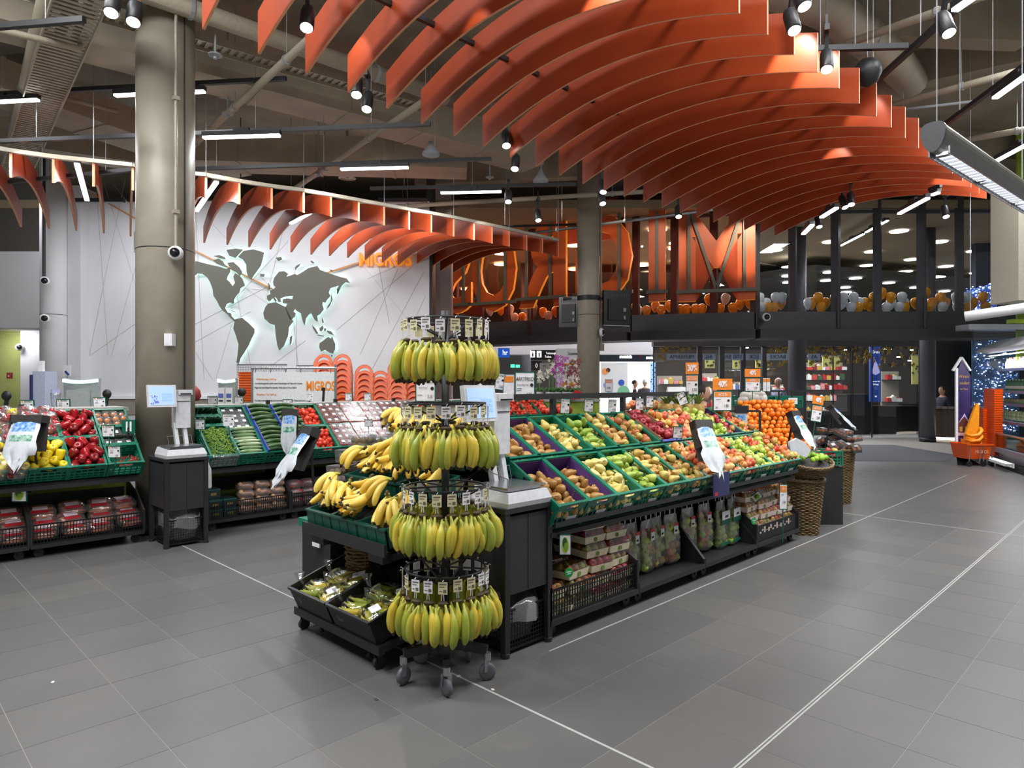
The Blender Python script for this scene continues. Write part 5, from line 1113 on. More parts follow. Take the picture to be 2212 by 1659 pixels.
for i in range(5):
    a = math.radians(-56+72*i); ex, ey = .235*math.cos(a), .235*math.sin(a)
    MB().bar((0, 0, .185), (ex, ey, .165), .035, .045).build('foot_arm', BLK, rk)
    cs_ = MB().lathe([(.016, .105), (.02, .11), (.02, .15)], 12, 0, TR(ex, ey, 0)).bar((ex-.016*math.sin(a), ey+.016*math.cos(a), .12), (ex-.016*math.sin(a), ey+.016*math.cos(a), .05), .028, .004).bar((ex+.016*math.sin(a), ey-.016*math.cos(a), .12), (ex+.016*math.sin(a), ey-.016*math.cos(a), .05), .028, .004).build('castor_fork', STEEL, rk)
    MB().lathe([(.03, -.014), (.045, -.011), (.047, 0), (.045, .011), (.03, .014)], 20, 0, TR(ex, ey, .047) @ RZ(a+.5) @ RX(PI/2)).build('wheel', mat('wheel_grey', '#5c5e62', .5), rk, True)
MB().lathe([(.045, .14), (.05, .16), (.05, .21), (.03, .23)], 16).build('hub', BLK, rk)
P1 = [hang_hand(i) for i in range(5)]; first = [True]*5; RT = ['lowest', 'second lowest', 'second highest', 'highest']
for lv, z in enumerate([.600, 1.042, 1.495, 1.948]):
    ring = [(.218*math.cos(2*PI*i/40), .218*math.sin(2*PI*i/40), z) for i in range(40)]
    MB().tube(ring, .006, 6, closed=True).build('ring', BLK, rk, True)
    for i in range(5):
        a = 2*PI*i/5+.3; MB().bar((.02*math.cos(a), .02*math.sin(a), z-.1), (.216*math.cos(a), .216*math.sin(a), z-.002), .008).bar((.02*math.cos(a), .02*math.sin(a), z), (.216*math.cos(a), .216*math.sin(a), z), .008).build('spoke', BLK, rk)
    n = 19
    for i in range(n):
        a = 2*PI*i/n+lv*.2; x, y = 2.34+.235*math.cos(a), 2.855+.235*math.sin(a)
        k = (i*3+lv) % 5; side = 'front' if math.cos(a)+math.sin(a) < 0 else 'back'; rank = sum(1 for i2 in range(n) if ((math.cos(2*PI*i2/n+lv*.2)+math.sin(2*PI*i2/n+lv*.2) < 0) == (side == 'front')) and (math.cos(2*PI*i2/n+lv*.2)-math.sin(2*PI*i2/n+lv*.2)) < (math.cos(a)-math.sin(a))-.001)
        lb = 'tagged greenish banana bunch, %s %s from left on the %s rack ring' % (side, ORD[min(rank, 11)], RT[lv]); gp = 'tagged banana bunches on the %s ring' % RT[lv]
        lo, ro = (x, y, z-.115+RN.uniform(-.008, .008)), (0, 0, a+PI/2+RN.uniform(-.2, .2))
        if first[k]: first[k] = False; P1[k].location = lo; P1[k].rotation_euler = ro; P1[k]['label'] = lb; P1[k]['group'] = gp
        else: clone(P1[k], lo, ro, lb, gp)
# banana table at the head of the island
bt = thing('produce_rack', 'black end rack with three stepped banana trays in front of the island', 'display rack', (2.2, 3.2, 0))
MB().bar((-.03, -.02, .655), (-.03, .93, .655), .015, .07).build('front_rail', BLK, bt)
MB().add([(0, 0, .64), (0, .92, .64), (.86, .92, 1.14), (.86, 0, 1.14)], [(0, 3, 2, 1)]).build('sloping_deck', BLK, bt)
for y in (.04, .88): MB().bar((.05, y, .60), (.86, y, .60), .04).bar((.42, y, .05), (.42, y, .62), .05).bar((.84, y, .05), (.84, y, 1.2), .05).bar((.42, y, .05), (.84, y, .05), .05).build('side_frame', BLK, bt)
MB().bar((.42, 0, .35), (.42, .92, .35), .05).build('cross_beam', BLK, bt); MB().box(.0, .06, .05, .2, .56, .63).box(0, .06, .72, .87, .56, .63).build('bracket', BLK, bt)
MB().box(.84, .86, .0, .92, .05, 1.25).build('back_panel', DK, bt)
GRD = mat('tray_green', '#0d4f42', .4)
def hand_lie(var):
    o = thing('banana_bunch', 'x', 'banana bunch'); R2 = random.Random(50+var); nb = 4+var % 3
    for i in range(nb):
        f = (i-(nb-1)/2)/((nb-1)/2)
        sg = -1 if var % 3 == 0 else 1
        b = put('banana', BY, o, (f*.016, 0, -.004*abs(f)), rot=(sg*f*.42+R2.uniform(-.08, .08), R2.uniform(-.25, .1), sg*PI/2+f*.5*sg+R2.uniform(-.15, .15))); s_ = R2.uniform(1.0, 1.18); b.scale = (s_, s_, s_)
    MB().lathe([(.010, -.02), (.013, 0), (.008, .014)], 8).build('crown', BROWN, o)
    return o
P2 = [hand_lie(i) for i in range(5)]; f2 = [True]*5
TN = ['front', 'middle', 'back']
for t in range(3):
    for c in range(3):
        x0, z0 = 2.18+.29*t, .775+.20*t
        o = tag(MB().box(0, .012, 0, .302, -.13, 0).box(.27, .282, 0, .302, -.13, 0).box(0, .28, 0, .012, -.13, 0).box(0, .28, .29, .302, -.13, 0).box(0, .28, 0, .302, -.13, -.12).box(-.006, .016, -.002, .304, -.012, 0).box(-.003, 0, .1, .104, -.12, -.012).box(-.003, 0, .2, .204, -.12, -.012).build('banana_tray', GRD, None, False, (x0, 3.2+.305*c, z0)), 'dark green banana tray, %s one of the %s step' % (['right', 'centre', 'left'][c], TN[t]), 'tray', 'banana trays on the end rack')
        o.rotation_euler = (0, -.18, 0)
    for r in range(3 if t == 2 else 2):
        for i in range(7):
            y = 3.27+i*.135+RN.uniform(-.02, .02)+(.03 if r else 0); x = x0+.14+.10*r+RN.uniform(-.015, .015); z = z0+.14+.05*r+RN.uniform(-.01, .05)
            if y > 4.13: continue
            k = (i*2+r+t) % 5; lo = (x, y, z); ro = (RN.uniform(-1.25, -.35), RN.uniform(-.25, .25), -PI/2+RN.uniform(-.95, .95))
            lb = 'ripe yellow banana bunch on the %s tray step' % TN[t]; gp = 'yellow banana bunches on the %s step' % TN[t]
            if f2[k]: f2[k] = False; P2[k].location = lo; P2[k].rotation_euler = ro; P2[k]['label'] = lb; P2[k]['group'] = gp
            else: clone(P2[k], lo, ro, lb, gp)
# black bins with bagged bananas in front
cart = thing('bin_cart', 'low black cart on wheels carrying the two black banana bins', 'cart', (2.12, 3.14, 0))
MB().bar((0, 0, .12), (0, .98, .12), .04, .05).build('front_rail', BLK, cart)
for y in (.02, .96): MB().bar((0, y, .12), (.55, y, .2), .035).build('side_rail', BLK, cart)
MB().box(.0, .5, .02, .96, .125, .135).build('deck', BLK, cart)
for y in (.06, .92): MB().lathe([(.035, -.013), (.035, .013)], 14, 0, TR(.02, y, .035) @ RX(PI/2)).bar((.02, y-.018, .035), (.02, y-.018, .11), .03, .005).bar((.02, y+.018, .035), (.02, y+.018, .11), .03, .005).build('caster', DK, cart)
for y in (.2, .75): MB().lathe([(.02, 0), (.008, .02), (.008, .1)], 10, 0, TR(.05, y, .02)).build('foot', DK, cart)
BF = pillow(.21, .24, .13, CLEAR)
for c in range(2):
    y0 = 3.16+.475*c
    o = thing('black_bin', 'black open plastic bin with bagged bananas, %s one on the low cart' % ('right' if c == 0 else 'left'), 'bin', (2.10, y0, .135)); o.rotation_euler = (0, -.32, 0)
    W, D, hh = .44, .46, .155
    mb = MB()
    for (vv) in [((0, 0), (0, D)), ((0, D), (W, D)), ((W, D), (W, 0)), ((W, 0), (0, 0))]:
        (xa, ya), (xb, yb) = vv; cx, cy = W/2, D/2; i_ = .94
        mb.add([(cx+(xa-cx)*i_, cy+(ya-cy)*i_, 0), (cx+(xb-cx)*i_, cy+(yb-cy)*i_, 0), (xb, yb, hh), (xa, ya, hh)], [(0, 1, 2, 3)])
    mb.box(.02, W-.02, .02, D-.02, 0, .008); mb.build('shell', mat('bin_black', '#121213', .5, bump=.3, scale=60), o)
    MB().bar((0, 0, hh), (0, D, hh), .016).bar((0, D, hh), (W, D, hh), .016).bar((W, D, hh), (W, 0, hh), .016).bar((W, 0, hh), (0, 0, hh), .016).build('rim', mat('bin_rim', '#0d0d0e', .4), o)
    for i, (x, y, a) in enumerate([(.12, .33, .4), (.12, .13, -.3), (.28, .28, .2), (.3, .12, .9)]):
        T = TR(2.10, y0, .135) @ RY(-.32) @ TR(x, y, .09) @ RZ(a)
        lb = 'clear bag with a small hand of green-yellow bananas, %s in the %s black bin' % (['front left', 'front right', 'middle', 'rear'][i], ('right', 'left')[c])
        b = thing('banana_bag', lb, 'bag of bananas', group='bagged bananas in the %s bin' % ('right', 'left')[c]); b.matrix_world = T
        for k in range(6): b_ = put('banana', BG, b, (-.07+.028*k, .10, .02+.012*(k % 2)), rot=(-PI/2+RN.uniform(-.05, .15), 0, RN.uniform(-.1, .1))); b_.rotation_euler = (-PI/2+.1, RN.uniform(1.2, 1.9), RN.uniform(-.1, .1))
        put('bag_film', BF, b); MB().tube([(.0, .1, .05), (.01, .12, .09), (.03, .13, .12)], [.012, .02, .035], 8).build('bag_tail', CLEAR, b)
        if i in (1, 3): MB().box(-.03, .03, -.06, .02, .062, .064).build('label_card', CARD, b)
# wicker baskets
WIC = mat('wicker', '#7d6642', .6, hx2='#5c4a2e', scale=40)
def wicker(name, label, x, y, z0, prof, seg=60, rings=30, tilt=None):
    o = thing(name, label, 'basket', (x, y, z0)); mb = MB()
    if tilt: o.rotation_euler = tilt
    def rad(t):
        for (t0, r0), (t1, r1) in zip(prof, prof[1:]):
            if t <= t1: return r0+(r1-r0)*(t-t0)/(t1-t0)
        return prof[-1][1]
    Hh = prof[-1][0]; ns = seg//4*1.0; ns = int(ns)
    for k in range(rings):
        z = (k+.5)*Hh/rings; r = rad(z); pts = []
        for j in range(seg):
            a = 2*PI*j/seg; rr_ = r+.008*math.cos(ns*a+(PI if k % 2 else 0)); pts.append((rr_*math.cos(a), rr_*math.sin(a), z+.003*math.sin(3*a+k)))
        mb.tube(pts, Hh/rings*.52, 4, closed=True)
    stuff(mb.build('weave', WIC, o, True))
    mb = MB()
    for j in range(ns):
        a = 2*PI*(j+.5)/ns; mb.tube([(rad(t)*math.cos(a), rad(t)*math.sin(a), t) for t in [Hh*i/5 for i in range(6)]], .006, 5)
    stuff(mb.build('stake', WIC, o))
    for q_ in range(2):
        pts = [((prof[-1][1]+.01)*math.cos(2*PI*j/60), (prof[-1][1]+.01)*math.sin(2*PI*j/60), Hh+.012*math.sin(20*2*PI*j/60+q_*PI)) for j in range(60)]; MB().tube(pts, .013, 6, closed=True).build('rim', WIC, o, True)
    MB().lathe([(prof[0][1]*.98, .0), (prof[0][1]*.98, .012)], 24).build('base', WIC, o)
    MB().lathe([(rad(Hh*.86)*.95, 0), (rad(Hh*.86)*.95, .01)], 24, 0, TR(0, 0, Hh*.84)).build('false_floor', DK, o)
    return o
p = px(1801, 829.5, 9.12); wicker('wicker_basket', 'tall round wicker basket heaped with wrapped tomato trays', p.x, p.y, 0, [(0, .20), (.35, .225), (.72, .26)], 72, 40)
for i in range(22):
    a = RN.uniform(0, 6.28); r = .21*math.sqrt(RN.random()); lv = i//8
    T = TR(p.x+r*math.cos(a)*(1-.15*lv)-.06, p.y+r*math.sin(a)*(1-.15*lv)-.05, .70+.09*lv+RN.uniform(0, .04)) @ RZ(RN.uniform(0, 6)) @ RX(RN.uniform(-.5, .5)) @ RY(RN.uniform(-.5, .5))
    punnet('onp', 'onion_tray', 'wrapped reddish fruit tray in tall wicker basket', 'tray', 'wrapped trays in the tall wicker basket', T, .14, .11, .075, mat('persimmon', '#c46a34', .3), (3, 2), mat('tray_dark', '#2a2a2e', .4))
p = px(1738, 829.5, 7.2); wicker('wicker_basket', 'slim wicker basket stand at the end of the island bins', p.x, p.y, 0, [(0, .13), (.3, .16), (.58, .19)], 48, 34)
wicker('wicker_basket', 'tilted shallow wicker basket of limes on the slim stand', p.x, p.y, .60, [(0, .13), (.1, .2), (.2, .245)], 56, 12, (.22, -.18, 0))
for i in range(34):
    a = RN.uniform(0, 6.28); r = .19*math.sqrt(RN.random()); drop('lime', (p.x+r*math.cos(a)+.02, p.y+r*math.sin(a)-.03, .80+.05*(1-r/.19)+RN.uniform(0, .02)-.22*r*math.cos(a)*0), rr3(), 'in the tilted wicker basket')
wicker('wicker_basket', 'small wicker basket standing under the banana steps', 2.47+.05, 3.92, .28, [(0, .12), (.34, .135)], 40, 16)
# ---------------------------------------------------------------- price signs
def sign(name, label, u, v0, v1, d, wpx, lines, yaw=0, tilt=0, frame=GRNF, band=None, tilt2=0, group=None, pole=None):
    """framed card: u centre column, v0..v1 top/bottom, d distance, wpx width; lines = (text, x, z, size, ink) in card fractions"""
    p = px(u, v1, d); w = wpx*d/F; h = (v1-v0)*d/F
    o = thing(name, label, 'sign', p, 0, group); o.rotation_euler = (tilt, tilt2, FC+yaw)
    if frame: 
        f = .05*w; MB().box(-w/2, w/2, 0, .012, 0, f).box(-w/2, w/2, 0, .012, h-f, h).box(-w/2, -w/2+f, 0, .012, 0, h).box(w/2-f, w/2, 0, .012, 0, h).box(-w/2, w/2, .008, .014, 0, h).build('frame', frame, o)
    MB().box(-w/2+.04*w, w/2-.04*w, .002, .008, .03*h, .97*h).build('card', band if (band and not frame) else CARD, o)
    if band and frame: MB().box(-w*.42, w*.42, -.001, .002, .70*h, .93*h).build('orange_band', band, o)
    by = {}
    for (s, x, z, sz, ink) in lines: by.setdefault(ink.name, (ink, []))[1].append((s, x, z, sz))
    for k, (ink, L) in by.items():
        mb = MB()
        for s, x, z, sz in L:
            if s == '#': mb.box((x-.12)*w, (x+.12)*w, -.002, .0, z*h-.012*h, z*h+.012*h)
            elif s == 'o': mb.lathe([(sz*h*.5, 0), (sz*h*.5, .001)], 14, 0, TR(x*w, -.001, z*h) @ RX(PI/2))
            elif s == '[]': mb.box((x-.05)*w, (x+.05)*w, -.002, 0, z*h-.04*w, z*h+.04*w)
            else: mb.mesh(text(s, round(sz*h, 4), .0004, .62, .0), 0, TR(x*w, -.0025, z*h))
        mb.build('lettering', ink, o)
    if pole: MB().bar((0, .01, -pole), (0, .01, .1*h), .008).build('holder', frame or BLK, o)
    return o
def mf(price, name1='Birnen'): return [('[]', -.33, .86, .1, ORG), ('ARKTFRISCH', .08, .86, .17, INK), (name1, -.16, .66, .09, INK), ('#', -.2, .52, .1, GREY), ('#', -.22, .44, .1, GREY), ('o', .32, .6, .14, INK), (price, .2, .2, .22, INK)]
sign('price_sign', 'large framed market price sign 4.95 at the back of the island', 1134, 803, 864, 5.45, 44, [('[]', -.38, .74, .1, ORG), ('ARKTFRISCH', .05, .74, .19, INK), ('Birnen Abate Fetel', -.1, .54, .085, INK), ('o', .33, .53, .12, INK), ('#', -.28, .42, .1, GREY), ('#', -.3, .35, .1, GREY), ('4.95', .2, .18, .2, INK)])
sign('price_sign', 'framed market price sign 3.10 behind the banana rack', 919, 818, 868, 5.2, 44, [('ARKTFRISCH', .05, .86, .19, INK), ('Bananen Chiquita', -.12, .62, .085, INK), ('o', .33, .58, .15, INK), ('#', -.28, .3, .1, GREY), ('3.10', .22, .22, .2, INK)], pole=.3)
for i, (u, v0, v1, wp, nm, ti, yw) in enumerate([(1220, 861, 893, 20, 'Kaiser Alex.', .05, 0), (1271, 862, 890, 20, 'Conference', .12, 0), (1322, 863, 890, 16, 'Gute Luise', .1, .3), (1381, 860, 886, 17, 'Kaiser', .02, 0), (1403, 855, 880, 16, 'Boskoop', 0, 0), (1478, 846, 874, 20, 'Ananas', 0, 0), (1463, 921, 947, 20, 'Braeburn', .1, 0)]):
    sign('price_sign', 'small green framed pear and apple price card, %s from the left on the island' % ORD[i], u, v0, v1, onb(u, v1, 3.55 if i != 6 else 3.1).dot(Vector((1, 1, 0)))/S2, wp, mf('4.20', nm), 0, ti, pole=.12, tilt2=-.35 if nm == 'Ananas' else .06)
for i, (u, v0, v1, d, w_, nm) in enumerate([(59, 864, 890, 7.3, 30, 'Peperoni'), (137, 862, 887, 7.4, 29, 'Peperoni rot'), (215, 858, 881, 7.5, 28, 'Ingwer'), (234, 918, 944, 6.55, 28, 'Datteln'), (247, 963, 989, 6.4, 28, 'Peperoncini')]):
    sign('price_sign', 'green framed price card with dark lettering, %s on the left pepper rack' % ORD[i], u, v0, v1, d, w_, mf('5.40', nm), 0, .08, pole=.08)
o = sign('sign_holder', 'dark green sign holder seen from behind at the right end of the pepper rack', 278, 907, 936, 6.85, 27, [], .1); MB().box(-.025, -.008, -.006, .0, .02, .12).box(.012, .03, -.006, .0, .02, .12).build('paper_strip', CARD, o); MB().box(-.065, .065, -.004, -.001, 0, .137).build('back_plate', GRNF, o); MB().bar((.0, -.01, -.06), (0, -.01, .06), .012).build('clip', DK, o)
for i, (u, v0, v1, d, w_, nm, fr_) in enumerate([(459, 855, 877, 8.3, 21, 'Zucchini', GRNF), (432, 906, 928, 7.15, 21, 'Bohnen', GRNF), (516, 856, 876, 8.5, 19, 'Gurken', GRNF), (494, 895, 921, 7.5, 25, 'Salatgurke', None), (621, 862, 878, 8.9, 20, 'Tomaten', GRNF), (668, 850, 866, 9.2, 17, 'Tomaten', None), (753, 849, 866, 9.4, 15, 'Cherry', GRNF), (794, 849, 866, 9.6, 15, 'Rispen', GRNF), (796, 906, 922, 8.5, 17, 'Dattel', GRNF)]):
    sign('price_sign', 'small white price card over the long vegetable rack, %s from the left' % ORD[i], u, v0, v1, d, w_, mf('1.80', nm), 0, .05, frame=fr_, pole=.1)
AK = [('AKTION', 0, .80, .2, CARD), ('#', -.22, .58, .1, GREY), ('o', .3, .52, .12, INK), ('[]', -.3, .18, .1, GREY)]
def aktion(label, u, v0, vm, v1, d, wp, top, price, yaw=0, tilt2=0):
    o = sign('promotion_sign', label, u, vm+2, v1, d, wp, AK+[(price, .18, .25, .22, INK)], yaw, 0, GRNF, ORG, tilt2, pole=.25)
    w = wp*d/F; h = (vm-v0)*d/F; z0 = (v1-vm)*d/F
    MB().box(-w/2, w/2, 0, .01, z0, z0+h).build('orange_topper', ORG, o)
    MB().mesh(text(top, round(h*.75, 3), .0006, .62, .004), 0, TR(0, -.004, z0+h*.5)).build('topper_lettering', CARD, o)
aktion('orange 30 percent promotion sign beside the pineapples', 1495, 783, 808, 853, 6.9, 27, '30%', '2.50', -.3)
aktion('largest orange 40 percent promotion sign in front of the apples', 1561, 818, 842, 888, 7.0, 42, '40%', '1.90')
aktion('farther orange 40 percent promotion sign with price 2.20', 1626, 797, 814, 846, 8.6, 34, '40%', '2.20')
aktion('leaning orange 40 percent promotion sign at the orange heap', 1762, 855, 873, 911, 8.0, 28, '40%', '2.80', .3, .15)
for i, (u, v0, v1, d, w_) in enumerate([(1652, 816, 846, 8.8, 8), (1660, 816, 846, 8.9, 8)]): sign('promotion_sign', 'narrow edge-on orange and white sign right of the 2.20 sign, %s one' % ('left', 'right')[i], u, v0, v1, d, w_, [('2', 0, .3, .2, INK)], 0, 0, GRNF, ORG)
sign('promotion_sign', 'orange price sign on a stand in front of the bright watch shop', 1315, 819, 846, 12.5, 16, [('AKTION', 0, .8, .2, CARD), ('6.90', 0, .3, .25, INK)], 0, .05, mat('frame_brown', '#7a6a58', .5), ORG, pole=.5)
sign('promotion_sign', 'small orange framed sign behind the orange heap', 1713, 858, 874, 8.9, 22, [('AKTION', 0, .6, .3, ORG)], 0, 0, GRNF)
sign('promotion_sign', 'white poster with orange picture left of the large 4.95 sign', 1099, 809, 864, 6.6, 24, [('Einsort', 0, .12, .14, INK)], 0, 0, mat('frame_grey', '#b5b7bb', .4), ORG)
sign('price_sign', 'pale promotion card behind the banana rack top, left one', 1034, 807, 838, 6.5, 17, AK, .2, 0, GRNF, ORG); sign('price_sign', 'pale tilted price card behind the banana rack top, right one', 1077, 806, 842, 6.3, 19, mf('2.60', 'Kiwi'), .2, 0, GRNF, tilt2=.15)
sign('promotion_sign', 'tall orange and white sign on a green stake in the right island bin', 1692, 1046, 1101, onb(1692, 1101, 2.74).dot(Vector((1, 1, 0)))/S2, 17, [('20%', 0, .82, .14, CARD), ('#', -.1, .6, .1, GREY), ('2.40', .1, .3, .12, INK)], 0, .02, GRNF, ORG, pole=.32)
def leaf_sign(label, u, v0, v1, d, wp, tilt2=0, yaw=0):
    o = sign('origin_sign', label, u, v0, v1, d, wp, [], yaw, 0, GRNF, tilt2=tilt2); w = wp*d/F; h = (v1-v0)*d/F
    MB().lathe([(1, 0), (1, .001)], 24, 0, TR(0, -.001, h*.5) @ RX(PI/2) @ Matrix.Diagonal((w*.3, h*.38, 1, 1))).build('green_oval', mat('oval_lime', '#a8c832', .5), o)
    MB().lathe([(1, 0), (1, .001)], 20, 0, TR(-.03*w, -.003, h*.6) @ RX(PI/2) @ Matrix.Diagonal((w*.2, h*.26, 1, 1))).build('dark_leaf', mat('leaf_dark', '#2c5a34', .5), o); MB().lathe([(1, 0), (1, .001)], 20, 0, TR(.07*w, -.005, h*.42) @ RX(PI/2) @ Matrix.Diagonal((w*.16, h*.2, 1, 1))).build('small_leaf', mat('leaf_mid', '#7fae2c', .5), o)
leaf_sign('white sign with green leaf emblem under the island left corner', 1221, 1155, 1199, onb(1221, 1199, 2.74).dot(Vector((1, 1, 0)))/S2, 25); leaf_sign('white sign with green leaf emblem under the left pepper rack', 41, 1054, 1084, 6.1, 33)
leaf_sign('tilted leaf emblem sign above the right island bin', 1640, 1063, 1079, onb(1640, 1079, 2.85).dot(Vector((1, 1, 0)))/S2, 22, -.7)
for i, (u, v, tx) in enumerate([(1228, 1237, 'left'), (1628, 1126, 'right')]):
    p = onb(u, v, 2.77); o = tag(MB().lathe([(.03, 0), (.03, .006)], 20, 0, RX(PI/2)).box(-.018, .018, -.009, -.006, .004, .008, 1).box(-.012, .012, -.009, -.006, -.008, -.004, 1).build('round_tag', [mat('tag_green', '#1f9a4a', .4), CARD], None, False, p, -.4), 'round green tag in the %s island bin' % tx, 'tag')
# ---------------------------------------------------------------- bag dispensers
SKY = mat('bag_blue', '#2a74c4', .4, hx2='#a9c8e4', scale=38); BGR = mat('bag_green', '#1d7d58', .4, hx2='#b9d2c8', scale=30); BWH = mat('bag_white', '#c6cbd0', .35)
def dispenser(label, u, v, d, sz, yaw, lean, vpole, flare=1.0, zs=1.0):
    p = px(u, v, d); o = thing('bag_dispenser', label, 'bag dispenser', p, FC+yaw); s = sz
    T = RX(-lean) @ Matrix.Diagonal((1, 1, zs, 1))
    MB().box(-.09*s, .09*s, -.02*s, .07*s, -.075*s, 0, 0, T).box(-.09*s, -.08*s, -.02*s, .07*s, -.25*s, 0, 0, T).build('hood', mat('hood_grey', '#3a3836', .4), o)
    MB().box(-.085*s, .085*s, .05*s, .07*s, -.36*s, 0, 0, T).build('back_plate', mat('hood_grey', '#3a3836', .4), o)
    zb = p.z-vpole; MB().bar(T @ Vector((0, .06*s, -.1*s)), (0, .10*s, -zb), .016).build('pole', BLK, o)
    secs = [(.0, -.07, .08, 0), (-.01, -.12, .085, 1), (-.02, -.17, .085, 1), (-.03, -.205, .085, 0), (-.035, -.24, .085, 2), (-.04, -.27, .085, 2), (-.045, -.33, .09*flare, 0), (-.055, -.40, .085*flare, 0), (-.05, -.45, .05*flare, 0), (-.07, -.54, .02, 0)]
    vs = []; fs = []; ms = []; n = 8
    for k, (y, z, hw, m) in enumerate(secs):
        for j in range(n+1):
            t = j/n*2-1; vs.append(T @ Vector((t*hw*s, (y-.012*math.cos(t*9+k)*max(0, k-4)*.35-.025+.02*t*t)*s, (z+.012*math.sin(t*11+k*2)*max(0, k-5))*s)))
    for k in range(len(secs)-1):
        for j in range(n):
            fs.append((k*(n+1)+j, (k+1)*(n+1)+j, (k+1)*(n+1)+j+1, k*(n+1)+j+1)); mm = secs[k+1][3]
            ms.append(mm if 0 < j < n-1 else 0)
    mb = MB(); mb.V = [tuple(v_) for v_ in vs]; mb.F = fs; mb.M = ms; mb.build('hanging_bag', [BWH, SKY, BGR], o, True)
    return o
dispenser('bag dispenser with blue and green printed bag over the yellow peppers', 60, 897, 6.0, 1.48, .1, .15, .75, 1.05, .6)
dispenser('small bag dispenser standing among the cucumbers', 626, 884, 7.7, .98, .1, .05, .85)
dispenser('bag dispenser with a long billowing bag leaning over the aisle by the bananas', 668, 922, 5.6, 1.0, -.75, .45, .05, 1.3)
dispenser('bag dispenser with hanging bag in the middle of the apples', 1516, 908, 5.5, .92, .3, .4, .95, 1.3)
dispenser('bag dispenser in front of the orange heap', 1715, 888, 7.3, .85, .6, .4, .85, 1.1)
dispenser('far bag dispenser at the tall wicker basket', 1795, 875, 9.0, .78, 1.0, .6, .7, 1.3)
o = thing('bag_holder', 'black bar holder with pale bag behind the apples', 'bag dispenser', px(1602, 888, 7.3), FC); MB().bar((-.15, 0, 0), (.2, 0, 0), .02).bar((.2, 0, 0), (.2, 0, -.3), .02).box(-.07, .07, -.02, .03, -.02, .06).build('frame', BLK, o); MB().box(-.07, .06, -.01, 0, -.16, -.02).build('bag', BWH, o); MB().box(-.05, .04, -.012, -.01, -.09, -.04).build('print', SKY, o)
o = tag(MB().prism([(-.09, 0), (.08, -.06), (.12, .02), (.06, .1), (-.02, .14), (-.1, .1)], .05, 0, RX(PI/2)).build('crumpled_bag', BWH, None, True, px(1722, 975, 7.0), FC), 'crumpled white plastic bag lying by the limes', 'plastic bag')
# clear punnets of kiwis stacked left of the banana steps
KIW = mat('kiwi_brown', '#7a6448', .7)
for i, (x, y, z, r) in enumerate([(2.62, 4.33, .62, 0), (2.44, 4.33, .62, .1), (2.62, 4.33, .72, -.1), (2.45, 4.35, .72, .2), (2.66, 4.33, .82, .15), (2.48, 4.33, .82, -.1), (2.70, 4.33, .92, 0), (2.52, 4.33, .92, .3), (2.74, 4.33, 1.02, -.3), (2.58, 4.32, 1.03, .25), (2.78, 4.30, 1.12, .1), (2.62, 4.30, 1.14, -.2), (2.98, 4.28, 1.2, .1), (2.85, 4.15, 1.28, .2), (3.1, 4.2, 1.33, 0)]):
    punnet('kiw', 'kiwi_punnet', 'kiwi clamshell left of the banana steps', 'punnet', 'kiwi clamshells left of the bananas', TR(x, y-.08, z) @ RZ(r), .16, .13, .09, KIW, (3, 2), lab=False)
o = thing('produce_rack', 'stepped black support under the kiwi clamshells', 'display rack', (2.4, 4.18, 0)); MB().box(0, .9, 0, .4, .05, .6).box(.3, .9, .05, .35, .6, .8).box(.5, .9, .05, .35, .8, 1.1).build('body', BLK, o); MB().box(-.02, .6, -.02, .42, .56, .62).build('tray', GRN, o); MB().box(-.03, -.02, .1, .2, .45, .6).build('label', CARD, o)
# back slope of the island: dark fruit heaps glimpsed behind the rail, pineapples
for i, (x, ks) in enumerate([(5.5, ['apink']), (5.85, ['amix']), (4.3, ['tom'])]):
    for k in range(14): drop(RN.choice(ks), (x+RN.uniform(-.12, .12), 3.72+RN.uniform(0, .15), 1.36+RN.uniform(0, .05)), rr3(), 'on the hidden back slope of the island, heap %s' % ORD[i])
o = thing('back_slope', 'rear slope of the island behind the black rail', 'display rack', (3.14, 3.66, 0)); MB().add([(0, 0, 1.32), (3.6, 0, 1.32), (3.6, .85, .85), (0, .85, .85), (0, 0, .5), (3.6, 0, .5), (3.6, .85, .5), (0, .85, .5)], [(0, 1, 2, 3), (0, 3, 7, 4), (1, 5, 6, 2), (2, 6, 7, 3), (4, 5, 1, 0)]).build('body', BLK, o); MB().box(0, 3.6, -.002, .01, 1.3, 1.34).build('edge', GRN, o)
PINE = mat('pineapple', '#8a6a2c', .6, scale=40, hx2='#b08c3c'); PLF = mat('pine_leaf', '#4f6f30', .5, hx2='#7d9048')
for i, (u, d) in enumerate([(1440, 6.75), (1462, 6.8), (1485, 6.85), (1508, 6.9)]):
    p = px(u, 880, d); o = thing('pineapple', 'pineapple with spiky green leaves behind the apples, %s from the left' % ORD[i], 'pineapple', p, group=None); MB().lathe([(.03, -.12), (.06, -.1), (.07, -.03), (.06, .02), (.03, .04)], 14).build('body', PINE, o, True)
    mb = MB()
    for k in range(16):
        a = RN.uniform(0, 6.28); l = RN.uniform(.08, .16); t_ = RN.uniform(.2, .9); mb.tube([(0, 0, .03), (.04*math.cos(a)*t_*1.5, .04*math.sin(a)*t_*1.5, .03+l*.5), (.13*math.cos(a)*t_, .13*math.sin(a)*t_, .03+l*.8)], [.012, .01, .001], 4)
    mb.build('leaf_crown', PLF, o)
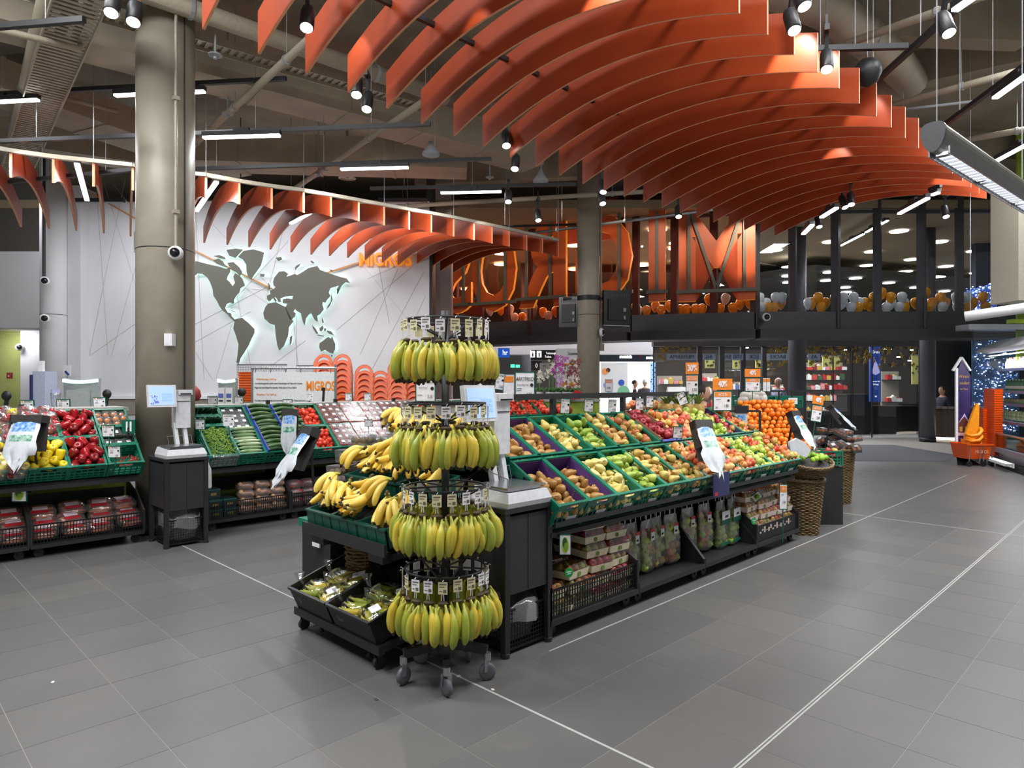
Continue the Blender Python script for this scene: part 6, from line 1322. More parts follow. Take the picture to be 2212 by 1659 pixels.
# crate of white parcels and racks at the back right
o = thing('wire_rack', 'black wire rack with green crates behind the orange heap', 'rack', px(1668, 829.5, 9.6).xy.to_3d(), FC); w_ = .95
for z in (1.5, 1.1): MB().bar((-w_/2, 0, z), (w_/2+.1, 0, z), .025).build('rail', BLK, o)
for i in range(6): MB().bar((-w_/2+i*w_/5, 0, 0), (-w_/2+i*w_/5, 0, 1.5), .02).build('post', BLK, o)
for i in range(3): crate(TR(*px(1640, 829.5, 10).xy, 0) @ RZ(FC) @ TR(.32*i-.3, 0, 1.42), .31, .4, .17, 'green crate on the wire rack behind the oranges, %s from the left' % ORD[i], 'green crates on the far wire rack', False)
for i, (u, v) in enumerate([(1616, 857), (1626, 862), (1636, 853), (1645, 860), (1606, 866)]):
    tag(put('wrapped_parcel', FPIL if i < 0 else pillow(.22, .15, .12, mat('parcel_white', '#d8d2c8', .4)), None, px(u, v, 9.0), rot=(RN.uniform(-.3, .3), RN.uniform(-.3, .3), RN.uniform(0, 3))), 'white wrapped cabbage parcel left of the orange heap, %s of five' % ORD[i], 'parcel')
# ---------------------------------------------------------------- column fittings
def dome(label, p, rz=FC, r=.055):
    o = thing('dome_camera', label, 'camera', p, rz); MB().lathe([(r, 0), (r*1.02, .015), (r*.95, .04), (r*.8, .055)], 24, 0, RX(PI/2)).build('housing', WHT, o, True); MB().lathe([(r*.7, .05), (r*.6, .075), (r*.3, .09), (.003, .095)], 20, 0, RX(PI/2)).build('lens_dome', mat('dome_black', '#1c1c20', .1), o, True); return o
cd_ = px(380, 547, c1.dot(Vector((1, 1, 0)))/S2-r1*.93); dome('white dome camera on the thick column', cd_, FC+.25, .075)
q_ = cd_+Vector((-.0, -.0, .07)); tag(MB().tube([q_, (q_.x, q_.y, 6.6)], .016, 10).box(q_.x-.03, q_.x+.03, q_.y-.03, q_.y+.03, 3.4, 3.44).box(q_.x-.03, q_.x+.03, q_.y-.03, q_.y+.03, 4.6, 4.64).build('conduit', STEEL2, None), 'steel conduit down the front of the thick column to the camera', 'conduit')
o = thing('control_box', 'small white box on the thick column above the scale screen', 'box', px(365, 747, c1.dot(Vector((1, 1, 0)))/S2-r1*1.0), FC); MB().box(-.042, .042, -.02, .06, 0, .13).build('case', WHT, o); MB().box(-.03, .03, -.022, -.02, .02, .11).build('lid', CARD, o)
dome('white dome camera below the clear upper windows', px(1655, 685, fpt(1655, .35)[0].dot(Vector((1, 1, 0)))/S2), FC, .1)
for i, (u, v, d) in enumerate([(96, 607, 13.6), (96, 688, 13.6), (42, 750, 16.9)]): dome('small dome camera left background, %s from the top' % ORD[i], px(u, v, d), FC+.6, .09)
tag(MB().tube([px(95, 600, 13.6), px(95, 465, 13.6)+Vector((0, 0, 1.5))], .03, 10).build('camera_pole', ANT), 'dark pole holding the camera beside the white column', 'pole')
def tv(label, u0, u1, v0, v1, d, yaw):
    p = px((u0+u1)/2, (v0+v1)/2, d); o = thing('television', label, 'television', p, FC+yaw); w = (u1-u0)*d/F/math.cos(yaw); h = (v1-v0)*d/F
    MB().box(-w/2, w/2, 0, .06, -h/2, h/2).build('back_shell', mat('tv_black', '#0e0e10', .3), o); MB().box(-w/2, w/2, .06, .07, -h/2, h/2).build('screen', mat('tv_glass', '#050506', .1), o)
    MB().box(-w*.35, w*.35, -.03, 0, -h*.35, h*.25).build('rear_bulge', DK, o)
    mb = MB()
    for i in range(9): mb.box(-w*.4+i*w*.09, -w*.4+i*w*.09+w*.05, -.003, 0, h*.32, h*.42)
    mb.build('vent', mat('vent_grey', '#3a3a3e', .5), o); MB().box(w*.2, w*.3, -.035, -.03, -.1*h, 0).box(w*.22, w*.28, -.035, -.03, -.32*h, -.22*h).build('port_label', GREY, o)
    return o
dc2 = c2.dot(Vector((1, 1, 0)))/S2
tv('black television seen from behind left of the near grey column', 1208, 1249, 641, 706, dc2, -.35); tv('black television seen from behind right of the near grey column', 1303, 1364, 628, 703, dc2, .35)
o = thing('column_bracket', 'black clamp around the near grey column carrying both televisions', 'bracket', (c2.x, c2.y, H-(645-829.5)/F*dc2)); MB().lathe([(r2+.015, -.05), (r2+.015, .05)], 24).build('clamp', DK, o)
for s in (-1, 1): MB().bar((s*r2/S2, -s*r2/S2, 0), (s*(r2+.3)/S2, -s*(r2+.3)/S2, .0), .05).build('arm', DK, o)
tag(MB().tube([(c2.x+r2/S2+.02, c2.y-r2/S2-.02, 2.4), (c2.x+r2/S2+.02, c2.y-r2/S2-.02, 6.6)], .022, 8).box(c2.x+r2/S2-.06, c2.x+r2/S2+.06, c2.y-r2/S2-.08, c2.y-r2/S2+.04, 2.3, 2.45).build('conduit', TAU), 'conduit and junction box on the right of the near grey column', 'conduit')
dome('dome camera turned sideways on the near grey column', px(1297, 718, dc2-.2), FC+1.2, .09)
# ---------------------------------------------------------------- service area behind the vegetables
p = px(635, 829.5, 11.0); o = thing('parking_banner', 'white shopping cart banner with orange shop lettering on a steel frame', 'banner', (p.x, p.y, 0), FC); w = 180*11/F
MB().box(-w/2, w/2, 0, .01, .9, 1.80).build('sheet', WHT, o); MB().tube([(-w/2-.02, 0, 1.86), (w/2+.02, 0, 1.86)], .022, 10).tube([(w/2, 0, 0), (w/2, 0, 1.92)], .022, 10).tube([(-w/2, 0, 0), (-w/2, 0, 1.86)], .018, 10).build('frame', STEEL, o)
for i in range(6): MB().bar((-w*.46+i*w*.18, 0, 1.79), (-w*.46+i*w*.18, 0, 1.86), .012).build('hook', STEEL, o)
mb = MB().mesh(text('MIGROS', .21, .001, .62, .006), 0, TR(w*.32, -.004, 1.56))
for s, z in [('Einkaufswagen Parking', 1.68), ('Shopping Cart Parking', 1.43)]: mb.mesh(text(s, .045, .001, .8), 0, TR(-w*.33, -.004, z))
mb.build('orange_lettering', ORG, o); mb = MB()
for s, z, x in [('Aus Sicherheitsgründen dürfen unsere Einkaufswagen die Filiale nicht verlassen.', 1.61, -.18), ('Wagen nach dem Einkauf hier abstellen. Vielen Dank für Ihren Einkauf.', 1.54, -.22), ('For safety reasons, shopping carts must remain on the premises. Please return your shopping', 1.33, -.13)]: mb.mesh(text(s, .042, .001, .58), 0, TR(x*w, -.004, z))
mb.build('dark_lettering', INK, o)
# nested orange baskets with loop handles
mb = MB(); n = 12; W2 = .165
outer = [(-W2, 0)]+[(-W2*math.cos(PI*i/n)**1 if 0 else -W2*math.cos(PI*i/n), .14+.2*math.sin(PI*i/n)) for i in range(n+1)]+[(W2, 0)]
inner = [(-W2*.62, .20)]+[(-W2*.62*math.cos(PI*i/n), .20+.09*math.sin(PI*i/n)) for i in range(n+1)]+[(W2*.62, .20)]
def strip(A, B, y0, y1):
    k = len(A)
    vs = [(x, y0, z) for x, z in A]+[(x, y0, z) for x, z in B]+[(x, y1, z) for x, z in A]+[(x, y1, z) for x, z in B]
    fs = []
    for i in range(k-1): fs += [(i, i+1, k+i+1, k+i), (2*k+i, 3*k+i, 3*k+i+1, 2*k+i+1), (i, 2*k+i, 2*k+i+1, i+1), (k+i, k+i+1, 3*k+i+1, 3*k+i)]
    return vs, fs
vs, fs = strip(outer, inner, -.012, .012); mb.add(vs, fs)
mb.add([(-W2*.62, 0, .20), (W2*.62, 0, .20), (W2, 0, 0), (-W2, 0, 0)], [(0, 1, 2, 3)]); mb.add([(-W2, 0, .02), (W2, 0, .02), (W2*.8, .35, -.1), (-W2*.8, .35, -.1)], [(0, 1, 2, 3)])
mb.add([(-W2, 0, .02), (-W2, .0, .2), (-W2*.8, .35, .02), (-W2*.8, .35, -.1)], [(0, 1, 2, 3)]); mb.add([(W2, 0, .02), (W2, .0, .2), (W2*.8, .35, .02), (W2*.8, .35, -.1)], [(0, 3, 2, 1)])
bme = mb.data('shopping_basket', ORP)
rimme = MB().tube([(x, -.006, z) for x, z in outer[1:-1]], .009, 6).data('rim', mat('basket_rim', '#b5734e', .3))
for s, (u, vtop, k) in enumerate([(697, 764, 9), (738, 764, 9), (785, 787, 8), (820, 800, 7), (857, 776, 8), (893, 800, 7)]):
    for i in range(k):
        p = px(u+RN.uniform(-1, 1), vtop+i*12.5, 11.9-.06*i); p.z -= .34
        o = tag(put('shopping_basket', bme, None, p, rot=(-.25, 0, FC)), 'orange nested basket, %s stack from the left behind tomatoes, %s from top' % (ORD[s], ORD[i]), 'shopping basket', 'orange basket stacks behind the tomatoes'); put('rim', rimme, o)
for i in range(12):
    p = px(529, 868-i*5.4, 11.2); o = tag(MB().box(-.10, .13, 0, .3, 0, .034).box(-.115, .145, -.015, .31, .028, .04).build('hand_basket', mat('basket_orange', '#e0661e', .4), None, False, p, FC), 'flat orange hand basket in the pile left of the white banner, %s from the bottom' % ORD[i], 'hand basket', 'flat orange hand baskets left of the banner')
def wcart(label, u0, u1, v0, v1, d):
    p = px((u0+u1)/2, v1, d); o = thing('wire_trolley', label, 'trolley', p, FC); w = (u1-u0)*d/F; h = (v1-v0)*d/F; mb = MB()
    for i in range(int(w/.03)+1): mb.bar((-w/2+i*.03, 0, 0), (-w/2+i*.03, 0, h), .005)
    for k in range(6): mb.bar((-w/2, 0, k*h/5), (w/2, 0, k*h/5), .006)
    mb.bar((-w/2, 0, h), (w/2, 0, h), .02); mb.build('wire_basket', mat('wire_grey', '#6f747c', .35, .6), o); MB().bar((-w/2+.05, .1, 0), (-w/2+.05, .1, -p.z), .025).bar((w/2-.05, .1, 0), (w/2-.05, .1, -p.z), .025).build('leg', STEEL, o)
wcart('wire shopping trolley basket behind the left of the white banner', 512, 620, 788, 815, 12.2); wcart('second wire trolley basket behind the right of the banner', 640, 700, 790, 806, 12.4)
def terminal(label, u0, u1, v0, v1, d, yaw=0, ledc='#c8f5e6'):
    p = px((u0+u1)/2, v1, d); o = thing('info_terminal', label, 'terminal', p, FC+yaw); w = (u1-u0)*d/F; h = (v1-v0)*d/F; n = 10
    P = [(-w/2+w*i/n, -.05*math.cos((i/n-.5)*PI)) for i in range(n+1)]
    mb = MB(); Z = lambda x: h*(1-.06*(1-(2*x/w)**2))
    vs = [];
    for x, y in P: vs += [(x*.96, y, 0), (x, y, Z(x)), (x*.96, y+.06, 0), (x, y+.06, Z(x))]
    fs = []
    for i in range(n): a = 4*i; fs += [(a, a+4, a+5, a+1), (a+2, a+3, a+7, a+6), (a+1, a+5, a+7, a+3)]
    fs += [(0, 1, 3, 2), (4*n, 4*n+2, 4*n+3, 4*n+1)]
    mb.add(vs, fs).build('back_shell', mat('terminal_grey', '#9aa0a2', .4), o)
    mb = MB()
    for i in range(n): mb.bar((P[i][0], P[i][1]-.01, Z(P[i][0])-.03), (P[i+1][0], P[i+1][1]-.01, Z(P[i+1][0])-.03), .02, .045)
    mb.build('light_edge', glow('led_mint', ledc, 1.5), o); MB().box(-w*.32, w*.32, -.075, -.05, 0, h*.6).build('cover', mat('terminal_grey2', '#a9aeb0', .4), o); MB().box(-w*.05, w*.05, 0, .05, -.15, 0).build('stand', GREY, o)
terminal('grey curved terminal back with mint light edge left of the thick column', 137, 213, 817, 880, 9.4); terminal('grey terminal back right of the thick column', 469, 511, 817, 872, 9.9, -.2, '#d0d4d6')
def headset(label, u, v, d):
    p = px(u, v, d); o = thing('card_reader', label, 'card reader', p, FC); MB().lathe([(.001, -.05), (.05, -.04), (.065, 0), (.05, .04), (.001, .05)], 16, 0, RX(PI/2) @ Matrix.Diagonal((1, 1, .6, 1))).build('head', DK, o, True); MB().bar((0, .01, -.04), (-.03, .01, -.2), .04, .03).build('stem', DK, o)
headset('black card reader at the far left counter', 14, 855, 8.6); headset('black card reader beside the mint-edged terminal', 231, 851, 9.3); headset('black card reader before the orange hand baskets', 522, 847, 10.0)
o = thing('card_reader', 'slim black stick reader standing before the banner lettering', 'card reader', px(698, 868, 10.4), FC); MB().bar((0, 0, 0), (.01, 0, .18), .03).build('stem', DK, o); MB().box(-.02, .03, -.02, .02, .17, .22).build('head', DK, o)
o = slab('counter_printer', 'tall blue-grey machine beside the white background column', 'machine', 70, 97, 802, 885, 9.6, mat('machine_blue', '#aab2c8', .4), .25); MB().box(-.11, -.08, -.03, .26, .02, .5).build('dark_edge', mat('machine_navy', '#2a2f5c', .4), o); MB().box(-.04, .02, .05, .1, .55, .7).build('paper_feed', WHT, o)
o = thing('brochure_stand', 'clear brochure stand with white and blue leaflets before the right terminal', 'brochure stand', px(488, 872, 9.3), FC)
for i, x in enumerate((-.07, .04)): MB().box(x-.045, x+.045, 0, .012, 0, .22).box(x-.035, x+.035, -.002, 0, .08, .14, 1).box(x-.03, x+.03, -.002, 0, .03, .05, 2).build('leaflet', [CARD, mat('leaflet_blue', '#5a6cc0', .5), INK], o)
MB().box(-.13, .1, .015, .02, 0, .1).build('holder', CLEAR, o)
o = slab('notice_holder', 'leaflet board fixed on the white wall left of the column', 'notice', 136, 152, 789, 812, 13.8, CARD, .02); MB().bar((-.02, -.01, .1), (.05, -.01, .02), .03).build('blue_mark', mat('leaflet_navy', '#2d3a8c', .5), o)
o = thing('drinks_cup', 'clear plastic jug on the left counter', 'jug', px(120, 880, 9.2)); MB().lathe([(.05, 0), (.06, .15), (.065, .2)], 16).build('jug', PUN, o, True); MB().box(-.05, .05, -.02, .02, .2, .25).build('lid', mat('lid_lilac', '#a7a9cf', .5), o)
slab('fire_alarm', 'small red framed fire alarm on the lime wall at the far left', 'alarm', 14, 25, 805, 818, 16.9, mat('alarm_red', '#8c3028', .5), .04, [('o', 0, .5, .6, 0)], CARD)
o = thing('stuffed_bag', 'dark red hanging bag edge right of the thick column', 'bag', px(420, 866, 8.9)); MB().lathe([(.05, 0), (.085, .06), (.07, .14), (.02, .2)], 14).build('bag', mat('bag_maroon', '#8a2a26', .6), o, True)
# screen behind the thick column
slab('wall_screen', 'edge of a white wall screen peeking out left of the thick column', 'screen', 289, 312, 500, 545, 12.0, WHT, .05)
# ---------------------------------------------------------------- orchids on the green counter
cg = thing('service_counter', 'lime green counter with pale top carrying the orchids', 'counter', px(1165, 829.5, 11.8).xy.to_3d(), FC); MB().box(-.75, 1.05, 0, .6, 0, 1.29).build('front_panel', LIME, cg); MB().box(-.77, 1.07, -.03, .62, 1.29, 1.33).build('top', LEDGE, cg)
OC = {'p': mat('orchid_purple', '#b238a8', .5), 'w': mat('orchid_white', '#e2dfd0', .5), 'c': mat('orchid_crimson', '#8a1c3c', .5), 'l': mat('orchid_lilac', '#c9a0d0', .5)}
pet = {k: MB().add([(0, 0, 0), (.02, -.004, .012), (.034, 0, .0), (.02, -.004, -.012), (-.012, -.004, .02), (0, 0, .034), (.012, -.004, .02), (-.02, -.004, -.012), (-.034, 0, 0), (-.02, -.004, .012), (-.014, -.004, -.018), (0, 0, -.034), (.014, -.004, -.018)], [(0, 1, 2, 3), (0, 4, 5, 6), (0, 7, 8, 9), (0, 10, 11, 12)]).data('bloom', [m]) for k, m in OC.items()}
for i, (u, vb, vt, cs_) in enumerate([(1166, 815, 800, 'w'), (1186, 835, 780, 'w'), (1195, 800, 768, 'p'), (1210, 860, 770, 'p'), (1206, 835, 812, 'l'), (1222, 850, 785, 'cw'), (1232, 850, 778, 'c'), (1242, 850, 775, 'cw')]):
    p = px(u, 862, 11.9-.03*i); p.z = 1.33; ht = H-(vt-829.5)/F*11.9-1.33
    o = thing('potted_orchid', '%s orchid on the lime green counter, %s from the left' % ({'w': 'white', 'p': 'purple', 'l': 'pale lilac', 'cw': 'crimson and white', 'c': 'crimson'}[cs_], ORD[i]), 'orchid', p, FC)
    MB().lathe([(.045, 0), (.06, .12), (.062, .13)], 16).build('pot', WHT if i % 2 else mat('pot_glass', '#cdd6da', .2), o, True)
    mb = MB()
    for k in range(5): a = k*1.3; mb.tube([(0, 0, .11), (.07*math.cos(a), .07*math.sin(a), .19), (.15*math.cos(a), .15*math.sin(a), .15)], [.012, .022, .003], 5)
    mb.build('leaves', mat('orchid_leaf', '#3f6a34', .4), o)
    for s in range(2 if len(cs_) == 1 else 4):
        dx = RN.uniform(-.06, .06); mb = MB(); mb.tube([(0, 0, .1), (dx*.5, 0, ht*.6), (dx, -.02, ht*.9), (dx+.08, -.04, ht)], .004, 5); mb.build('stalk', M_GST, o)
        for f in range(9 if len(cs_) == 1 else 12):
            t = f/9 if len(cs_) == 1 else .3+f/17; z = ht*(.62+.4*t) if len(cs_) == 1 else ht*t
            b = put('bloom', pet[RN.choice(cs_)], o, (dx*t+RN.uniform(-.06, .06)+.05*t, -.03+RN.uniform(-.05, .03), z+RN.uniform(-.03, .03)), rot=(RN.uniform(-.4, .4), RN.uniform(-.6, .6), RN.uniform(-.6, .6))); q_ = 1.0 if len(cs_) == 1 else .8; b.scale = (q_, q_, q_)
o = tag(MB().prism([(-.12, 0), (.12, 0), (.14, .12), (.05, .16), (-.02, .1), (-.1, .05)], .1, 0, RX(PI/2)).build('gift_wrap', RED, None, False, px(1238, 862, 11.6), FC), 'red wrapped bundle beside the near grey column on the counter', 'bundle')
# ---------------------------------------------------------------- people
SKIN = mat('skin', '#c79a80', .6); HAIRS = {}
def person(label, u, vf, d, hgt, yaw, shirt, pants, hair, step=.12, arm=.15, seat=False):
    g = px(u, 829.5, d); o = thing('person', label, 'person', (g.x, g.y, vf), FC+yaw); s = hgt/1.75
    V = [(0, 0, .95), (0, 0, 1.15), (0, .01, 1.38), (0, .0, 1.48), (0, -.01, 1.56),
         (.10, 0, .90), (.11, -step, .50), (.11, -step*.5, .09), (.11, -step-.12+.1, .04), (-.10, 0, .90), (-.11, step*.4, .50), (-.11, step*1.4, .10), (-.11, step*1.2, .04),
         (.19, 0, 1.40), (.24, .02+arm*.3, 1.14), (.25, -arm, .92), (.25, -arm*1.3, .83), (-.19, 0, 1.40), (-.24, .02, 1.14), (-.25, -arm*.6, .92), (-.25, -arm*.8, .83)]
    E = [(0, 1), (1, 2), (2, 3), (3, 4), (0, 5), (5, 6), (6, 7), (7, 8), (0, 9), (9, 10), (10, 11), (11, 12), (2, 13), (13, 14), (14, 15), (15, 16), (2, 17), (17, 18), (18, 19), (19, 20)]
    Rr = [(.16, .11), (.15, .105), (.17, .11), (.06, .06), (.055, .06), (.09, .09), (.065, .065), (.045, .045), (.045, .05), (.09, .09), (.065, .065), (.045, .045), (.045, .05), (.065, .065), (.05, .05), (.036, .036), (.034, .034), (.065, .065), (.05, .05), (.036, .036), (.034, .034)]
    me = bpy.data.meshes.new('body'); me.from_pydata([tuple(c*s for c in v) for v in V], E, [])
    t_ = bpy.data.objects.new('t', me); col.objects.link(t_)
    t_.modifiers.new('s', 'SKIN'); t_.modifiers.new('d', 'SUBSURF').levels = 1
    sk = me.skin_vertices[0].data
    for i, r in enumerate(Rr): sk[i].radius = (r[0]*s, r[1]*s)
    sk[0].use_root = True
    dg = bpy.context.evaluated_depsgraph_get(); bm_ = bpy.data.meshes.new_from_object(t_.evaluated_get(dg)); bpy.data.objects.remove(t_)
    bm_.name = 'body'; bm_.materials.clear()
    for m in (shirt, pants, SKIN, DK): bm_.materials.append(m)
    for f in bm_.polygons:
        c = f.center/s; f.use_smooth = True
        f.material_index = 2 if (c.z > 1.46 or (abs(c.x) > .2 and c.z < .9)) else (3 if c.z < .08 else (1 if c.z < .93 else 0))
    put('body', bm_, o)
    hd = MB().lathe([(.02, -.125), (.05, -.115), (.068, -.06), (.078, 0), (.075, .05), (.055, .095), (.01, .115)], 16, 0, TR(0, -.02*s, 1.66*s) @ Matrix.Diagonal((s, s*1.15, s, 1)))
    hd.lathe([(.016, -.03), (.012, 0), (.004, .03)], 8, 0, TR(0, -.105*s, 1.65*s)).box(-.03*s, .03*s, -.105*s, -.095*s, 1.595*s, 1.605*s, 1)
    for e in (-1, 1): hd.lathe([(.004, -.004), (.009, 0), (.004, .004)], 8, 2, TR(e*.03*s, -.1*s, 1.675*s) @ RX(PI/2)).lathe([(.004, -.03), (.014, 0), (.004, .03)], 8, 0, TR(e*.078*s, 0, 1.65*s))
    put('head', hd.data('head', [SKIN, mat('lips', '#a0605a', .5), INK], True), o)
    MB().lathe([(.081, -.02), (.085, .04), (.066, .095), (.012, .125)], 16, 0, TR(0, .005*s, 1.665*s) @ Matrix.Diagonal((s, s*1.15, s, 1))).build('hair', hair, o, True)
    return o
PLD = mat('plaid_shirt', '#aeb0c8', .7, hx2='#7d80a4', scale=14); NAVY = mat('navy_cloth', '#23283a', .8); GRCL = mat('grey_cloth', '#4c4d52', .8); HW = mat('hair_white', '#cfccc8', .7); HB = mat('hair_dark', '#2c221c', .7); RUST = mat('rust_cloth', '#b2401e', .7)
person('white-haired person in a pale plaid shirt walking past the sweet shop', 1681, 0, 19.0, 1.74, -1.2, PLD, GRCL, HW, .2, .2)
person('dark clothed person browsing in the bright watch shop, left one', 1371, 0, 22.6, 1.70, 1.4, mat('black_cloth', '#241c1e', .8), NAVY, HB)
person('grey clothed person browsing in the bright watch shop, right one', 1393, 0, 22.8, 1.74, 2.8, GRCL, GRCL, HW)
person('person in a rust red top bending behind the pineapples', 1519, 0, 9.5, 1.55, 1.2, RUST, NAVY, HB, .1, .5)
person('dark haired person in a navy jacket sitting behind the curved counter', 2036, -.22, 19.7, 1.72, -1.5, NAVY, NAVY, HB)
o = thing('cash_register', 'white cash register behind the pineapples', 'cash register', px(1465, 862, 8.8), FC); MB().box(-.16, .14, 0, .2, 0, .08).add([(-.12, .02, .08), (.12, .02, .08), (.12, .1, .16), (-.12, .1, .16), (-.12, .18, .08), (.12, .18, .08)], [(0, 1, 2, 3), (2, 5, 4, 3), (0, 3, 4), (1, 5, 2)]).build('body', WHT, o); MB().box(-.10, .1, .0, .02, .02, .05).build('keys', GREY, o); MB().box(-.2, .2, -.05, .3, -.5, 0).build('counter_base', mat('desk_white', '#cfcac8', .5), o)
# ---------------------------------------------------------------- refrigerator and entrance at the right
fa = onz(2124, 992, 0); fb_ = onz(2212, 1022, 0); dv = (fb_-fa).normalized(); ang = math.atan2(dv.y, dv.x)
fz = thing('refrigerator', 'open refrigerated shelf at the right edge with bottles and salad bags', 'refrigerator', fa, ang)
Lf = 3.2; BLUE = mat('shelf_edge_blue', '#5a6488', .4); FRW = mat('fridge_grey', '#c4c8cc', .4)
MB().box(.02, Lf, .75, .85, .1, 2.35).build('back_wall', FRW, fz); MB().box(.02, .08, .05, .85, .1, 2.35).build('end_panel', GLASS, fz)
MB().box(0, Lf, 0, .8, .12, .30).box(0, Lf, -.06, .02, .25, .34).build('base', mat('base_grey', '#8c93a0', .35, .3), fz); MB().box(.05, Lf, -.12, 0, .0, .12).build('plinth', DK, fz)
MB().box(.02, Lf, -.03, -.02, .36, .62).build('glass_front', GLASS, fz); MB().bar((.02, -.025, .62), (Lf, -.025, .62), .03).bar((.02, -.025, .36), (.02, -.025, .62), .03).build('front_frame', STEEL, fz)
area('fridge_light', (1.5, .2, 2.16), 2.6, .08, 45, parent=fz)
for z in (.85, 1.2, 1.45, 1.9): MB().box(.05, Lf, .25 if z > 1 else .15, .75, z-.02, z).box(.05, Lf, .22 if z > 1 else .12, .25 if z > 1 else .15, z-.04, z+.015, 1).build('shelf', [FRW, BLUE], fz)
MB().add([(-.25, -.1, 2.30), (Lf, -.1, 2.30), (Lf, .3, 2.52), (-.2, .3, 2.52), (-.15, .1, 2.24), (Lf, .1, 2.24)], [(0, 1, 2, 3), (0, 4, 5, 1), (0, 3, 4)]).build('canopy', FRW, fz); MB().box(.0, Lf, .1, .14, 2.18, 2.2).build('light_strip', glow('strip_cool', '#f2f6ff', 3), fz)
mb = MB()
for i in range(34): mb.tube([(.0+i*.07, -.16, .1), (.03+i*.07, -.28, .12), (.035+i*.07, -.28, .145), (.03+i*.07, -.16, .15)], .016, 6)
mb.box(.0, 2.4, -.17, -.15, .08, .16); stuff(mb.build('bumper_coil', WHT, fz))
for x in (.1, .55, 1.0, 1.5): MB().bar((x, -.2, 0), (x, -.2, .1), .02).build('bumper_leg', GREY, fz)
def frg(name, label, cat, z, cnt, x0, dx, mk, grp, y=.4):
    me = None
    for i in range(cnt):
        o = tag(put(name, mk[i % len(mk)], None, fa+RZ(ang).to_3x3() @ Vector((x0+i*dx+RN.uniform(-.01, .01), y, z)), rot=(0, 0, ang+RN.uniform(-.2, .2))), label, cat, grp)
def bott(hx, cap): return MB().lathe([(.035, 0), (.038, .02), (.038, .14), (.015, .19), (.015, .22)], 12).lathe([(.018, .22), (.018, .245)], 10, 1).lathe([(.039, .05), (.039, .11)], 12, 2).data('bottle', [mat('bot'+hx, hx, .3), mat('cap'+cap, cap, .4), mat('lab'+cap, '#d9d2c4', .5)], True)
frg('bottle', 'milk drink bottle on top refrigerator shelf', 'bottle', 1.9, 22, .1, .085, [bott('#d8cfd2', '#c8b43c'), bott('#cbb7c8', '#6a4a9c'), bott('#d9c0a8', '#d9d9d9')], 'bottles on the top refrigerator shelf')
frg('bottle', 'green bottle on second refrigerator shelf', 'bottle', 1.45, 20, .1, .09, [bott('#3f7a4c', '#dfe4e0'), bott('#2f6a50', '#3f8a4c')], 'green bottles on the second refrigerator shelf')
frg('salad_bowl', 'salad bowl on third refrigerator shelf', 'salad bowl', 1.2, 12, .1, .16, [MB().lathe([(.05, 0), (.075, .07), (.06, .1), (.01, .11)], 12).data('bowl', mat('salad', '#7d9468', .4, hx2='#aab89c', scale=40), True)], 'salad bowls on the third refrigerator shelf')
frg('salad_bag', 'salad bag on lowest refrigerator shelf', 'salad bag', .97, 16, .1, .12, [pillow(.12, .08, .22, mat('salad2', '#4f7a48', .25, hx2='#8ea88a', scale=30)), pillow(.12, .08, .2, mat('salad3', '#6a8a4a', .25, hx2='#b9c8a8', scale=30))], 'salad bags on the lowest refrigerator shelf', .3)
for i in range(4):
    crate(TR(*fa) @ RZ(ang) @ TR(.12+.42*i, .1, .50), .38, .4, .16, 'green crate in the refrigerator well, %s from the left' % ORD[i], 'green crates in the refrigerator well', False)
    tag(put('herb_pot', pillow(.16, .16, .16, mat('salad2', '#4f7a48', .25)), None, fa+RZ(ang).to_3x3() @ Vector((.31+.42*i, .3, .48))), 'leafy green bundle in the refrigerator well crate, %s from the left' % ORD[i], 'vegetable')
# white tube, sheds above the refrigerator, beige pillar
p = px(2085, 684, 9.5); q_ = px(2230, 663, 9.0); o = tag(MB().tube([p, q_, q_+(q_-p)*.8], .07, 18).build('tube_lamp', WHT, None, True), 'white horizontal tube lamp above the refrigerator at the right edge', 'lamp'); MB().tube([p+Vector((.05, -.05, .06)), Vector((p.x+.05, p.y-.05, 6.6))], .004, 5).build('suspension_wire', GREY, o)
o = slab('shelf_header', 'silver and lime header above the refrigerator', 'shelf header', 2093, 2260, 700, 712, 13.2, STEEL, .4); MB().box(.05, .3, -.1, .1, .12, .2).build('lime_block', mat('lime_bright', '#a8c832', .5), o); MB().box(-.6, .8, .1, .15, -.35, 0).build('glass_panel', GLASS, o)
struct(fr(2198, 2400, 13.4, 13.45, 1.9, 6.7).build('wall_right', mat('lime_deep', '#8ba32c', .6)))
struct(fr(2200, 2400, 12.0, 12.7, 3.1, 5.2).build('wall_right', mat('beige_pillar', '#bdb6a4', .6)))
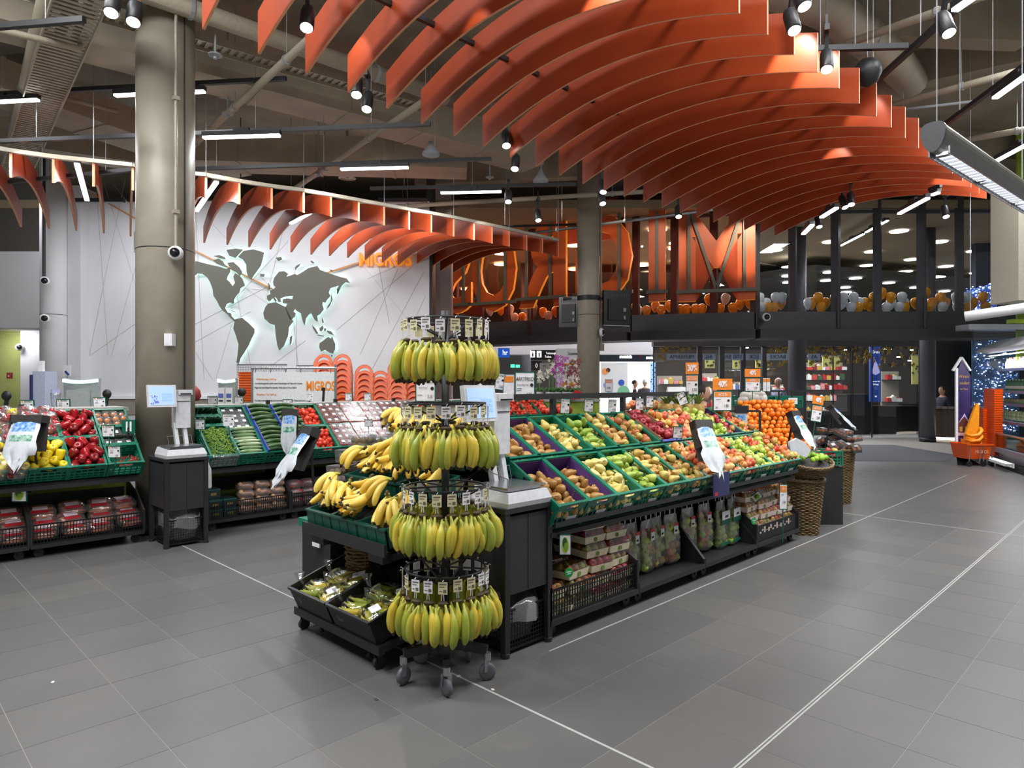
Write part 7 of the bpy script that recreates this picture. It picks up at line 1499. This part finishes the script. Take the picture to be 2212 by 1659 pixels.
# arrow sign
p = onz(2066, 1001, 0); o = thing('arrow_sign', 'tall arrow-headed advertising stand with a night house poster', 'sign stand', p, FC)
d = p.dot(Vector((1, 1, 0)))/S2; sc_ = d/F; hh = (1001-772)*sc_
MB().box(-.022, .022, -.02, .02, 0, hh*.9).build('edge', WHT, o)
for s in (-1, 1): MB().bar((.10, 0, hh), (.10+s*.175, 0, hh-.27), .05, .035).build('arrow_blade', WHT, o)
MB().add([(.02, 0, 0), (.29, 0, .05), (.29, 0, hh*.83), (.10, 0, hh*.97), (.02, 0, hh*.86)], [(0, 1, 2, 3, 4)]).add([(.02, .02, 0), (.29, .02, .05), (.29, .02, hh*.83), (.10, .02, hh*.97), (.02, .02, hh*.86)], [(4, 3, 2, 1, 0)]).build('poster', mat('poster_night', '#3a2c62', .4, hx2='#221a40', scale=3), o)
MB().add([(.04, -.004, .62), (.27, -.004, .62), (.27, -.004, .78), (.16, -.004, .98), (.04, -.004, .8)], [(0, 1, 2, 3, 4)]).box(.06, .12, -.008, -.004, .64, .74, 1).box(.17, .24, -.008, -.004, .64, .74, 1).add([(.02, -.006, .79), (.16, -.006, 1.01), (.28, -.006, .78), (.16, -.006, .95)], [(0, 1, 2, 3)], 2).box(.02, .28, -.006, -.003, .56, .62, 3).build('house_picture', [mat('house_brown', '#5a2c20', .6), mat('window_warm', '#c08a4a', .5), mat('snow_lilac', '#b8a8d8', .6), mat('snow_pink', '#d0a8b8', .6)], o)
MB().mesh(text('Winter', .09, .001, .8), 0, TR(.15, -.006, 1.75)).mesh(text('zauber', .09, .001, .8), 0, TR(.16, -.006, 1.62)).mesh(text('im Haus', .06, .001, .8), 0, TR(.15, -.006, 1.5)).build('lettering', mat('gold_text', '#b8944a', .5), o)
MB().add([(-.18, -.3, 0), (.3, -.3, 0), (.5, .2, 0), (-.1, .2, 0), (.0, 0, .14), (.2, 0, .14)], [(0, 1, 5, 4), (1, 2, 5), (2, 3, 4, 5), (3, 0, 4)]).build('base', DK, o)
# orange trolley and basket stacks
p = onz(2105, 1005, 0); o = thing('child_trolley', 'small orange shopping trolley with a tall seat back beside the arrow sign', 'trolley', p, FC); s = p.dot(Vector((1, 1, 0)))/S2/F
MB().add([(-27*s, -.15, .14), (20*s, -.15, .14), (20*s, .25, .14), (-27*s, .25, .14), (-31*s, -.2, .42), (25*s, -.2, .42), (25*s, .3, .42), (-31*s, .3, .42)], [(0, 3, 2, 1), (0, 1, 5, 4), (1, 2, 6, 5), (2, 3, 7, 6), (3, 0, 4, 7)]).build('basket', ORP, o); MB().mesh(text('MIGROS', .09, .001, .8), 0, TR(2*s, -.185, .28)).build('lettering', mat('letter_peach', '#f0b48c', .5), o)
MB().bar((-31*s, -.2, .42), (25*s, -.2, .42), .03).bar((-31*s, .3, .42), (25*s, .3, .42), .03).build('rim', ORP, o)
for x in (-26, -4, 4, 22): MB().lathe([(.05, -.015), (.05, .015)], 14, 0, TR(x*s, -.2 if x != -4 else .25, .05) @ RX(PI/2)).build('wheel', DK, o); MB().bar((x*s, -.2, .07), (x*s, -.2, .4), .015).build('fork', STEEL, o)
YO = mat('seat_orange', '#f29a1e', .4)
MB().prism([(-9*s, .45), (21*s, .45), (22*s, 1.18), (17*s, 1.22), (8*s, 1.02), (-3*s, .74), (-9*s, .58)], .05, 0, TR(0, .2, 0) @ RX(PI/2)).build('seat_back', YO, o)
for k in range(2): MB().tube([(-10*s, .12, .50+.10*k), (-4*s, .02, .47+.10*k), (8*s, -.02, .49+.11*k), (19*s, .04, .55+.12*k), (22*s, .12, .60+.12*k)], .035, 8).build('seat_band', YO, o, True)
MB().box(-8*s, 21*s, .05, .3, .40, .5).build('seat_box', YO, o)
for st, (u0, u1, v0, v1, tx) in enumerate([(2124, 2150, 880, 972, 'shorter'), (2148, 2166, 840, 985, 'taller')]):
    n = int((v1-v0)/5); d = 13.6-.2*st
    for i in range(n):
        p = px((u0+u1)/2, v1-i*5, d); w = (u1-u0)*d/F
        tag(MB().box(-w/2, w/2, 0, .3, 0, .036).box(-w/2-.01, w/2+.01, -.012, .31, .036, .046).build('hand_basket', ORP, None, False, p, FC), 'orange hand basket in the %s pile beside refrigerator, number %d from bottom' % (tx, i+1), 'hand basket', 'orange hand basket piles at the refrigerator')
# crumbs and scraps on the floor
for i, (u, v, hx) in enumerate([(114, 1474, '#d9d7d2'), (813, 1511, '#3a3a52'), (968, 1458, '#d6d2c8'), (990, 1461, '#c9c4ba'), (1065, 1490, '#cfc8bc'), (2138, 1190, '#d0cec8'), (2058, 1048, '#c8c6c2')]):
    p = onz(u, v, .001); tag(MB().prism([(-.012, -.005), (.01, -.008), (.016, .004), (0, .009), (-.01, .006)], .002).build('floor_scrap', mat('scrap'+hx, hx, .6), None, False, p, RN.uniform(0, 3)), 'tiny paper scrap on the floor tiles, %s of seven' % ORD[i], 'scrap')
# ---------------------------------------------------------------- alike things get a label that tells their place
bpy.context.view_layer.update()
def where(o):
    p = o.matrix_world.translation; d = (p.x+p.y)/S2
    return ((p.x-p.y)/S2/d*F+1106, 829.5-(p.z-H)/d*F)
def nth(k): return ('%d%s' % (k, 'th' if 10 < k % 100 < 20 else {1: 'st', 2: 'nd', 3: 'rd'}.get(k % 10, 'th')))
same = {}
for o in col.objects:
    if o.parent is None and o.get('label'): same.setdefault(o['label'], []).append(o)
HEAP = {'apple', 'pear', 'orange', 'tomato', 'lime', 'pepper', 'rod', 'dot', 'star'}
for lb, L in same.items():
    if len(L) < 2 or len(L) > 70 or L[0].get('category') in HEAP or len(lb.split()) > 9: continue
    P = sorted(((where(o)[1], where(o)[0], o) for o in L), key=lambda t: t[0])
    rows_ = [[P[0]]]; T_ = 9 if P[-1][0]-P[0][0] < 140 else 14
    for t in P[1:]:
        if t[0]-rows_[-1][0][0] > T_: rows_.append([])
        rows_[-1].append(t)
    for r, row in enumerate(rows_):
        for k, t in enumerate(sorted(row, key=lambda t: t[1])):
            t[2]['label'] = lb+(', %s from left' % nth(k+1) if len(rows_) == 1 else ', row %d from top, %s from left' % (r+1, nth(k+1)))
